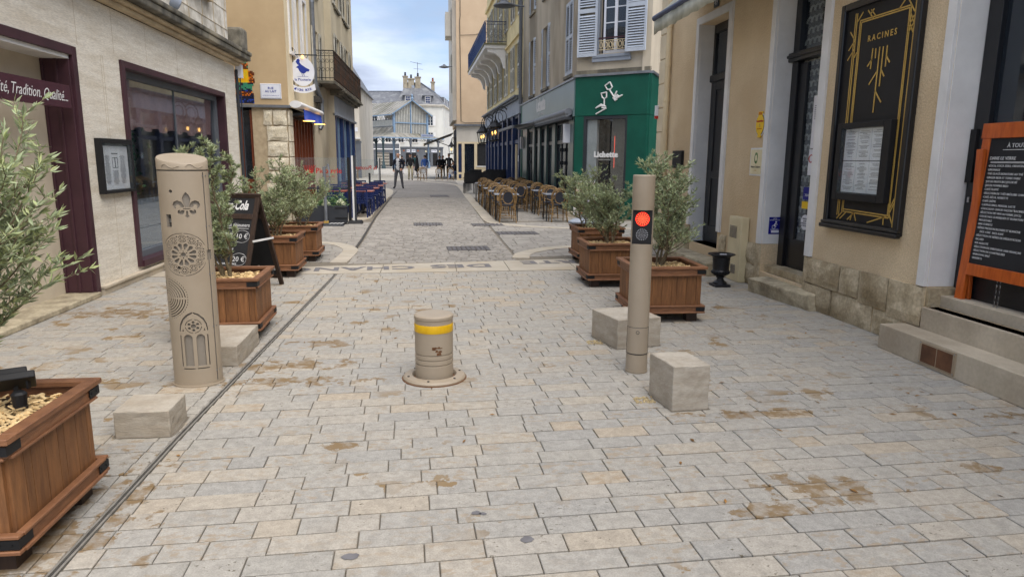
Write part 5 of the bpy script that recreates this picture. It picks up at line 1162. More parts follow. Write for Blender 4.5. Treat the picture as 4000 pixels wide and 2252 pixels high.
# awning with blue valance
aw2 = thing('blue_awning', 'rolled awning with silver casing and blue fringe over the timber shop front', 'awning', (-3.0, 18, 2.7))
m = MB(); m.M = F4 @ Matrix.Translation((0, -.16, 2.68)); m.M = m.M @ Matrix.Rotation(pi/2, 4, 'Y'); m.lathe([(.13, 16.45), (.13, 19.75)], 24, (0, 0, 0), .62, 1.0); m.build('casing', M_['white trim'], aw2, smooth=True)
m = MB(); n = 70; m.add([(-2.97+.008*sin(i*1.3), 17.05+2.6*i/n, 2.62) for i in range(n+1)]+[(-2.96+.02*sin(i*1.3), 17.05+2.6*i/n, 2.36+.02*(i % 2)) for i in range(n+1)], [(i, i+1, i+n+2, i+n+1) for i in range(n)]); m.build('fringe', M_['awning blue'], aw2)
FB(F4, (16.95, 19.8, -.22, .05, 2.46, 2.52)).build('underside', M_['anthracite'], aw2)
# RUE AU LAIT plate
rs = thing('street_sign', 'white street name plate reading RUE AU LAIT on the ochre wall', 'sign', (-3.57, 16.5, 2.8))
o = FB(F3, (-3.8, -3.345, -.02, -.001, 2.79, 3.12)).build('plate', M_['sign white'], rs, bevel=.02); FB(F3, (-3.785, -3.36, -.022, -.018, 2.805, 3.105)).build('edge', M_['grey blue paint'], rs); FB(F3, (-3.778, -3.367, -.024, -.019, 2.812, 3.098)).build('face', M_['sign white'], rs)
text('RUE\nAU LAIT', .068, tm(F3, -3.572, 2.985, -.026), M_['sign blue'], rs, fat=.0012); text('ANCIEN SITE DU COMMERCE DU LAIT', .021, tm(F3, -3.572, 2.862, -.026), M_['sign blue'], rs)
# pixel mosaic
mo = thing('tile_mosaic', 'colourful square tile mosaic in yellow, brown and green on the ochre wall', 'mosaic', (-4.05, 16.49, 2.7))
MC = [mat('tile '+n, c_, None, rough=.3) for n, c_ in (('yellow', (240, 180, 30)), ('orange', (206, 110, 26)), ('brown', (104, 52, 26)), ('green', (62, 140, 108)), ('dark', (30, 34, 58)), ('blue', (34, 66, 150)), ('lime', (226, 204, 40)))]
ts_ = .032; R_ = random.Random(77); m = MB(F3)
for r_ in range(33):
    z0 = 2.685+r_*ts_
    for c_ in range(15):
        u0 = -4.36+c_*ts_; cxx = abs((c_-6)/7.0)
        t_ = r_/33
        wdt = .95 if t_ < .18 else (.9 if t_ < .4 else (1.05 if t_ < .66 else .55-.5*(t_-.66)))
        if cxx > wdt*R_.uniform(.9, 1.02): continue
        if t_ < .13: k = R_.choice((4, 4, 5))
        elif t_ < .22: k = R_.choice((2, 2, 1, 4))
        elif t_ < .27: k = R_.choice((5, 4))
        elif t_ < .42: k = R_.choice((3, 3, 3, 4))
        elif t_ < .68: k = 0 if cxx < .45 else R_.choice((1, 2, 2)); k = 6 if cxx < .3 and R_.random() < .4 else k
        else: k = R_.choice((2, 2, 1, 3))
        m.cur = k; m.box(u0+.001, u0+ts_-.001, -.008, -.0, z0+.001, z0+ts_-.001)
m.build('tiles', MC, mo, kind='stuff')
# hanging sign of the inn
hs = thing('hanging_sign', 'white oval hanging sign with blue hen on an iron bracket', 'sign', (-3.2, 17.2, 3.0))
FS = fr(0, 17.2, 1, 0)
m = MB(FS); m.box(-3.2, -2.63, -.012, .012, 3.84, 3.865); m.box(-3.2, -3.18, -.01, .01, 3.05, 4.02); m.tube([(-3.19, 0, 3.4), (-3.12, 0, 3.55), (-3.18, 0, 3.7)], .006, 5); m.tube([(-3.19+.06*cos(a), 0, 3.93+.06*sin(a)) for a in [2*pi*i/14 for i in range(15)]], .006, 5)
for u in (-3.1, -2.84): m.bar((u, 0, 3.84), (u+(.07 if u < -3 else -.07), 0, 3.72), .012, .012)
for u in (-3.11, -2.83): m.bar((u, 0, 3.1), (u+(.02 if u < -3 else -.02), 0, 3.2), .012, .02)
m.build('bracket', M_['dark iron'], hs)
ell = lambda cx, cz, rx, rz, n=36: [(cx+rx*cos(2*pi*i/n), cz+rz*sin(2*pi*i/n)) for i in range(n)]
MB(FS).prism(ell(-2.98, 3.475, .272, .325), -.012, .012).build('oval_panel', M_['sign white'], hs)
hen = [(-.13, .2), (-.1, .26), (-.06, .28), (-.03, .24), (-.04, .19), (.0, .14), (.06, .1), (.12, .06), (.19, .03), (.18, -.02), (.12, -.02), (.08, -.06), (.02, -.07), (-.03, -.04), (-.06, 0), (-.08, .05), (-.13, .07), (-.1, .1), (-.06, .12), (-.1, .15)]
m = MB(FS); m.prism([(-3.0+x*.95, 3.5+z*.95) for x, z in hen], -.0145, -.0125)
for x in (-3.0, -2.96): m.bar((x, -.0135, 3.45), (x+.02, -.0135, 3.37), .01, .002, (0, 1, 0))
m.box(-3.1, -2.85, -.0145, -.0125, 3.362, 3.368); m.build('hen_emblem', M_['sign blue'], hs)
text('la Picoterie', .082, tm(FS, -2.98, 3.295, -.0135), M_['sign blue'], hs, fat=.0012)
arc = [(-2.98+.43*sin(t), 3.55-.43*cos(t)) for t in [-.66+1.32*i/14 for i in range(15)]]+[(-2.98+.56*sin(t), 3.55-.56*cos(t)) for t in [.54-1.08*i/14 for i in range(15)]]
MB(FS).prism(arc, -.012, .012).build('curved_panel', M_['sign white'], hs)
for i, ch in enumerate('TIGRE BOCK'):
    t = -.34+.078*i
    if ch != ' ': text(ch, .072, FS @ Matrix(((1, 0, 0, -2.98+.495*sin(t)), (0, 0, -1, -.0135), (0, 1, 0, 3.55-.495*cos(t)), (0, 0, 0, 1))) @ Matrix.Rotation(t, 4, 'Z'), M_['sign blue'], hs, fat=.0014)
m = MB(FS); m.disc((-3.165, -.0125, 3.085), .022, 12, 'y', .002); m.build('round_mark', M_['sign blue'], hs)
MB(FS).lathe([(.025, 3.78), (.03, 3.81), (.02, 3.84)], 10, (-2.965, -.03, 0)).build('lamp', M_['lamp glow'], hs)
# ---- grey beige house with balcony
gh = thing('balcony_house', 'tall grey beige house with iron balcony and blue shop front on the left', 'building', (-3.2, 20, 0))
wall(MB(F4), 19.9, 22.6, 0, 11, [(20.35, 21.15, 3.6, 5.0), (20.35, 21.15, 6.0, 7.6)], .2).build('side_bay', M_['grey beige render'], gh)
F5 = fr(-3.0, 0, 0, 1)
wall(MB(F5), 22.6, 28.2, 0, 11, [(22.9, 27.8, 0, 3.35), (23.4, 24.4, 3.75, 5.3), (25.8, 26.8, 3.75, 5.3), (23.4, 24.4, 6.2, 7.9), (25.8, 26.8, 6.2, 7.9)], .2).build('wall', M_['grey beige render'], gh)
MB().box(-9, -3.41, 19.9, 28.2, 0, 11).build('core', M_['room dark'], gh); MB().box(-3.4, -3.0, 28.2, 28.4, 0, 11).build('end_wall', M_['grey beige render'], gh); MB().box(-9, -2.8, 19.89, 28.5, 11, 11.2).build('eaves', M_['grey cornice'], gh)
for F_, a, b_, z0, z1 in ((F4, 20.35, 21.15, 3.6, 5.0), (F5, 23.4, 24.4, 3.75, 5.3), (F5, 25.8, 26.8, 3.75, 5.3), (F4, 20.35, 21.15, 6.0, 7.6), (F5, 23.4, 24.4, 6.2, 7.9), (F5, 25.8, 26.8, 6.2, 7.9)):
    sash(F_, a, b_, z0, z1, .12, gh, M_['white trim'], 3); w = (b_-a)*.5
    shutter(F_, a-w, a-.01, z0, z1, -.05, M_['grey shutter'], gh, .5); shutter(F_, b_+.01, b_+w, z0, z1, -.05, M_['grey shutter'], gh, .5)
    FB(F_, (a-.1, b_+.1, -.06, .1, z0-.09, z0-.01)).build('window_sill', M_['grey cornice'], gh)
# blue shop front
bs2 = FB(F5, (22.72, 22.9, -.03, .1, 0, 2.85), (24.4, 24.6, -.03, .1, 0, 2.85), (26.2, 26.4, -.03, .1, 0, 2.85), (27.8, 28.0, -.03, .1, 0, 2.85), (22.9, 27.8, 0, .1, 0, .45)).build('shop_front', M_['blue paint'], gh)
for a, b_ in ((22.9, 24.4), (24.6, 26.2), (26.4, 27.8)):
    FB(F5, (a, b_, .06, .066, .45, 2.85)).build('pane', M_['window glass'], bs2)
    for k in range(3): u = a+.05+(b_-a-.1)*k/2; FB(F5, (u-.03, u+.03, .0, .08, .45, 2.85)).build('mullion', M_['sky blue paint'] if k == 1 else M_['blue paint'], bs2)
    FB(F5, (a+.03, b_-.03, .14, .145, .45, 2.8)).build('net_curtain', M_['curtain'], bs2)
FB(F5, (22.65, 28.1, -.02, .2, 2.85, 3.4)).build('fascia', M_['grey blue paint'], gh); FB(F5, (22.6, 28.2, -.1, .05, 2.8, 2.87)).build('fascia_moulding', M_['grey blue paint'], gh)
FB(F5, (22.55, 28.35, -.14, .1, 3.401, 3.46), (22.5, 28.4, -.24, .1, 3.461, 3.52), (22.45, 28.45, -.34, .1, 3.521, 3.57)).build('cornice', M_['grey cornice'], gh)
bc = thing('iron_balcony', 'rusty wrought iron balcony railing above the blue shop front on the left', 'balcony', (-2.8, 24, 3.57))
FB(F4, (20.7, 28.3, -.5, .0, 3.575, 3.65)).build('slab', M_['grey cornice'], bc)
def railing(m, p, q, h, bars, scroll=True):
    p = Vector(p); q = Vector(q); d = q-p; up = Vector((0, 0, 1))
    m.bar(p+up*h, q+up*h, .03, .025); m.bar(p+up*.08, q+up*.08, .02, .02); m.bar(p+up*(h-.14), q+up*(h-.14), .015, .015)
    for i in range(bars+1):
        a = p+d*i/bars; m.bar(a+up*.02, a+up*h, .014, .014)
    if scroll:
        for i in range(bars):
            c = p+d*(i+.5)/bars; w = d.length/bars*.42; e = d.normalized()
            for zc, s in ((.3, 1), (.55, -1)):
                if zc < h-.2: m.tube([c+e*w*cos(a)*(1-.05*j)+up*(zc+w*1.3*s*sin(a)*(1-.05*j)) for j, a in [(j, 2*pi*j/9) for j in range(10)]], .007, 3)
            m.tube([c+e*w*.7*cos(a)+up*(h-.07+w*.5*sin(a)) for a in [2*pi*j/7 for j in range(8)]], .006, 3)
m = MB(); railing(m, (-2.72, 20.72, 3.65), (-2.72, 28.25, 3.65), .82, 62); m.build('front_railing', M_['rusty iron'], bc)
m = MB(); railing(m, (-3.2, 20.72, 3.65), (-2.72, 20.72, 3.65), .82, 4); m.build('side_railing', M_['dark iron'], bc)
m = MB(); m.tube([(-3.16, 20.05, 11), (-3.16, 20.05, 3.55), (-3.12, 20.2, 3.3), (-3.1, 20.6, 3.12), (-3.1, 20.66, 2.95), (-3.1, 20.66, 2.45), (-3.16, 20.6, 2.3)], .07, 12)
for z_ in (4.2, 5.6, 3.05): m.tube([(-3.16 if z_ > 3.4 else -3.1, 20.05 if z_ > 3.4 else 20.66, z_), (-3.16 if z_ > 3.4 else -3.1, 20.05 if z_ > 3.4 else 20.66, z_+.06)], .08, 12)
tag(m.build('zinc_downpipe', M_['zinc'], None, smooth=True), 'zinc downpipe bending past the blue awning on the left', 'drain pipe')
m = MB(); m.tube([(-3.15, 20.3+.12*cos(a), 2.85+.18*sin(a)) for a in [2*pi*i/14 for i in range(15)]], .012, 5); m.box(-3.2, -3.05, 19.98, 20.5, 3.0, 3.16); tag(m.build('wall_cables', M_['cable']), 'coiled cables and small box on the stone between the two left shops', 'cable')
# ---- farther left house behind
fh = thing('pale_house', 'pale house with grey shop pillars beyond the blue shop front', 'building', (-5.3, 56, 0))
MB().box(-16, -5.35, 54, 66, 0, 6.7).build('wall', M_['pale render'], fh); MB().add([(-16.2, 53.8, 6.7), (-5.15, 53.8, 6.7), (-5.15, 66, 6.7), (-16.2, 66, 6.7), (-16, 59, 9.2), (-6.5, 59, 9.2)], [(0, 1, 2, 3), (0, 1, 5, 4), (1, 2, 5), (2, 3, 4, 5), (3, 0, 4)]).build('roof', M_['slate roof'], fh)
FB(fr(0, 54, 1, 0), (-6.3, -5.3, -.06, .0, 0, 2.6), (-6.4, -5.25, -.1, .0, 2.6, 2.75)).build('shop_pillar', M_['slate grey paint'], fh)
FB(fr(0, 54, 1, 0), (-6.0, -5.5, -.03, .0, 3.45, 3.75)).build('name_plate', M_['sign white'], fh); FB(fr(0, 54, 1, 0), (-6.2, -5.3, -.3, .0, 2.9, 3.0)).build('lintel', M_['white trim'], fh)
# ------------------------------------------------------------------ right, beyond the side lane: corner bar in green
A_ = (3.80, 18.3); B_ = (5.36, 17.0); C_ = (6.2, 18.6)
FC = fr(A_[0], A_[1], B_[0]-A_[0], B_[1]-A_[1])            # canted face, u from 0 to 2.03
CL = math.hypot(B_[0]-A_[0], B_[1]-A_[1])
FD = fr(B_[0], B_[1], C_[0]-B_[0], C_[1]-B_[1]); DL = math.hypot(C_[0]-B_[0], C_[1]-B_[1])
LE = 9.4
FG = fr(A_[0]-.02*LE, A_[1]+LE, .02, -1)                      # street face, u = 0 at far end .. LE at the cant
def ug(Y): return LE-(Y-18.3)
gb = thing('green_bar', 'grey rendered corner house with dark green bar front and pale blue shutters', 'building', (3.8, 18.3, 0))
gr = M_['grey render']; gp = M_['green panel']
W0, W1 = .62, 1.42
wall(MB(FC), 0, CL, 3.6, 11, [(W0, W1, 4.15, 6.0), (W0, W1, 7.4, 9.2)], .2).build('canted_wall', gr, gb)
wall(MB(FD), 0, DL, 3.6, 11, [], .2).build('lane_wall', gr, gb)
ups = [(18.85, 19.7), (22.3, 23.3), (25.0, 25.9)]
ops = []
for a, b_ in ups: ops += [(ug(b_), ug(a), 3.78, 5.68), (ug(b_), ug(a), 6.62, 8.4)]
wall(MB(FG), 0, LE, 3.56, 11, ops, .2).build('street_wall', gr, gb)
m = MB(); m.add([(4.1, 18.2, 0), (5.4, 17.4, 0), (6.0, 18.6, 0), (12, 18.6, 0), (12, 27.7, 0), (3.9, 27.7, 0)]+[(4.1, 18.2, 11), (5.4, 17.4, 11), (6.0, 18.6, 11), (12, 18.6, 11), (12, 27.7, 11), (3.9, 27.7, 11)], [tuple(range(5, -1, -1)), tuple(range(6, 12))]+[(i, (i+1) % 6, (i+1) % 6+6, i+6) for i in range(6)]); m.build('core', M_['room dark'], gb)
m = MB(); m.add([(3.6, 18.2, 11), (5.4, 16.7, 11), (6.5, 18.4, 11), (12, 18.4, 11), (12, 27.75, 11), (3.4, 27.75, 11)]+[(3.6, 18.2, 11.2), (5.4, 16.7, 11.2), (6.5, 18.4, 11.2), (12, 18.4, 11.2), (12, 27.75, 11.2), (3.4, 27.75, 11.2)], [tuple(range(5, -1, -1)), tuple(range(6, 12))]+[(i, (i+1) % 6, (i+1) % 6+6, i+6) for i in range(6)]); m.build('eaves', M_['grey cornice'], gb)
# upper windows
for z0, z1 in ((4.15, 6.0), (7.4, 9.2)):
    FB(FC, (W0-.06, W0, -.01, .1, z0, z1+.08), (W1, W1+.06, -.01, .1, z0, z1+.08), (W0, W1, -.01, .1, z1, z1+.08)).build('window_surround', M_['grey blue paint'], gb)
    w = sash(FC, W0+.07, W1-.05, z0+.02, z1, .1, gb, M_['sign white'], 5)
    shutter(FC, W0-.58, W0-.03, z0-.06, z1+.04, -.09, M_['blue shutter'], gb, .57); shutter(FC, W1-.02, W1+.52, z0-.02, z1+.04, -.14, M_['blue shutter'], gb, .57)
    FB(FC, (W0-.14, W1+.08, -.08, .1, z0-.1, z0-.03), (W0-.16, W1+.1, -.06, .1, z0-.2, z0-.101)).build('window_sill', M_['grey blue paint'], gb)
    gu = MB(FC); gu.box(W0, W1, -.04, -.01, z0+.35, z0+.385); rl = gu.build('handrail', M_['plum paint'], gb)
    gu = MB(FC); gu.box(W0, W1, -.03, -.02, z0+.3, z0+.315); gu.box(W0, W1, -.03, -.02, z0+.08, z0+.095)
    for i in range(6): u = W0+.07+i*.13; gu.tube([(u+.04*cos(a), -.025, z0+.2+.07*sin(a)) for a in [2*pi*j/10 for j in range(10)]], .009, 4, True); gu.bar((u+.065, -.025, z0+.08), (u+.065, -.025, z0+.3), .012, .012)
    gu.build('guard_scrolls', M_['cream render'], rl)
for a, b_ in ups:
    for z0, z1 in ((3.78, 5.68), (6.62, 8.4)):
        u0, u1 = ug(b_), ug(a)
        if a < 19: shutter(FG, u0, (u0+u1)/2-.005, z0, z1, -.02, M_['blue shutter'], gb, .52); shutter(FG, (u0+u1)/2+.005, u1, z0, z1, -.02, M_['blue shutter'], gb, .52)
        else:
            sash(FG, u0, u1, z0, z1, .1, gb, M_['grey blue paint'], 4); w = (u1-u0)*.5
            shutter(FG, u0-w, u0, z0, z1, -.05, M_['blue shutter'], gb, .52, .12, 1); shutter(FG, u1, u1+w, z0, z1, -.05, M_['blue shutter'], gb, .52, .25, 0)
        FB(FG, (u0-.08, u1+.08, -.06, .1, z0-.1, z0-.02)).build('window_sill', M_['grey cornice'], gb)
# bar front
bf = FB(FC, (0, CL, -.05, .1, 2.62, 3.6)).build('sign_panel', gp, gb, bevel=.004); FB(FC, (-.02, CL+.02, -.09, .1, 3.601, 3.66)).build('flashing', M_['zinc'], bf)
FB(FC, (0, CL, -.03, .1, 3.66, 3.76)).build('mossy_ledge', M_['grey cornice'], gb)
gf = FB(FC, (0, .26, -.045, .1, 0, 2.612), (1.5, CL, -.045, .1, 0, 2.612), (.26, 1.5, -.03, .1, 0, .5)).build('green_front', gp, gb)
FB(FC, (.26, .34, -.04, .1, .5, 2.61), (1.44, 1.5, -.04, .1, .5, 2.61), (.34, 1.44, -.04, .1, 2.53, 2.61), (.34, 1.44, -.04, .1, .5, .58)).build('window_frame', M_['anthracite'], gf)
FB(FC, (.34, 1.44, .02, .026, .58, 2.53)).build('pane', M_['shop glass'], gf); FB(FC, (.34, .62, .03, .2, .58, 2.53)).build('inner_reveal', M_['white trim'], gf)
MB(FC).tube([(1.12, .06, 1.3), (1.12, .06, 2.1)], .007, 6).build('neon_tube', M_['neon red'], gf)
text('Lichette', .185, tm(FC, .9, 1.63, .012), M_['white paint'], gf, fat=.013, sx=1.0, space=1.12); text('A BOIRE ET A MANGER', .034, tm(FC, .86, 1.5, .012), M_['white paint'], gf); FB(FC, (.76, .98, .01, .018, 1.0, 1.38)).build('notice', M_['slate board'], gf)
fb = FB(FD, (0, DL, -.05, .1, 2.62, 3.6)).build('sign_panel', gp, gb); FB(FD, (0, DL, -.045, .1, 0, 2.612)).build('green_front', gp, gb); FB(FD, (0, DL, -.09, .1, 3.601, 3.66)).build('flashing', M_['zinc'], fb)
# emblem: two hands lifting glasses, pale tube strokes
em = [[(-.03, .3), (-.17, .2), (-.1, .08), (-.01, .08), (.04, .15), (-.03, .3)], [(-.04, .08), (.1, -.15)], [(.1, -.15), (.18, .02)], [(.1, -.15), (.07, -.19), (.21, -.09)], [(.09, -.2), (.24, -.12)], [(.12, -.23), (.34, -.1)], [(.1, -.2), (.14, -.26), (.2, -.22)],
      [(-.12, -.0), (-.28, -.03), (-.24, -.15), (-.18, -.2), (-.12, -.15), (-.12, -.0)], [(-.18, -.2), (-.18, -.4)], [(-.18, -.4), (-.27, -.36), (-.43, -.47)], [(-.18, -.4), (-.13, -.43), (-.28, -.4), (-.38, -.44)], [(-.13, -.44), (-.12, -.48), (-.25, -.46)], [(-.12, -.48), (-.42, -.65)]]
m = MB(FC)
for st_ in em:
    pts = [(1.02+x*.95, -.065, 3.19+z*.82) for x, z in st_]
    m.tube(pts, .02, 6)
m.build('emblem', M_['white paint'], bf)
# street side of the bar
sg2 = FB(FG, (0, LE, -.06, .1, 2.62, 3.56)).build('sign_panel', M_['sheen panel'], gb, bevel=.004); FB(FG, (-.02, LE, -.1, .1, 3.561, 3.61)).build('flashing', M_['zinc'], sg2); FB(FG, (-.02, .25, -.07, .1, 0, 3.55)).build('green_pilaster', gp, gb)
text('Lichette', .56, tm(FG, ug(23.25), 3.28, -.064), M_['white paint'], sg2, fat=.035, sx=1.0, space=.92); text('A BOIRE ET A MANGER', .12, tm(FG, ug(23.25), 2.98, -.064), M_['white paint'], sg2, sx=.9)
for a, b_, k in ((18.35, 18.95, 0), (20.85, 21.3, 0), (22.25, 22.6, 0), (23.5, 23.9, 0), (24.6, 25.0, 0), (26.3, 27.5, 0)): FB(FG, (ug(b_), ug(a), -.04, .1, 0, 2.619)).build('pillar', M_['pillar sheen'], gb)
for a, b_ in ((18.95, 20.85), (21.3, 22.25), (22.6, 23.5), (23.9, 24.6), (25.0, 26.3)):
    u0, u1 = ug(b_), ug(a); wn_ = FB(FG, (u0, u0+.06, .02, .1, 0, 2.6), (u1-.06, u1, .02, .1, 0, 2.6), (u0+.06, u1-.06, .02, .1, 1.95, 2.05), (u0+.06, u1-.06, .02, .1, 2.5, 2.6), (u0+.06, u1-.06, .02, .1, 0, .12)).build('folding_door', M_['black paint'], gb)
    n = max(1, int((u1-u0)/.5))
    for i in range(1, n): u = u0+(u1-u0)*i/n; FB(FG, (u-.03, u+.03, .02, .1, .12, 2.5)).build('stile', M_['black paint'], wn_)
    FB(FG, (u0+.06, u1-.06, .05, .056, .12, 2.5)).build('pane', M_['window glass'], wn_)
    for i in range(1, n): u = u0+(u1-u0)*i/n; FB(FG, (u-.055, u+.055, -.02, .02, 1.72, 1.82), (u-.055, u+.055, -.02, .02, 1.35, 1.45)).build('handle_box', M_['black matt'], wn_)
FB(FG, (0, LE, -.02, .1, -.02, .06)).build('threshold', M_['step limestone'], gb)
FB(FG, (ug(18.95), ug(18.75), -.2, -.041, 1.95, 2.45)).build('heater', M_['sign white'], gb); FB(FG, (ug(27.3), ug(27.1), -.16, -.041, 1.9, 2.35)).build('heater', M_['sign white'], gb)
# the bar's own awning cassettes
for a, b_, lab in ((18.45, 23.5, 'rolled grey awning over the near doors of the green bar'), (23.55, 27.6, 'half open grey awning over the far doors of the green bar')):
    t = thing('bar_awning', lab, 'awning', (3.6, a, 2.6), 0, 'awnings of the green bar'); far = a > 20; d0 = -.2 if not far else -.95
    m = MB(FG); m.M = FG @ Matrix.Translation((ug(b_), -.16, 2.74)) @ Matrix.Rotation(pi/2, 4, 'Y'); m.lathe([(.1, 0), (.1, b_-a)], 16); m.build('casing', M_['awning grey'], t, smooth=True)
    m = MB(FG); m.bar((ug(b_), d0, 2.58 if far else 2.66), (ug(a), d0, 2.58 if far else 2.66), .07, .09); m.build('front_rail', M_['awning grey'], t)
    if far: m = MB(FG); m.quad((ug(b_), -.2, 2.72), (ug(a), -.2, 2.72), (ug(a), d0, 2.62), (ug(b_), d0, 2.62)); m.build('canopy', M_['awning grey'], t)
    else: FB(FG, (ug(b_), ug(a), -.25, -.06, 2.55, 2.62)).build('lip', M_['anthracite'], t)
bs3 = FB(FC, (-.05, .9, -.35, -.052, .0, .13)).build('stone_sill', M_['step limestone'], gb)
# ---- blue shop and yellow house beyond
FBl = fr(3.324, 42.1, .02, -1); ub = lambda Y: 42.1-Y        # u=0 far
yh = thing('yellow_house', 'tall pale yellow house with a long blue balcony and navy shop front', 'building', (3.5, 35, 0))
wops = [(ub(y+1.0), ub(y), 4.35, 6.2) for y in (29.0, 31.2, 33.4, 35.6, 37.8, 40.0)]+[(ub(y+1.0), ub(y), 7.2, 9.4) for y in (29.0, 31.2, 33.4, 35.6, 37.8, 40.0)]
wall(MB(FBl), 0, 14.3, 3.9, 12.5, wops, .2).build('wall', M_['yellow render'], yh); MB().box(3.85, 12, 27.75, 42.1, 0, 12.5).build('core', M_['room dark'], yh); MB().box(3.2, 12, 27.76, 42.3, 12.5, 12.7).build('eaves', M_['grey cornice'], yh)
for u0, u1, z0, z1 in wops:
    sash(FBl, u0, u1, z0, z1, .12, yh, M_['white trim'], 3); shutter(FBl, u0-.48, u0-.02, z0, z1, -.05, M_['grey shutter'], yh, .5); shutter(FBl, u1+.02, u1+.48, z0, z1, -.05, M_['grey shutter'], yh, .5)
FB(FBl, (0, 14.3, -.08, .05, 6.42, 6.5), (0, 14.3, -.12, .05, 9.75, 9.9)).build('string_course', M_['yellow render'], yh)
FB(FBl, (0, 14.2, -.1, .2, 3.3, 3.86)).build('fascia', M_['grey blue paint'], yh); FB(FBl, (0, 14.25, -.22, .2, 3.861, 3.93), (0, 14.28, -.32, .2, 3.931, 4.0)).build('shop_cornice', M_['slate grey paint'], yh)
nv = M_['navy paint']; cols = [.0, 1.4, 2.9, 4.6, 6.3, 8.1, 9.9, 11.6, 13.6]
sh = FB(FBl, (0, 13.9, .0, .2, 0, .55)).build('shop_front', nv, yh)
for u in cols: FB(FBl, (u, u+.32, -.06, .2, 0, 3.3)).build('pilaster', nv, sh)
for a, b_ in zip(cols, cols[1:]):
    FB(FBl, (a+.32, b_, .02, .2, 2.15, 2.3), (a+.32, b_, .02, .2, 3.2, 3.3)).build('rail', nv, sh); FB(FBl, (a+.32, b_, .1, .106, .55, 3.2)).build('pane', M_['window glass'], sh); FB(FBl, (a+.36, b_-.04, .14, .15, .55, 3.0)).build('dark_blind', nv, sh)
FB(FBl, (12.95, 13.05, -.08, .0, .3, 2.1)).build('cream_post', M_['cream render'], sh); FB(FBl, (13.7, 13.85, -.075, -.06, 1.4, 1.65)).build('notice', M_['paper'], sh)
bb = thing('blue_balcony', 'long balcony with blue screen and white brackets on the yellow house', 'balcony', (3.3, 36, 6.5))
FB(FBl, (-1.4, 9.2, -1.0, .0, 6.5, 6.66)).build('slab', M_['white trim'], bb); FB(FBl, (-1.45, 9.25, -1.05, -.01, 6.661, 6.72)).build('mossy_edge', mat('moss', (96, 98, 66), (120, 116, 90), ns=6), bb)
m = MB(FBl)
for u in (-1.1, .9, 2.9, 4.9, 6.9, 8.9):
    cv = [(0, 6.5), (-.85, 6.5), (-.85, 6.36), (-.72, 6.32), (-.5, 6.28), (-.28, 6.12), (-.18, 5.9), (-.12, 5.65), (0, 5.6)]; n = len(cv)
    mm = MB(FBl); mm.add([(u, d_, z_) for d_, z_ in cv]+[(u+.25, d_, z_) for d_, z_ in cv], [tuple(range(n)), tuple(range(2*n-1, n-1, -1))]+[(i, (i+1) % n, (i+1) % n+n, i+n) for i in range(n)]); mm.build('bracket', M_['white trim'], bb)
FB(FBl, (-1.4, 9.2, -.98, -.95, 6.78, 7.62)).build('blue_screen', M_['blue paint'], bb)
m = MB(FBl); railing(m, (-1.4, -1.0, 6.72), (9.2, -1.0, 6.72), .95, 50, False); m.build('front_railing', M_['blue paint'], bb)
m = MB(FBl); railing(m, (9.2, -1.0, 6.72), (9.2, 0, 6.72), .95, 5); m.build('side_railing', nv, bb)
# wall lanterns with scroll arms
def lantern(label, F, u, zt, dist, s=1., group='wall lanterns of the navy shop front', hook=True):
    t = thing('wall_lantern', label, 'lantern', tuple(F @ Vector((u, 0, zt))), 0, group)
    m = MB(F); cy = -dist/2
    m.tube([(u, cy+dist/2*cos(a), zt+dist*.75*s*sin(a)) for a in [pi*i/14 for i in range(15)]], .022*s, 6)
    m.tube([(u, -dist*.5+dist*.3*cos(a), zt+.05+dist*.42*s*sin(a)) for a in [2*pi*i/14 for i in range(15)]], .015*s, 5); m.tube([(u, 0, zt-.5*s), (u, 0, zt+.1)], .02*s, 6)
    m.build('scroll_arm', M_['dark iron'], t)
    L_ = MB(F); L_.M = F @ Matrix.Translation((u, -dist, zt)); L_.lathe([(.02, .02), (.05, -.1*s), (.11*s, -.16*s), (.13*s, -.24*s), (.32*s, -.42*s), (.3*s, -.46*s)], 6); L_.build('hood', M_['dark iron'], t)
    L_ = MB(F @ Matrix.Translation((u, -dist, zt))); L_.lathe([(.26*s, -.46*s), (.17*s, -.98*s)], 6); L_.build('glass', M_['clear screen'], t)
    L_ = MB(F @ Matrix.Translation((u, -dist, zt)))
    for i in range(6): a = pi/3*i; L_.bar((.26*s*cos(a), .26*s*sin(a), -.46*s), (.17*s*cos(a), .17*s*sin(a), -.98*s), .02, .02)
    L_.lathe([(.18*s, -.98*s), (.16*s, -1.03*s), (.03, -1.06*s)], 6); L_.build('cage', M_['dark iron'], t)
    MB(F @ Matrix.Translation((u, -dist, zt))).lathe([(.02, -.75*s), (.05, -.68*s), (.03, -.58*s)], 8).build('bulb', M_['lamp glow'], t)
lantern('nearest wall lantern on the navy shop front', FBl, ub(31.8), 3.35, .62); lantern('second wall lantern on the navy shop front', FBl, ub(33.2), 3.35, .62)
lantern('third wall lantern on the navy shop front', FBl, ub(37.5), 3.35, .62); lantern('farthest wall lantern on the navy shop front', FBl, ub(38.8), 3.35, .62)
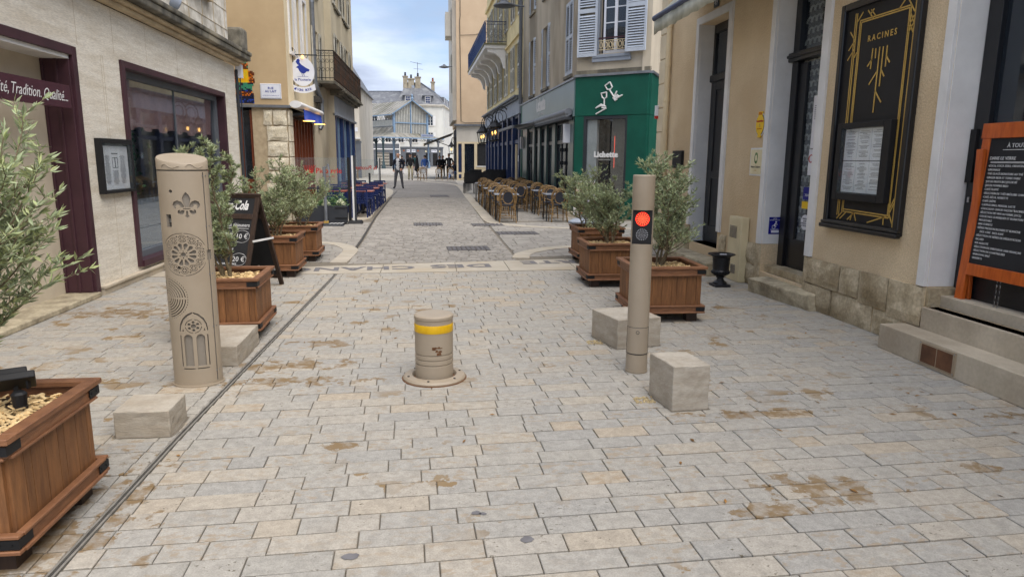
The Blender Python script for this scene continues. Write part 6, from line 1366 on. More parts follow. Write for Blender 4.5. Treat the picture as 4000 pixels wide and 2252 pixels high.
# street lamps
def wall_lamp(label, base, arm, s=1.):
    t = thing('street_lamp', label, 'street lamp', base, 0, 'grey dish street lamps'); b = Vector(base); a = Vector(arm)
    MB().tube([b, b+a], .035*s, 8).build('arm', M_['slate grey paint'], t)
    h = MB(Matrix.Translation(b+a)); h.lathe([(.05*s, .16*s), (.1*s, .14*s), (.13*s, .08*s), (.4*s, -.02*s), (.42*s, -.06*s), (.36*s, -.08*s), (.2*s, -.12*s)], 24); h.build('head', M_['slate grey paint'], t, smooth=True)
m = MB(FG); m.tube([(.25, -.14, 3.62), (.25, -.14, 11)], .07, 10); tag(m.build('lamp_pole', M_['slate grey paint'], None, smooth=True), 'grey pipe pole between the green bar house and the yellow house', 'pole')
wall_lamp('dish street lamp on the pole beside the blue balcony', (3.55, 27.1, 7.15), (-.75, 0, .05), 1.0)
# ---- peach end wall with cream kiosk front
ph = thing('peach_house', 'house with plain peach end wall above a cream painted kiosk front', 'building', (3, 50, 0))
FK = fr(0, 50, 1, 0)
MB().box(1.82, 9, 50.0, 60, 3.9, 16).build('wall', M_['peach render'], ph); MB().box(1.55, 1.819, 50.6, 60, 4.2, 16).build('side_trim', M_['pale render'], ph)
FB(FK, (1.62, 4.25, -.3, .4, 3.78, 3.9)).build('zinc_roof', M_['zinc'], ph); FB(FK, (1.8, 4.3, -.1, .4, 2.68, 3.77)).build('rendered_band', M_['pale render'], ph)
cr_ = M_['cream render']
kf = FB(FK, (1.8, 1.9, -.12, .4, 0, 2.68), (2.15, 2.35, -.12, .4, 0, 2.68), (3.05, 3.25, -.12, .4, 0, 2.68), (4.05, 4.3, -.12, .4, 0, 2.68), (1.9, 2.15, -.1, .4, 0, .55), (3.25, 4.05, -.1, .4, 0, 1.0), (1.9, 4.05, -.11, .4, 2.55, 2.68)).build('kiosk_front', cr_, ph)
FB(FK, (1.9, 2.15, -.02, 0, .55, 2.55)).build('blue_panel', nv, kf); FB(FK, (2.35, 3.05, -.02, .0, .0, 2.55)).build('glass_door', M_['window glass'], kf); FB(FK, (3.25, 4.05, -.03, .0, 1.0, 2.55)).build('slate_menu', M_['slate board'], kf); FB(FK, (3.2, 4.1, -.16, -.1, .92, 1.0)).build('sill', M_['white trim'], kf); FB(FK, (1.93, 2.12, -.11, -.1, .12, .4)).build('blue_panel', nv, kf)
MB().box(1.9, 9, 50.45, 60, 0, 3.77).build('core', M_['room dark'], ph)
m = MB(); m.tube([(2.08, 49.97, 16), (2.1, 49.96, 11.2), (2.06, 49.96, 10.8), (2.12, 49.96, 4.1), (2.4, 49.95, 3.98), (4.2, 49.95, 4.05)], .022, 5); m.tube([(2.1, 49.96, 9.9), (3.0, 49.96, 9.95), (4.3, 49.96, 10.2)], .015, 4); tag(m.build('facade_cable', M_['cable']), 'dark cable running down the peach end wall', 'cable')
FKs = fr(1.55, 0, 0, 1)
for z0, z1, y in ((6.2, 8.9, 51.2), (9.8, 11.9, 51.0)): shutter(fr(1.5, 0, 0, -1), -y-1, -y, z0, z1, -.02, M_['grey shutter'], ph, .5)
MB().box(1.1, 1.55, 51, 53, 10.0, 11.6).build('window_box', M_['pale render'], ph)
wall_lamp('dish street lamp on the peach house against the sky', (1.6, 50.8, 7.9), (-.62, 0, .0), .9)
ka = thing('kiosk_awning', 'open dark awning at the cream kiosk, above the seated people', 'awning', (1.5, 52, 3)); m = MB(); m.add([(1.6, 51, 3.35), (-.55, 51, 2.55), (-.55, 57, 2.55), (1.6, 57, 3.35), (1.6, 51, 3.3), (-.55, 51, 2.5), (-.55, 57, 2.5), (1.6, 57, 3.3)], [(0, 1, 2, 3), (7, 6, 5, 4), (0, 4, 5, 1), (1, 5, 6, 2), (2, 6, 7, 3), (3, 7, 4, 0)]); m.build('canopy', M_['cable'], ka)
m = MB(); m.bar((-.55, 51, 2.5), (-.55, 57, 2.5), .05, .12); m.build('front_rail', M_['cream render'], ka); MB().bar((1.55, 51.1, 2.3), (.2, 51.1, 2.78), .05, .05).build('arm', M_['dark iron'], ka)
lantern('lit wall lantern on the cream kiosk', fr(1.78, 0, 0, -1), -50.3, 2.75, .35, .9, 'kiosk lanterns')
# ------------------------------------------------------------------ market hall and houses on the square
FM = fr(-5.54, 105, cos(radians(35)), sin(radians(35)))
mk = thing('market_hall', 'old iron market hall with zinc roofs, louvred gable and sky blue columns', 'market hall', (-5.54, 105, 0))
sb = M_['sky blue paint']; WG = 6.2; ZE = 8.1; ZR = 9.95; LD = 12
def lou(m, u0, u1, z0f, z1f, n, d):
    for i in range(n):
        a = u0+(u1-u0)*i/n; b_ = u0+(u1-u0)*(i+1)/n; k = .03
        m.add([(a+k, d, z0f((a+b_)/2)), (b_-k, d+.05, z0f((a+b_)/2)), (b_-k, d+.05, z1f(b_)), (a+k, d, z1f(a))], [(0, 1, 2, 3)])
zt = lambda u: ZE-.1+(ZR-ZE)*(1-abs(u-WG/2)/(WG/2))
m = MB(FM); lou(m, .25, WG/2-.08, lambda u: 6.75, zt, 10, .05); lou(m, WG/2+.08, WG-.25, lambda u: 6.75, zt, 10, .05); lou(m, .25, WG/2-.08, lambda u: 5.0, lambda u: 6.6, 10, .05); lou(m, WG/2+.08, WG-.25, lambda u: 5.0, lambda u: 6.6, 10, .05); m.build('gable_louvres', M_['louvre'], mk, kind='stuff')
FB(FM, (.0, .3, -.1, .2, 4.6, ZE), (WG-.3, WG, -.1, .2, 4.6, ZE), (WG/2-.08, WG/2+.08, -.05, .1, 5, ZR-.2), (.3, WG-.3, -.06, .1, 6.6, 6.75), (.3, WG-.3, -.06, .1, 4.9, 5.0)).build('gable_frame', sb, mk)
FB(FM, (.3, WG-.3, .15, .2, 4.9, 8.0)).build('gable_back', M_['slate grey paint'], mk)
m = MB(FM); m.bar((-.5, -.45, ZE-.28), (WG/2, -.45, ZR+.05), .12, .14); m.bar((WG/2, -.45, ZR+.05), (WG+.5, -.45, ZE-.28), .12, .14); m.build('bargeboard', sb, mk)
m = MB(FM)
for i in range(9):
    t = i/9; u = -.3+(WG/2+.3)*t; z = ZE-.35+(ZR-ZE+.1)*t
    for s in (0, 1): uu = u if s == 0 else WG-u; m.bar((uu, -.4, z), (uu+(.25 if s == 0 else -.25), -.4, z-.25), .03, .03)
m.build('gable_fretwork', M_['slate grey paint'], mk, kind='stuff')
MB(FM).lathe([(.12, ZR), (.22, ZR+.3), (.1, ZR+.5), (.14, ZR+.7), (.03, ZR+.95)], 10, (WG/2, -.45, 0)).build('finial', sb, mk)
m = MB(FM)
for s in (0, 1):
    e = -.6 if s == 0 else WG+.6; z0 = ZE-.35
    m.add([(e, -.5, z0), (WG/2, -.5, ZR), (WG/2, LD, ZR), (e, LD, z0), (e, -.5, z0+.07), (WG/2, -.5, ZR+.07), (WG/2, LD, ZR+.07), (e, LD, z0+.07)], MB.BF)
rf = m.build('roof', M_['zinc roof'], mk)
for s in (0, 1):
    e = -.6 if s == 0 else WG+.6
    for i in range(13): d_ = -.45+i*1.0; MB(FM).bar((e, d_, ZE-.25), (WG/2, d_, ZR+.1), .06, .08).build('standing_seam', M_['zinc roof'], rf)
m = MB(FM); m.bar((-.62, -.5, ZE-.36), (-.62, LD, ZE-.36), .08, .16); m.build('gutter', sb, mk)
FB(FM, (0, .1, .2, LD, 6.2, 7.1)).build('clerestory_glass', M_['louvre'], mk); m = MB(FM)
for i in range(25): m.bar((.05, .3+i*.48, 7.1), (.05, .54+i*.48, 7.7), .04, .04); m.bar((.05, .54+i*.48, 7.7), (.05, .78+i*.48, 7.1), .04, .04)
m.box(-.02, .08, .2, LD, 7.06, 7.14); m.box(-.02, .08, .2, LD, 6.1, 6.2); m.build('clerestory_truss', M_['slate grey paint'], mk, kind='stuff')
# lower canopies
oU, oG = 2.9, 1.7; ze = 4.45
m = MB(FM); m.add([(-oU, -oG, ze), (WG+oU*.6, -oG, ze), (WG, 0, 5.1), (0, 0, 5.25), (-oU, LD, ze), (0, LD, 6.2), (0, .0, 6.1)], [(0, 1, 2, 3), (0, 3, 6, 5, 4)]); cn = m.build('canopy', M_['zinc roof'], mk)
cn.modifiers.new('s', 'SOLIDIFY').thickness = .06
for i in range(9): MB(FM).bar((-oU, -oG+.6+i*1.3, ze+.05), (0, .2+i*1.3, 6.05), .06, .07).build('standing_seam', M_['zinc roof'], cn)
for i in range(8): u = -.6+i*1.0; MB(FM).bar((u, -oG, ze+.05), (max(0, min(WG, u)), 0, 5.15), .05, .06).build('standing_seam', M_['zinc roof'], cn)
FB(FM, (-oU, WG+oU*.6, -oG-.06, -oG+.04, ze-.1, ze+.06)).build('front_gutter', sb, mk); FB(FM, (-oU-.06, -oU+.04, -oG, LD, ze-.1, ze+.06)).build('side_gutter', sb, mk)
m = MB(FM)
for i in range(34): u = -oU+.1+i*.32; m.bar((u, -oG+.1, ze-.14), (u+.16, -oG+.1, ze-.42), .03, .03); m.bar((u+.16, -oG+.1, ze-.42), (u+.32, -oG+.1, ze-.14), .03, .03)
m.box(-oU, WG+1.7, -oG+.06, -oG+.14, ze-.46, ze-.4); m.build('canopy_truss', M_['dark iron'], mk, kind='stuff')
sgm = FB(FM, (WG-2.2, WG+.1, -oG+.4, -oG+.45, 4.62, 5.1)).build('name_board', M_['grey blue paint'], mk); text('MARCHÉ AUX LÉGUMES', .23, FM @ Matrix(((1, 0, 0, WG-1.05), (0, 0, -1, -oG+.38), (0, 1, 0, 4.87), (0, 0, 0, 1))), M_['sign blue'], sgm, sx=.8)
cme = {}
def mcol(u, d, mt, r=.13, zt_=4.4):
    c = MB(FM).lathe([(r*2.1, 0), (r*2.1, .4), (r*1.5, .5), (r*1.4, 1.0), (r, 1.1), (r, zt_-.9), (r*1.5, zt_-.8), (r*1.1, zt_-.7), (r*1.8, zt_)], 12, (u, d, 0)).build('column', mt, mk, smooth=True)
    m = MB(FM)
    for s in (-1, 1): m.tube([(u+s*(.1+.75*(1-cos(a))), d, zt_-1.0+.9*sin(a)) for a in [pi/2*i/6 for i in range(7)]], .05, 5)
    m.build('bracket', mt, c)
dk = M_['slate grey paint']; gc = mat('bottle green', (44, 66, 70), (36, 56, 60), rough=.5)
for u, d, mt in ((-oU+.2, -oG+.2, gc), (0, 0, sb), (2.0, -oG+.2, dk), (WG+.8, -oG+.2, dk), (WG, 0, sb), (-oU+.2, 3.6, gc), (-oU+.2, 8, gc), (0, 5, gc), (3.2, 5, gc)): mcol(u, d, mt)
# ---- white house behind, mansard roof
wh = thing('square_house', 'white house with slate mansard roof, dormers and chimneys behind the market hall', 'building', (-4, 128, 0))
Fw = fr(0, 128, 1, 0); Fs = fr(2.15, 128, 2.45, 20)
wops = [(x, x+.95, z0, z1) for x in (-10.5, -8.2, -5.9, -3.4, -.6) for z0, z1 in ((7.3, 9.0), (4.3, 6.1))]
wall(MB(Fw), -16, 2.15, 0, 10.8, wops, .2).build('front_wall', M_['white facade'], wh)
sops = [(u, u+1.2, z0, z1) for u in (2, 5.5, 9, 12.5, 16) for z0, z1 in ((7.3, 9.0), (4.3, 6.1), (1.6, 3.0))]
wall(MB(Fs), 0, 20.1, 0, 10.8, sops, .2).build('side_wall', M_['white facade'], wh)
MB().add([(-16, 128.3, 0), (1.9, 128.3, 0), (4.3, 148, 0), (-16, 148, 0), (-16, 128.3, 10.7), (1.9, 128.3, 10.7), (4.3, 148, 10.7), (-16, 148, 10.7)], MB.BF).build('core', M_['room dark'], wh)
for u0, u1, z0, z1 in wops:
    sash(Fw, u0, u1, z0, z1, .08, wh, M_['white trim'], 3, curtain=False); FB(Fw, (u0-.48, u0-.02, -.05, -.01, z0, z1)).build('shutter', M_['white trim'], wh); FB(Fw, (u1+.02, u1+.48, -.05, -.01, z0, z1)).build('shutter', M_['white trim'], wh); FB(Fw, (u0-.1, u1+.1, -.1, .0, z0-.12, z0-.01)).build('window_sill', M_['pale render'], wh)
for u0, u1, z0, z1 in sops: FB(Fs, (u0, u1, .05, .08, z0, z1)).build('window', M_['curtain'], wh); FB(Fs, (u0-.6, u0, -.06, -.01, z0, z1)).build('shutter', M_['white trim'], wh)
FB(Fw, (-16.2, 2.4, -.35, .1, 10.8, 11.0), (-16.2, 2.3, -.2, .1, 10.6, 10.8)).build('cornice', M_['pale render'], wh); FB(Fs, (0, 20.2, -.3, .1, 10.8, 11.0)).build('cornice', M_['pale render'], wh)
m = MB(); m.add([(-6.2, 127.8, 11.0), (2.4, 127.8, 11.0), (4.9, 148, 11.0), (-6.2, 148, 11.0), (-4.4, 131.5, 15.0), (-1.6, 131.5, 15.0), (1.3, 144, 13.9), (-4.4, 144, 15.0), (.9, 129.6, 13.2), (3.2, 146, 13.2)], [(0, 1, 8, 5, 4), (1, 2, 9, 8), (8, 9, 6, 5), (4, 5, 6, 7), (0, 4, 7, 3), (2, 3, 7, 6, 9)]); m.build('roof', M_['slate roof'], wh)
m = MB(); m.add([(-16.2, 127.8, 11.0), (-6.1, 127.8, 11.0), (-6.1, 138, 11.0), (-16.2, 138, 11.0), (-16.2, 132.5, 13.4), (-5.2, 132.5, 13.6)], [(0, 1, 5, 4), (1, 2, 5), (2, 3, 4, 5), (3, 0, 4)]); m.build('wing_roof', M_['slate roof'], wh)
m = MB(); m.bar((-16, 132.4, 13.45), (-5.3, 132.4, 13.62), .2, .15); m.bar((-4.4, 131.4, 15.05), (-1.6, 131.4, 15.05), .2, .15); m.bar((-1.6, 131.4, 15.0), (.9, 129.6, 13.2), .15, .15); m.build('ridge_flashing', M_['zinc'], wh)
for x in (-4.05, -.5):
    d = FB(Fw, (x-.75, x+.75, .2, 2.2, 11.1, 12.55)).build('dormer', M_['slate roof'], wh); FB(Fw, (x-.45, x+.45, .1, .2, 11.25, 12.45)).build('frame', M_['white trim'], d)
    for i in range(2):
        for j in range(3): FB(Fw, (x-.38+i*.4, x-.02+i*.4, .09, .1, 11.3+j*.38, 11.62+j*.38)).build('pane', M_['navy paint'], d)
    MB(Fw).add([(x-1.0, .0, 12.55), (x+1.0, .0, 12.55), (x+1.0, 2.4, 12.55), (x-1.0, 2.4, 12.55), (x-.5, .7, 13.05), (x+.5, .7, 13.05), (x+.5, 2.4, 13.05), (x-.5, 2.4, 13.05)], MB.BF).build('dormer_roof', M_['slate roof'], d)
for u in (3, 6, 9, 12, 15): d = FB(Fs, (u, u+1.5, .1, 2, 11.2, 12.6)).build('dormer', M_['slate roof'], wh); FB(Fs, (u+.3, u+1.2, .05, .1, 11.4, 12.4)).build('pane', M_['curtain'], d)
for x0, x1, z0, z1 in ((-4.95, -4.15, 12.2, 16.0), (-4.05, -2.95, 14, 15.6), (-2.75, -1.8, 13.4, 15.9), (.1, .75, 12.8, 15.1)):
    c = MB(Fw).box(x0, x1, 2.6, 3.6, z0, z1).build('chimney', M_['chimney brick'], wh); FB(Fw, (x0-.12, x1+.12, 2.5, 3.7, z1, z1+.18)).build('crown', M_['chimney brick'], c); MB(Fw).lathe([(.2, z1+.18), (.16, z1+.8), (.2, z1+.85)], 10, ((x0+x1)/2, 3.1, 0)).build('chimney_pot', M_['tile roof'] if x0 > 0 else M_['anthracite'], c)
m = MB(Fw); m.tube([(-2.3, 3.0, 15.9), (-2.3, 3.0, 18.6)], .04, 5); m.bar((-3.6, 3.0, 18.7), (-1.5, 3.0, 18.3), .05, .05); m.bar((-3.0, 3.0, 17.5), (-1.3, 3.0, 17.4), .04, .04)
for i in range(8): m.bar((-3.5+i*.27, 2.7, 18.68-i*.05), (-3.5+i*.27, 3.3, 18.68-i*.05), .03, .03)
tag(m.build('television_antenna', M_['dark iron']), 'television antenna on the chimney of the white house', 'antenna')
MB(Fw).box(-3.4, -2.9, 1.9, 2.0, 14.0, 14.5).build('skylight', M_['grey blue paint'], wh)
sgp = M_['slate grey paint']
ws_ = FB(Fw, (-5.5, 2.1, -.1, -.01, 0, 3.3), (-5.6, 2.2, -.25, -.01, 3.3, 3.55)).build('shop_front', sgp, wh)
for a, b_ in ((-4.6, -2.7), (-1.0, -.2), (.25, 1.6)): FB(Fw, (a, b_, -.12, -.1, .2 if a > 0 else .8, 2.45)).build('window', M_['room dark'], ws_)
FB(Fw, (-4.45, -2.85, -.14, -.1, 2.6, 3.1)).build('sign', M_['sign white'], ws_); text('EPIK OU BIEN', .34, tm(Fw, -3.65, 2.85, -.15), M_['navy paint'], ws_, sx=.75); FB(Fw, (.0, 1.0, -.14, -.1, 2.6, 3.05)).build('sign', M_['sign white'], ws_); text('ATYPIK', .34, tm(Fw, .5, 2.83, -.15), M_['navy paint'], ws_, sx=.75)
for x in (-4.95, -2.4): m = MB(Fw); m.disc((x, -.11, 2.85), .17, 12, 'y', .02); m.build('round_sign', M_['tile roof'], ws_)
for x in (-1.0, 1.45): m = MB(Fw); m.disc((x, -.11, 2.75), .15, 12, 'y', .02); m.build('round_sign', M_['ivory plaque'], ws_)
w2 = FB(Fw, (-11.8, -5.7, -.2, -.01, 0, 3.0)).build('shop_front', M_['slate grey paint'], wh); FB(Fw, (-11.9, -5.65, -.3, -.01, 3.0, 3.2), (-11.9, -5.65, -.3, -.01, 4.05, 4.2), (-5.75, -5.6, -.32, -.01, 0, 4.2), (-11.95, -11.8, -.32, -.01, 0, 4.2)).build('white_trim', M_['white paint'], w2); FB(Fw, (-11.8, -5.75, -.25, -.01, 3.2, 4.05)).build('fascia', sgp, w2)
FB(Fw, (-9.9, -7.6, -.23, -.2, .15, 2.5)).build('opening', M_['room dark'], w2); m = MB(Fw)
for i in range(24): m.box(-9.85+i*.095, -9.82+i*.095, -.27, -.24, .15, 2.5)
for z in (.5, 1.0, 1.5, 2.0): m.box(-9.9, -7.6, -.28, -.25, z, z+.1)
m.build('folding_grille', M_['pale render'], w2, kind='stuff'); FB(Fw, (-7.5, -6.7, -.23, -.2, 0, 2.4)).build('doorway', M_['room dark'], w2)
# distant roofs
t = thing('red_roof_house', 'distant house with red tiled roof behind the white house', 'building', (-6, 150, 0)); MB().box(-9, -5, 150, 160, 0, 14).build('wall', M_['pale render'], t); MB().add([(-9.2, 150, 14), (-4.8, 150, 14), (-4.8, 160, 14), (-9.2, 160, 14), (-9.2, 154, 15.6), (-4.8, 154, 15.6)], [(0, 1, 5, 4), (1, 2, 5), (2, 3, 4, 5), (3, 0, 4)]).build('roof', M_['tile roof'], t)
t = thing('brown_roof_house', 'distant pale house with brown roof at the right end of the square', 'building', (7, 150, 0)); MB().box(4.2, 16, 152, 165, 0, 9).build('wall', M_['pale render'], t); MB().add([(3.9, 151.5, 9), (16, 151.5, 9), (16, 165, 9), (3.9, 165, 9), (3.9, 158, 13.4), (16, 158, 13.4)], [(0, 1, 5, 4), (1, 2, 5), (2, 3, 4, 5), (3, 0, 4)]).build('roof', M_['tile roof'], t)
t = thing('gable_house', 'distant house with small ochre gable left of the white house', 'building', (-11, 118, 0)); MB().box(-15, -11.2, 140, 150, 0, 13).build('wall', M_['cream render'], t); MB().add([(-15.2, 139.8, 13), (-11, 139.8, 13), (-11, 150, 13), (-15.2, 150, 13), (-13.1, 139.8, 14.4), (-13.1, 150, 14.4)], [(0, 1, 4), (1, 2, 5, 4), (2, 3, 5), (3, 0, 4, 5)]).build('roof', M_['tile roof'], t)
# ------------------------------------------------------------------ terraces
def rattan_chair(frame, panel, seat, nm='bistro_chair'):
    t = thing(nm, 'x', 'chair'); f = M_[frame]
    def T(n, *tb):
        m = MB()
        for p, r in tb: m.tube(p, r, 6)
        return m.build(n, f, t)
    arch = lambda w, h, y0: [(-w*.8, -.17, .4), (-w*.95, -.19, .5), (-w, -.21, .6)]+[(w*cos(a), -.215-.03*sin(a), .62+(h-.62)*sin(a)) for a in [pi-pi*i/12 for i in range(13)]]+[(w, -.21, .6), (w*.95, -.19, .5), (w*.8, -.17, .4)]
    T('back_frame', (arch(.205, .815, 0), .016), (arch(.175, .785, 0), .012))
    m = MB(); n = 20; ring = [(.125*cos(2*pi*i/n), -.222-.01*sin(2*pi*i/n), .6+.15*sin(2*pi*i/n)) for i in range(n)]; m.tube(ring, .012, 6, True); m.build('back_ring', f, t)
    m = MB(); m.add([(x, y-.004, z) for x, y, z in ring]+[(x, y+.004, z) for x, y, z in ring], [tuple(range(n)), tuple(range(2*n-1, n-1, -1))]+[(i, i+n, (i+1) % n+n, (i+1) % n) for i in range(n)]); m.build('back_panel', M_[panel], t)
    m = MB(); m.lathe([(.16, .395), (.205, .4), (.21, .415), (.19, .425)], 16, (0, .02, 0), 1, .95); m.build('seat', M_[seat], t, smooth=True)
    for x in (-1, 1):
        T('leg', ([(x*.165, -.17, .42), (x*.18, -.2, .2), (x*.2, -.23, 0)], [.017, .016, .014])); T('leg', ([(x*.17, .19, .41), (x*.185, .2, 0)], [.015, .013]))
        T('brace', ([(x*.17, -.185, .3), (x*.1, -.175, .39)], .01), ([(x*.18, -.2, .2), (x*.18, .2, .2)], .01))
    T('stretcher', ([(-.185, -.205, .17), (.185, -.205, .17)], .01), ([(-.185, -.2, .12), (.185, -.2, .12)], .007))
    return t
def bistro_table(top, legs='black matt', ped=False, w=.3, d=.26):
    t = thing('bistro_table', 'x', 'table'); MB().box(-w, w, -d, d, .635, .66).build('table_top', M_[top], t, bevel=.004)
    if ped:
        MB().lathe([(.04, .05), (.035, .3), (.045, .6), (.1, .634)], 10).build('pedestal', M_[legs], t, smooth=True)
        for i in range(4): a = pi/4+pi/2*i; MB().tube([(0, 0, .12), (.14*cos(a), .14*sin(a), .09), (.26*cos(a), .26*sin(a), .015)], [.03, .025, .02], 6).build('foot', M_[legs], t)
    else:
        for x in (-1, 1):
            for y in (-1, 1): MB().bar((x*(w-.04), y*(d-.04), 0), (x*(w-.04), y*(d-.04), .634), .022, .022).build('leg', M_[legs], t)
    return t
def place(proto, first, x, y, rz, lab, grp, z=0):
    o = proto if first[0] else copy_tree(proto); first[0] = False
    o.location = (x, y, z); o.rotation_euler = (0, 0, rz); o['label'] = lab; o['group'] = grp; return o
rc = rattan_chair('rattan', 'black weave', 'black weave'); f1 = [True]; bt = bistro_table('table top'); f2 = [True]
R_ = random.Random(31)
cols_ = [('street side', 1.83, [17.0, 18.75, 20.5, 22.6, 24.7]), ('middle', 2.52, [20.4, 22.4, 24.6]), ('wall side', 3.08, [17.1, 19.1, 21.3, 23.6])]
ordn = ['nearest', 'second', 'third', 'fourth', 'fifth']
for cn_, x, ysl in cols_:
    for i, y in enumerate(ysl):
        place(bt, f2, x, y, R_.uniform(-.05, .05), f'{ordn[i]} black bistro table of the {cn_} row before the green bar', 'bistro tables before the green bar')
        place(rc, f1, x+R_.uniform(-.04, .04), y-.5, R_.uniform(-.12, .12), f'rattan chair on the near side of the {ordn[i]} table, {cn_} row, green bar', 'rattan chairs before the green bar')
        place(rc, f1, x+R_.uniform(-.04, .04), y+.55, pi+R_.uniform(-.15, .15), f'rattan chair on the far side of the {ordn[i]} table, {cn_} row, green bar', 'rattan chairs before the green bar')
for i, (x, y) in enumerate(((3.3, 26.0), (2.9, 26.2), (3.35, 26.8))): place(rc, f1, x, y, .3, f'spare rattan chair near the far doors of the green bar, {ordn[i]} of three', 'rattan chairs before the green bar')
wc = rattan_chair('rattan', 'white weave', 'white weave', 'wicker_chair'); f3 = [True]
for x, y, s, lab in ((-.75, 48.6, .1, 'pale wicker chair left of the kiosk, leftmost of the row'), (-.55, 48.0, 0, 'pale wicker chair in front of the leftmost kiosk chair'), (.5, 48.4, 0, 'pale wicker chair in the middle of the kiosk row'), (1.3, 48.6, 0, 'pale wicker chair nearest the cream kiosk'), (-5.4, 50, .2, 'pale wicker chair beyond the blue shop front, on the right'), (-5.8, 49.6, 0, 'pale wicker chair beyond the blue shop front, in the middle'), (-6.2, 49.8, -.3, 'pale wicker chair beyond the blue shop front, on the left')):
    o = place(wc, f3, x, y, s, lab, 'pale wicker chairs on the square'); o.scale = (1.12, 1.12, 1.08)
# stacked black chairs
def stack_chair():
    t = thing('stacking_chair', 'x', 'chair'); m_ = M_['black chair']
    for x in (-1, 1):
        MB().tube([(x*.2, -.22, 0), (x*.21, -.2, .4), (x*.2, -.26, .8)], .013, 6).build('leg', m_, t); MB().tube([(x*.2, .22, 0), (x*.2, .2, .4)], .013, 6).build('leg', m_, t)
        MB().tube([(x*.22, .2, .58), (x*.22, -.22, .6)], .016, 6).build('armrest', m_, t)
    MB().box(-.2, .2, -.2, .2, .39, .415).build('seat', m_, t)
    MB().add([(-.2, -.22, .45), (.2, -.22, .45), (.2, -.27, .8), (-.2, -.27, .8), (-.2, -.2, .45), (.2, -.2, .45), (.2, -.25, .8), (-.2, -.25, .8)], [(0, 1, 2, 3), (7, 6, 5, 4), (0, 4, 5, 1), (1, 5, 6, 2), (2, 6, 7, 3), (3, 7, 4, 0)]).build('backrest', m_, t); return t
sc_ = stack_chair(); f4 = [True]
for j, (x, y, rz, n) in enumerate(((1.62, 30.4, .05, 6), (2.35, 30.7, .0, 6), (3.0, 32.6, -.1, 5))):
    for k in range(n): place(sc_, f4, x+.06*k, y+.03*k, rz, f'black stacking chair, {["lowest", "second", "third", "fourth", "fifth", "sixth"][k]} of the {["street side", "middle", "far"][j]} stack', 'stacked black chairs', .03*k).scale = (1.12, 1.12, 1.12)
# blue terrace
def blue_chair():
    t = thing('blue_chair', 'x', 'chair'); m_ = M_['blue chair']
    for x in (-1, 1):
        MB().bar((x*.19, -.2, 0), (x*.18, -.19, .7), .035, .03).build('leg', m_, t); MB().bar((x*.2, .21, 0), (x*.18, .18, .42), .035, .03).build('leg', m_, t)
    MB().box(-.2, .2, -.19, .2, .4, .43).build('seat', m_, t)
    m = MB(); m.box(-.2, .2, -.215, -.185, .69, .73); m.box(-.2, .2, -.21, -.19, .36, .38)
    for i in range(13): x = -.17+i*.0283; m.bar((x, -.2, .6), (x, -.2, .7), .009, .014)
    for i in range(8):
        x = -.18+i*.05; m.bar((x, -.2, .37), (min(.19, x+.26), -.2, .37+.26*min(1, (.19-x)/.26)), .012, .012); m.bar((-x, -.2, .37), (max(-.19, -x-.26), -.2, .37+.26*min(1, (.19-x)/.26)), .012, .012)
        m.bar((-.19, -.2, .4+i*.03), (.19, -.2, .4+i*.03), .012, .008)
    m.build('backrest', m_, t); return t
bc_ = blue_chair(); f5 = [True]; wt_ = bistro_table('wood top', 'black matt', True, .3, .3); f6 = [True]
for cn_, x in (('street side', -1.82), ('middle', -2.5), ('wall side', -2.95)):
    for i, y in enumerate((18.5, 20.3, 22.1, 24.0)):
        if cn_ == 'wall side' and i in (0, 2): continue
        place(wt_, f6, x, y, 0, f'{ordn[i]} wooden topped table of the {cn_} row on the blue terrace', 'tables on the blue terrace')
        place(bc_, f5, x, y-.5, R_.uniform(-.05, .05), f'blue chair on the near side of the {ordn[i]} table, {cn_} row, blue terrace', 'blue chairs on the terrace'); place(bc_, f5, x, y+.52, pi+R_.uniform(-.05, .05), f'blue chair on the far side of the {ordn[i]} table, {cn_} row, blue terrace', 'blue chairs on the terrace')
# glass screens, planter box, posts
FT = fr(0, 16.15, 1, 0)
gs = thing('glass_screen', 'clear glass terrace screen with red lettering above the dark flower box', 'screen', (-2.4, 16.15, 0))
FB(FT, (-3.1, -1.93, .18, .19, .82, 1.5)).build('pane', M_['clear screen'], gs); FB(FT, (-3.1, -1.93, .17, .2, .79, .819)).build('bottom_rail', M_['anthracite'], gs); FB(FT, (-1.93, -1.87, .15, .22, .0, 1.51)).build('post', M_['black matt'], gs)
text('la Picoterie', .17, tm(FT, -2.42, 1.2, .175), M_['red ink'], gs, sx=.95, fat=.002); text('bar restaurant', .05, tm(FT, -2.36, 1.08, .175), M_['red ink'], gs)
m = MB(FT)
for i in range(7): m.bar((-2.84+i*.012, .176, 1.12), (-2.9+i*.045, .176, 1.33), .012, .002, (0, 1, 0))
m.build('bird_mark', M_['red ink'], gs)
fbx = thing('flower_box', 'dark grey flower box with white hydrangeas and ferns under the glass screen', 'planter', (-2.45, 16.1, 0))
FB(FT, (-3.05, -1.95, -.12, .16, .03, .42), (-3.02, -1.98, -.1, .14, 0, .03)).build('box', M_['anthracite'], fbx, bevel=.006); FB(FT, (-2.2, -1.93, -.13, -.12, .13, .16), (-2.2, -1.93, -.13, -.12, .36, .39)).build('hinge', M_['black matt'], fbx)
m = MB(FT); R_ = random.Random(61)
for i in range(900):
    p = Vector((R_.uniform(-3.03, -1.96), R_.uniform(-.12, .14), .4+abs(R_.gauss(0, .13)))); a = Vector((R_.gauss(0, .7), R_.gauss(0, .5), R_.uniform(.1, 1))).normalized()*R_.uniform(.05, .11); b_ = a.cross(Vector((R_.gauss(0, 1), R_.gauss(0, 1), .3))).normalized()*.008
    m.add([p, p+a*.5+b_, p+a, p+a*.5-b_], [(0, 1, 2, 3)])
m.build('ferns', M_['green leaf'], fbx, kind='stuff')
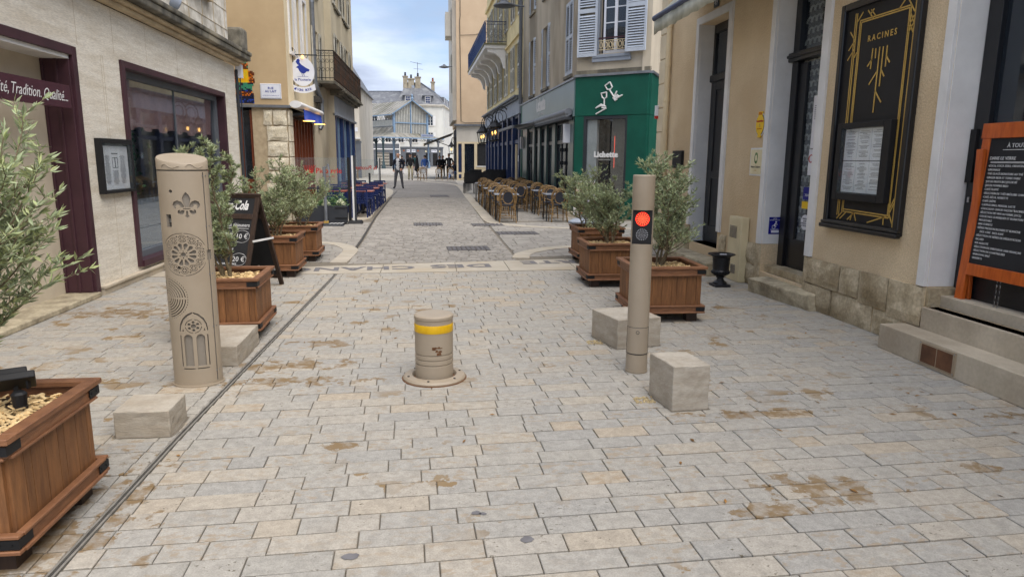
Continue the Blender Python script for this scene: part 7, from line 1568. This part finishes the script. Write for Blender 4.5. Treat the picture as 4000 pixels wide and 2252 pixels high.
for i, (u, z) in enumerate(((-2.42, .52), (-2.36, .46), (-2.45, .44), (-2.07, .53), (-2.13, .48), (-2.02, .47), (-2.75, .55), (-2.7, .49))):
    m = MB(FT)
    for k in range(60):
        th, ph_ = R_.uniform(0, 2*pi), math.acos(R_.uniform(-.6, 1)); n_ = Vector((sin(ph_)*cos(th), sin(ph_)*sin(th), cos(ph_))); p = Vector((u, -.06, z))+n_*.05; a = n_.orthogonal().normalized()*.014; b_ = n_.cross(a)
        m.add([p+a, p+b_+n_*.006, p-a, p-b_+n_*.006], [(0, 1, 2, 3)])
    m.build('hydrangea_bloom', M_['hydrangea'], fbx)
p1 = thing('steel_post', 'grey steel post with bright handle on a striped rubber foot beside the flower box', 'post', (-2.4, 15.9, 0))
MB().tube([(-2.38, 15.85, .04), (-2.38, 15.85, 1.3)], .035, 10).build('post', M_['zinc'], p1, smooth=True); MB().tube([(-2.34, 15.84, .75), (-2.27, 15.82, .8), (-2.26, 15.82, 1.2), (-2.29, 15.83, 1.36), (-2.34, 15.84, 1.3)], .016, 8).build('handle', M_['steel'], p1, smooth=True)
m = MB(); m.box(-2.62, -1.98, 15.62, 15.92, 0, .05, .05, .02); m.build('rubber_foot', M_['anthracite'], p1)
for i in range(4): MB().add([(-2.3+i*.08, 15.64, .052), (-2.26+i*.08, 15.64, .052), (-2.22+i*.08, 15.9, .052), (-2.26+i*.08, 15.9, .052)], [(0, 1, 2, 3)]).build('white_stripe', M_['white paint'], p1)
MB().box(-2.43, -2.33, 15.8, 15.9, .05, .1).build('clamp', M_['gold'], p1)
for x, y, h, lab in ((-1.78, 16.3, 1.55, 'aluminium terrace post on a black foot, nearest the street'), (-1.95, 26.6, 1.5, 'farthest aluminium terrace post, beyond the blue tables')):
    t = thing('terrace_post', lab, 'post', (x, y, 0), 0, 'aluminium terrace posts'); MB().box(x-.05, x-.01, y-.03, y+.03, .05, h).build('bright_channel', M_['white trim'], t); MB().box(x-.009, x+.035, y-.03, y+.03, .05, h).build('dark_channel', M_['anthracite'], t); MB().box(x-.17, x+.17, y-.17, y+.17, 0, .07, .03).build('foot', M_['black matt'], t)
tag(MB().box(-2.35, -2.28, 26.4, 26.47, 0, .95).build('dark_post', M_['black matt'], None, bevel=.01), 'short dark post beyond the blue tables', 'post')
g2 = thing('glass_screen', 'farther glass screen with reversed red lettering at the end of the blue terrace', 'screen', (-2.5, 25.3, 0)); FT2 = fr(0, 25.3, 1, 0)
FB(FT2, (-3.1, -1.9, 0, .01, .6, 1.45)).build('pane', M_['clear screen'], g2); text('la Picoterie', .2, FT2 @ Matrix(((-1, 0, 0, -2.4), (0, 0, -1, -.004), (0, 1, 0, 1.15), (0, 0, 0, 1))), M_['red ink'], g2, fat=.003); MB().box(-3.12, -1.88, 25.29, 25.32, .55, .6).build('bottom_rail', M_['anthracite'], g2)
# pavement sign with poster
pg_ = thing('poster_stand', 'poster stand with blue grey foot beside the green bar, behind an olive tree', 'sign', (3.6, 16.2, 0))
m = MB(Matrix.Translation((3.6, 16.2, 0))); m.lathe([(.34, 0), (.36, .04), (.25, .1), (.06, .14), (.05, .2)], 20, (0, 0, 0), 1, .6); m.build('foot', M_['grey blue paint'], pg_, smooth=True)
MB().box(3.36, 3.88, 16.19, 16.23, .2, 1.0).build('frame', M_['white trim'], pg_, bevel=.01); MB().box(3.39, 3.85, 16.183, 16.189, .23, .97).build('poster', M_['poster'], pg_)
# folding slate board with soft drink lettering
ab_ = thing('folding_slate_board', 'folding dark slate board with white drink lettering between two left planters', 'menu board', (-2.2, 8.0, 0))
ax = Vector((-.94, .34, 0)).normalized(); nr = Vector((-ax.y, ax.x, 0)); nr = nr if nr.y < 0 else -nr       # nr: out of the front face
ap = Vector((-1.92, 8.02, 1.1)); Wd = .62; sp_h = .4
def aface(sgn):
    o = ap+ax*Wd                                  # left top seen from the front
    d = (Vector((0, 0, -1.1))+nr*sp_h*sgn).normalized()
    u = -ax if sgn > 0 else ax; o = ap+ax*Wd if sgn > 0 else ap.copy(); nn_ = u.cross(-d)
    return Matrix(((u.x, -nn_.x, -d.x, o.x), (u.y, -nn_.y, -d.y, o.y), (u.z, -nn_.z, -d.z, o.z), (0, 0, 0, 1)))   # x right, y into, z up; z runs 0..-1.17
for sgn, nm in ((1, 'panel'), (-1, 'panel')):
    Fq = aface(sgn); H_ = 1.165
    FB(Fq, (.0, .05, 0, .03, -H_, 0), (Wd-.05, Wd, 0, .03, -H_, 0), (.05, Wd-.05, 0, .03, -.05, 0), (.05, Wd-.05, 0, .03, -.3, -.24), (.05, Wd-.05, 0, .03, -1.08, -1.03)).build(nm, M_['dark wood'], ab_, bevel=.003)
    FB(Fq, (.05, Wd-.05, .01, .02, -.24, -.05), (.05, Wd-.05, .01, .02, -1.03, -.3)).build('slate', M_['slate board'], ab_)
    if sgn > 0:
        T_ = lambda u, z: tm(Fq, u, z, .0085)
        text('Coca‑Cola'.replace('‑', '-'), .15, T_(Wd/2-.015, -.145), M_['white paint'], ab_, shear=.4, fat=.004, sx=.6)
        text('Les petits déjeuners', .06, T_(Wd/2+.02, -.37), M_['chalk'], ab_, shear=.1, sx=.9); FB(Fq, (.08, Wd-.08, .0075, .009, -.41, -.405)).build('underline', M_['chalk'], ab_)
        for z, s in ((-.5, '10 €'), (-.76, '20 €')):
            text(s, .08, T_(Wd-.15, z), M_['chalk'], ab_); m = MB(Fq); m.tube([(Wd-.15+.095*cos(a), .009, z+.07*sin(a)) for a in [2*pi*i/24 for i in range(24)]], .002, 4, True); m.build('ring', M_['chalk'], ab_)
        for i, s in enumerate(('boisson chaude', 'jus d\'orange', 'croissant, tartine', '', 'oeufs, bacon, yaourt', 'salade, fromage blanc')): 
            if s: text(s, .045, T_(.08, -.47-i*.085), M_['chalk'], ab_, align='LEFT', shear=.1)
        for i, c_ in enumerate(('green leaf', 'sign white', 'tile roof', 'green leaf', 'sign blue')): m = MB(Fq); m.disc((.2+i*.06, .0095, -1.0), .02, 10, 'y', .002); m.build('round_badge', M_[c_], ab_)
    else:
        Fi = Matrix(((-1, 0, 0, 0), (0, -1, 0, 0), (0, 0, 1, 0), (0, 0, 0, 1))); text('Coca-Cola', .08, Fq @ Matrix(((-1, 0, 0, .17), (0, 0, 1, .0215), (0, 1, 0, -.95), (0, 0, 0, 1))), M_['white paint'], ab_, shear=.4, fat=.002, sx=.8)
m = MB(); m.bar(ap+nr*.2+Vector((.01, 0, -.52)), ap-nr*.2+Vector((.01, 0, -.52)), .012, .02); m.build('strap', M_['white trim'], ab_)
# ------------------------------------------------------------------ people
def person(label, loc, rz, h, tops, legs, shoes='shoe', pose='stand', hair=True, bald=False, cap=None, sleeves=True, skinm='skin', shirt=None, group='people on the square'):
    s = h/1.75
    J = {'pel': (0, 0, .95, .14), 'waist': (0, .01, 1.08, .145), 'chest': (0, 0, 1.28, .165), 'neck0': (0, -.01, 1.45, .075), 'neck': (0, .0, 1.52, .052), 'jaw': (0, .02, 1.58, .07), 'head': (0, .012, 1.66, .09), 'top': (0, .0, 1.72, .07),
         'hipL': (-.1, 0, .9, .1), 'kneL': (-.11, .02, .5, .068), 'ankL': (-.12, -.01, .09, .047), 'toeL': (-.13, .13, .035, .038), 'hipR': (.1, 0, .9, .1), 'kneR': (.11, .02, .5, .068), 'ankR': (.12, -.01, .09, .047), 'toeR': (.14, .13, .035, .038),
         'shL': (-.19, 0, 1.42, .068), 'elL': (-.25, -.03, 1.15, .052), 'wrL': (-.23, .06, .92, .038), 'haL': (-.22, .09, .83, .036), 'shR': (.19, 0, 1.42, .068), 'elR': (.25, -.03, 1.15, .052), 'wrR': (.23, .06, .92, .038), 'haR': (.22, .09, .83, .036)}
    if pose == 'stride': J.update(kneL=(-.1, .12, .52, .07), ankL=(-.1, -.0, .1, .047), toeL=(-.1, .14, .04, .038), kneR=(.1, .06, .5, .068), ankR=(.1, -.22, .13, .047), toeR=(.11, -.12, .04, .038))
    if pose == 'pocket': J.update(elL=(-.29, -.08, 1.17, .055), wrL=(-.21, .04, .98, .04), haL=(-.17, .08, .93, .036), elR=(.29, -.08, 1.17, .055), wrR=(.21, .04, .98, .04), haR=(.17, .08, .93, .036))
    if pose == 'apart': J.update(kneL=(-.17, .03, .5, .068), ankL=(-.2, -.02, .09, .047), toeL=(-.27, .1, .035, .038), kneR=(.15, .02, .5, .068), ankR=(.2, .0, .09, .047), toeR=(.24, .13, .035, .038), elL=(-.27, -.05, 1.16, .055), wrL=(-.23, .07, .97, .04), haL=(-.19, .1, .92, .036))
    if pose == 'sit': J.update(pel=(0, 0, .52, .13), waist=(0, 0, .66, .12), chest=(0, .05, .88, .145), neck0=(0, .1, 1.05, .075), neck=(0, .13, 1.1, .052), jaw=(0, .18, 1.15, .07), head=(0, .17, 1.23, .09), top=(0, .15, 1.29, .07), hipL=(-.1, .05, .5, .1), kneL=(-.12, .45, .5, .07), ankL=(-.12, .6, .1, .047), toeL=(-.12, .75, .04, .038), hipR=(.1, .05, .5, .1), kneR=(.14, .42, .52, .07), ankR=(.1, .4, .1, .047), toeR=(.1, .54, .04, .038), shL=(-.19, .08, 1.0, .068), elL=(-.25, .2, .78, .052), wrL=(-.12, .38, .72, .038), haL=(-.06, .44, .72, .036), shR=(.19, .08, 1.0, .068), elR=(.25, .2, .78, .052), wrR=(.12, .38, .72, .038), haR=(.06, .44, .72, .036))
    E_ = [('pel', 'waist', 0), ('waist', 'chest', 0), ('chest', 'neck0', 0), ('neck0', 'neck', 2), ('neck', 'jaw', 2), ('jaw', 'head', 2), ('head', 'top', 2)]
    for k in 'LR': E_ += [('pel', 'hip'+k, 1), ('hip'+k, 'kne'+k, 1), ('kne'+k, 'ank'+k, 1), ('ank'+k, 'toe'+k, 3), ('chest', 'sh'+k, 0), ('sh'+k, 'el'+k, 0), ('el'+k, 'wr'+k, 0 if sleeves else 2), ('wr'+k, 'ha'+k, 2)]
    nm = list(J); ix = {n: i for i, n in enumerate(nm)}
    me = bpy.data.meshes.new('skeleton'); me.from_pydata([J[n][:3] for n in nm], [(ix[a], ix[b_]) for a, b_, _ in E_], [])
    o = bpy.data.objects.new('p', me); o.modifiers.new('skin', 'SKIN'); sv = me.skin_vertices[0].data
    for n in nm: sv[ix[n]].radius = (J[n][3]*1.12, J[n][3]*1.12*(.72 if n in ('waist', 'chest', 'pel') else 1)); sv[ix[n]].use_root = n == 'pel'
    su = o.modifiers.new('sub', 'SUBSURF'); su.levels = 2; su.render_levels = 2
    bm_ = baked(o)
    segs = [(Vector(J[a][:3]), Vector(J[b_][:3]), r_, (J[a][3]+J[b_][3])/2) for a, b_, r_ in E_]
    bm_.materials.clear()
    for q in (tops, legs, skinm, shoes, shirt or tops): bm_.materials.append(M_[q])
    for p in bm_.polygons:
        c = p.center; best = (1e9, 0)
        for a, b_, r_, rad in segs:
            t_ = max(0, min(1, (c-a).dot(b_-a)/max(1e-6, (b_-a).length_squared))); d_ = (c-(a+(b_-a)*t_)).length-rad*.5
            if d_ < best[0]: best = (d_, r_)
        k = best[1]
        if k == 0 and pose != 'sit' and c.z < .9 and abs(c.x) < .16: k = 1
        if shirt and k == 0 and c.y > .04 and abs(c.x) < .07 and (pose == 'sit' or c.z > .85): k = 4
        p.material_index = k; p.use_smooth = True
    bm_.transform(Matrix.Scale(s, 4)); bm_.name = 'person'
    P = link('person', bm_); P.location = loc; P.rotation_euler = (0, 0, rz); tag(P, label, 'person', group)
    hd = Vector(J['head'][:3]); tp = Vector(J['top'][:3])
    def shell(name, mt, zlow, r, back):
        m = MB(); n = 14; rings = []
        for i in range(7):
            ph_ = pi/2*i/6*1.25
            rings.append([(hd+Vector((r*sin(ph_)*cos(a)*.92, r*sin(ph_)*sin(a)*1.05+back, .012+r*cos(ph_)*1.02 if sin(a) < .35 or ph_ < .95 else .012+r*cos(.95)*1.02)))*s for a in [2*pi*j/n for j in range(n)]])
        vs_ = [v for q in rings for v in q]; m.add(vs_, [(i*n+j, i*n+(j+1) % n, (i+1)*n+(j+1) % n, (i+1)*n+j) for i in range(6) for j in range(n)]); m.build(name, mt, P, smooth=True)
    if bald:
        m = MB(); n = 12
        m.tube([(hd+Vector((.093*cos(a), .098*sin(a), -.005)))*s for a in [pi*.93+pi*1.14*i/12 for i in range(13)]], [.012*s]+[.028*s]*11+[.012*s], 6); m.build('hair', M_['hair'], P)
    elif cap: shell('cap', M_[cap], 0, .104, 0); m = MB(); m.M = Matrix.Scale(s, 4); m.box(hd.x-.07, hd.x+.07, hd.y+.08, hd.y+.17, hd.z+.03, hd.z+.045); m.build('cap_peak', M_[cap], P)
    elif hair: shell('hair', M_['hair'], 0, .105, -.01)
    nose = MB(Matrix.Scale(s, 4)); nose.add([(-.012, hd.y+.078, hd.z-.035), (.012, hd.y+.078, hd.z-.035), (0, hd.y+.112, hd.z-.03), (0, hd.y+.08, hd.z+.02)], [(0, 1, 2), (0, 2, 3), (1, 3, 2), (0, 3, 1)]); nose.build('nose', M_['skin'], P)
    ey = MB(Matrix.Scale(s, 4)); [ey.lathe([(.003, -.006), (.011, 0), (.003, .006)], 6, (x, hd.y+.078, hd.z+.008)) for x in (-.034, .034)]; ey.build('eyes', M_['hair'], P)
    return P
pm = person('balding man in navy jacket and white shirt standing by the blue terrace', (-1.65, 35.2, 0), pi-.25, 1.76, 'c_navy', 'c_grey', pose='apart', bald=True, shirt='c_white')
person('man in black jacket, cap and khaki trousers walking on the square', (-1.45, 48.4, 0), pi+.1, 1.8, 'c_black', 'c_khaki', pose='stride', cap='c_navy')
pb = person('person in black top and white trousers with pale crossed straps, seen from behind', (-2.75, 66, 0), .2, 1.72, 'c_black', 'c_pale', 'c_pale', pose='stride', sleeves=False)
m = MB()
for s in (-1, 1): m.bar((s*.14, -.125, 1.42), (-s*.06, -.13, 1.05), .04, .02)
m.build('crossed_straps', M_['c_khaki'], pb)
person('man in teal shirt behind the man with the cap', (-1.5, 64, 0), .3, 1.82, 'c_teal', 'c_pale', pose='stand', sleeves=False)
person('person in blue denim shirt seen from behind, near the wicker chairs', (-.5, 53, 0), 0, 1.72, 'c_denim', 'c_pale', pose='stand')
person('woman in black with long dark hair beside the kiosk', (.62, 53.5, 0), pi-.2, 1.7, 'c_black', 'c_black', pose='pocket')
person('person with bare neck behind the woman in black', (.92, 57, 0), pi-.5, 1.72, 'c_navy', 'c_black')
person('tall man in black hooded jacket beside the kiosk', (1.32, 53.3, 0), pi-.1, 1.86, 'c_black', 'c_black', pose='pocket', shirt='c_grey')
person('seated person in blue jeans and dark top at the kiosk', (1.72, 51.3, 0), pi/2+.5, 1.7, 'c_navy', 'c_jean', 'c_pale', pose='sit')
pz = thing('folded_parasol', 'folded black parasol on a flat round stand on the square', 'parasol', (-1.15, 56, 0))
MB().tube([(-1.15, 56, .02), (-1.15, 56, .5), (-1.12, 56, 1.75)], .03, 6).build('pole', M_['black matt'], pz); MB().lathe([(.33, 0), (.33, .03), (.05, .05)], 14, (-1.15, 56, 0)).build('stand', M_['black matt'], pz); MB().lathe([(.05, .45), (.2, .55), (.16, 1.0), (.09, 1.5), (.03, 1.72)], 8, (-1.16, 56, 0)).build('folded_cloth', M_['c_black'], pz)
# ------------------------------------------------------------------ litter: fallen leaves on the paving
R_ = random.Random(91); m = MB()
for i in range(60):
    if i < 26: x, y = 3.55-abs(R_.gauss(0, .5)), R_.uniform(2.9, 6.8)
    elif i < 40: x, y = R_.uniform(1.2, 3.5), R_.uniform(2.4, 4.6)
    else: x, y = R_.uniform(-3.2, 3.2), R_.uniform(2.3, 8.8)
    a = R_.uniform(0, 6.28); l = R_.uniform(.012, .028); w = l*R_.uniform(.18, .4); c, s = cos(a), sin(a)
    P = lambda u, v, z: (x+u*c-v*s, y+u*s+v*c, z)
    m.add([P(-l, 0, .003), P(0, w, .008), P(l, 0, .004), P(0, -w, .005)], [(0, 1, 2, 3)])
tag(m.build('fallen_leaves', M_['leaf litter']), 'dry fallen leaves scattered over the pale paving', 'leaves', kind='stuff')
m = MB(); R_ = random.Random(17)
for x, y, r_ in ((-.33, 2.44, .032), (.36, 2.49, .03), (.17, 2.72, .022), (.2, 2.71, .016)):
    n = 14; m.add([(x+r_*(1+R_.uniform(-.25, .2))*cos(2*pi*i/n), y+.75*r_*(1+R_.uniform(-.25, .2))*sin(2*pi*i/n), .0032) for i in range(n)], [tuple(range(n))])
tag(m.build('gum_spots', M_['inlay grey']), 'dark chewing gum spots trodden into the paving', 'gum', kind='stuff')
bpy.data.scenes.remove(TMP)
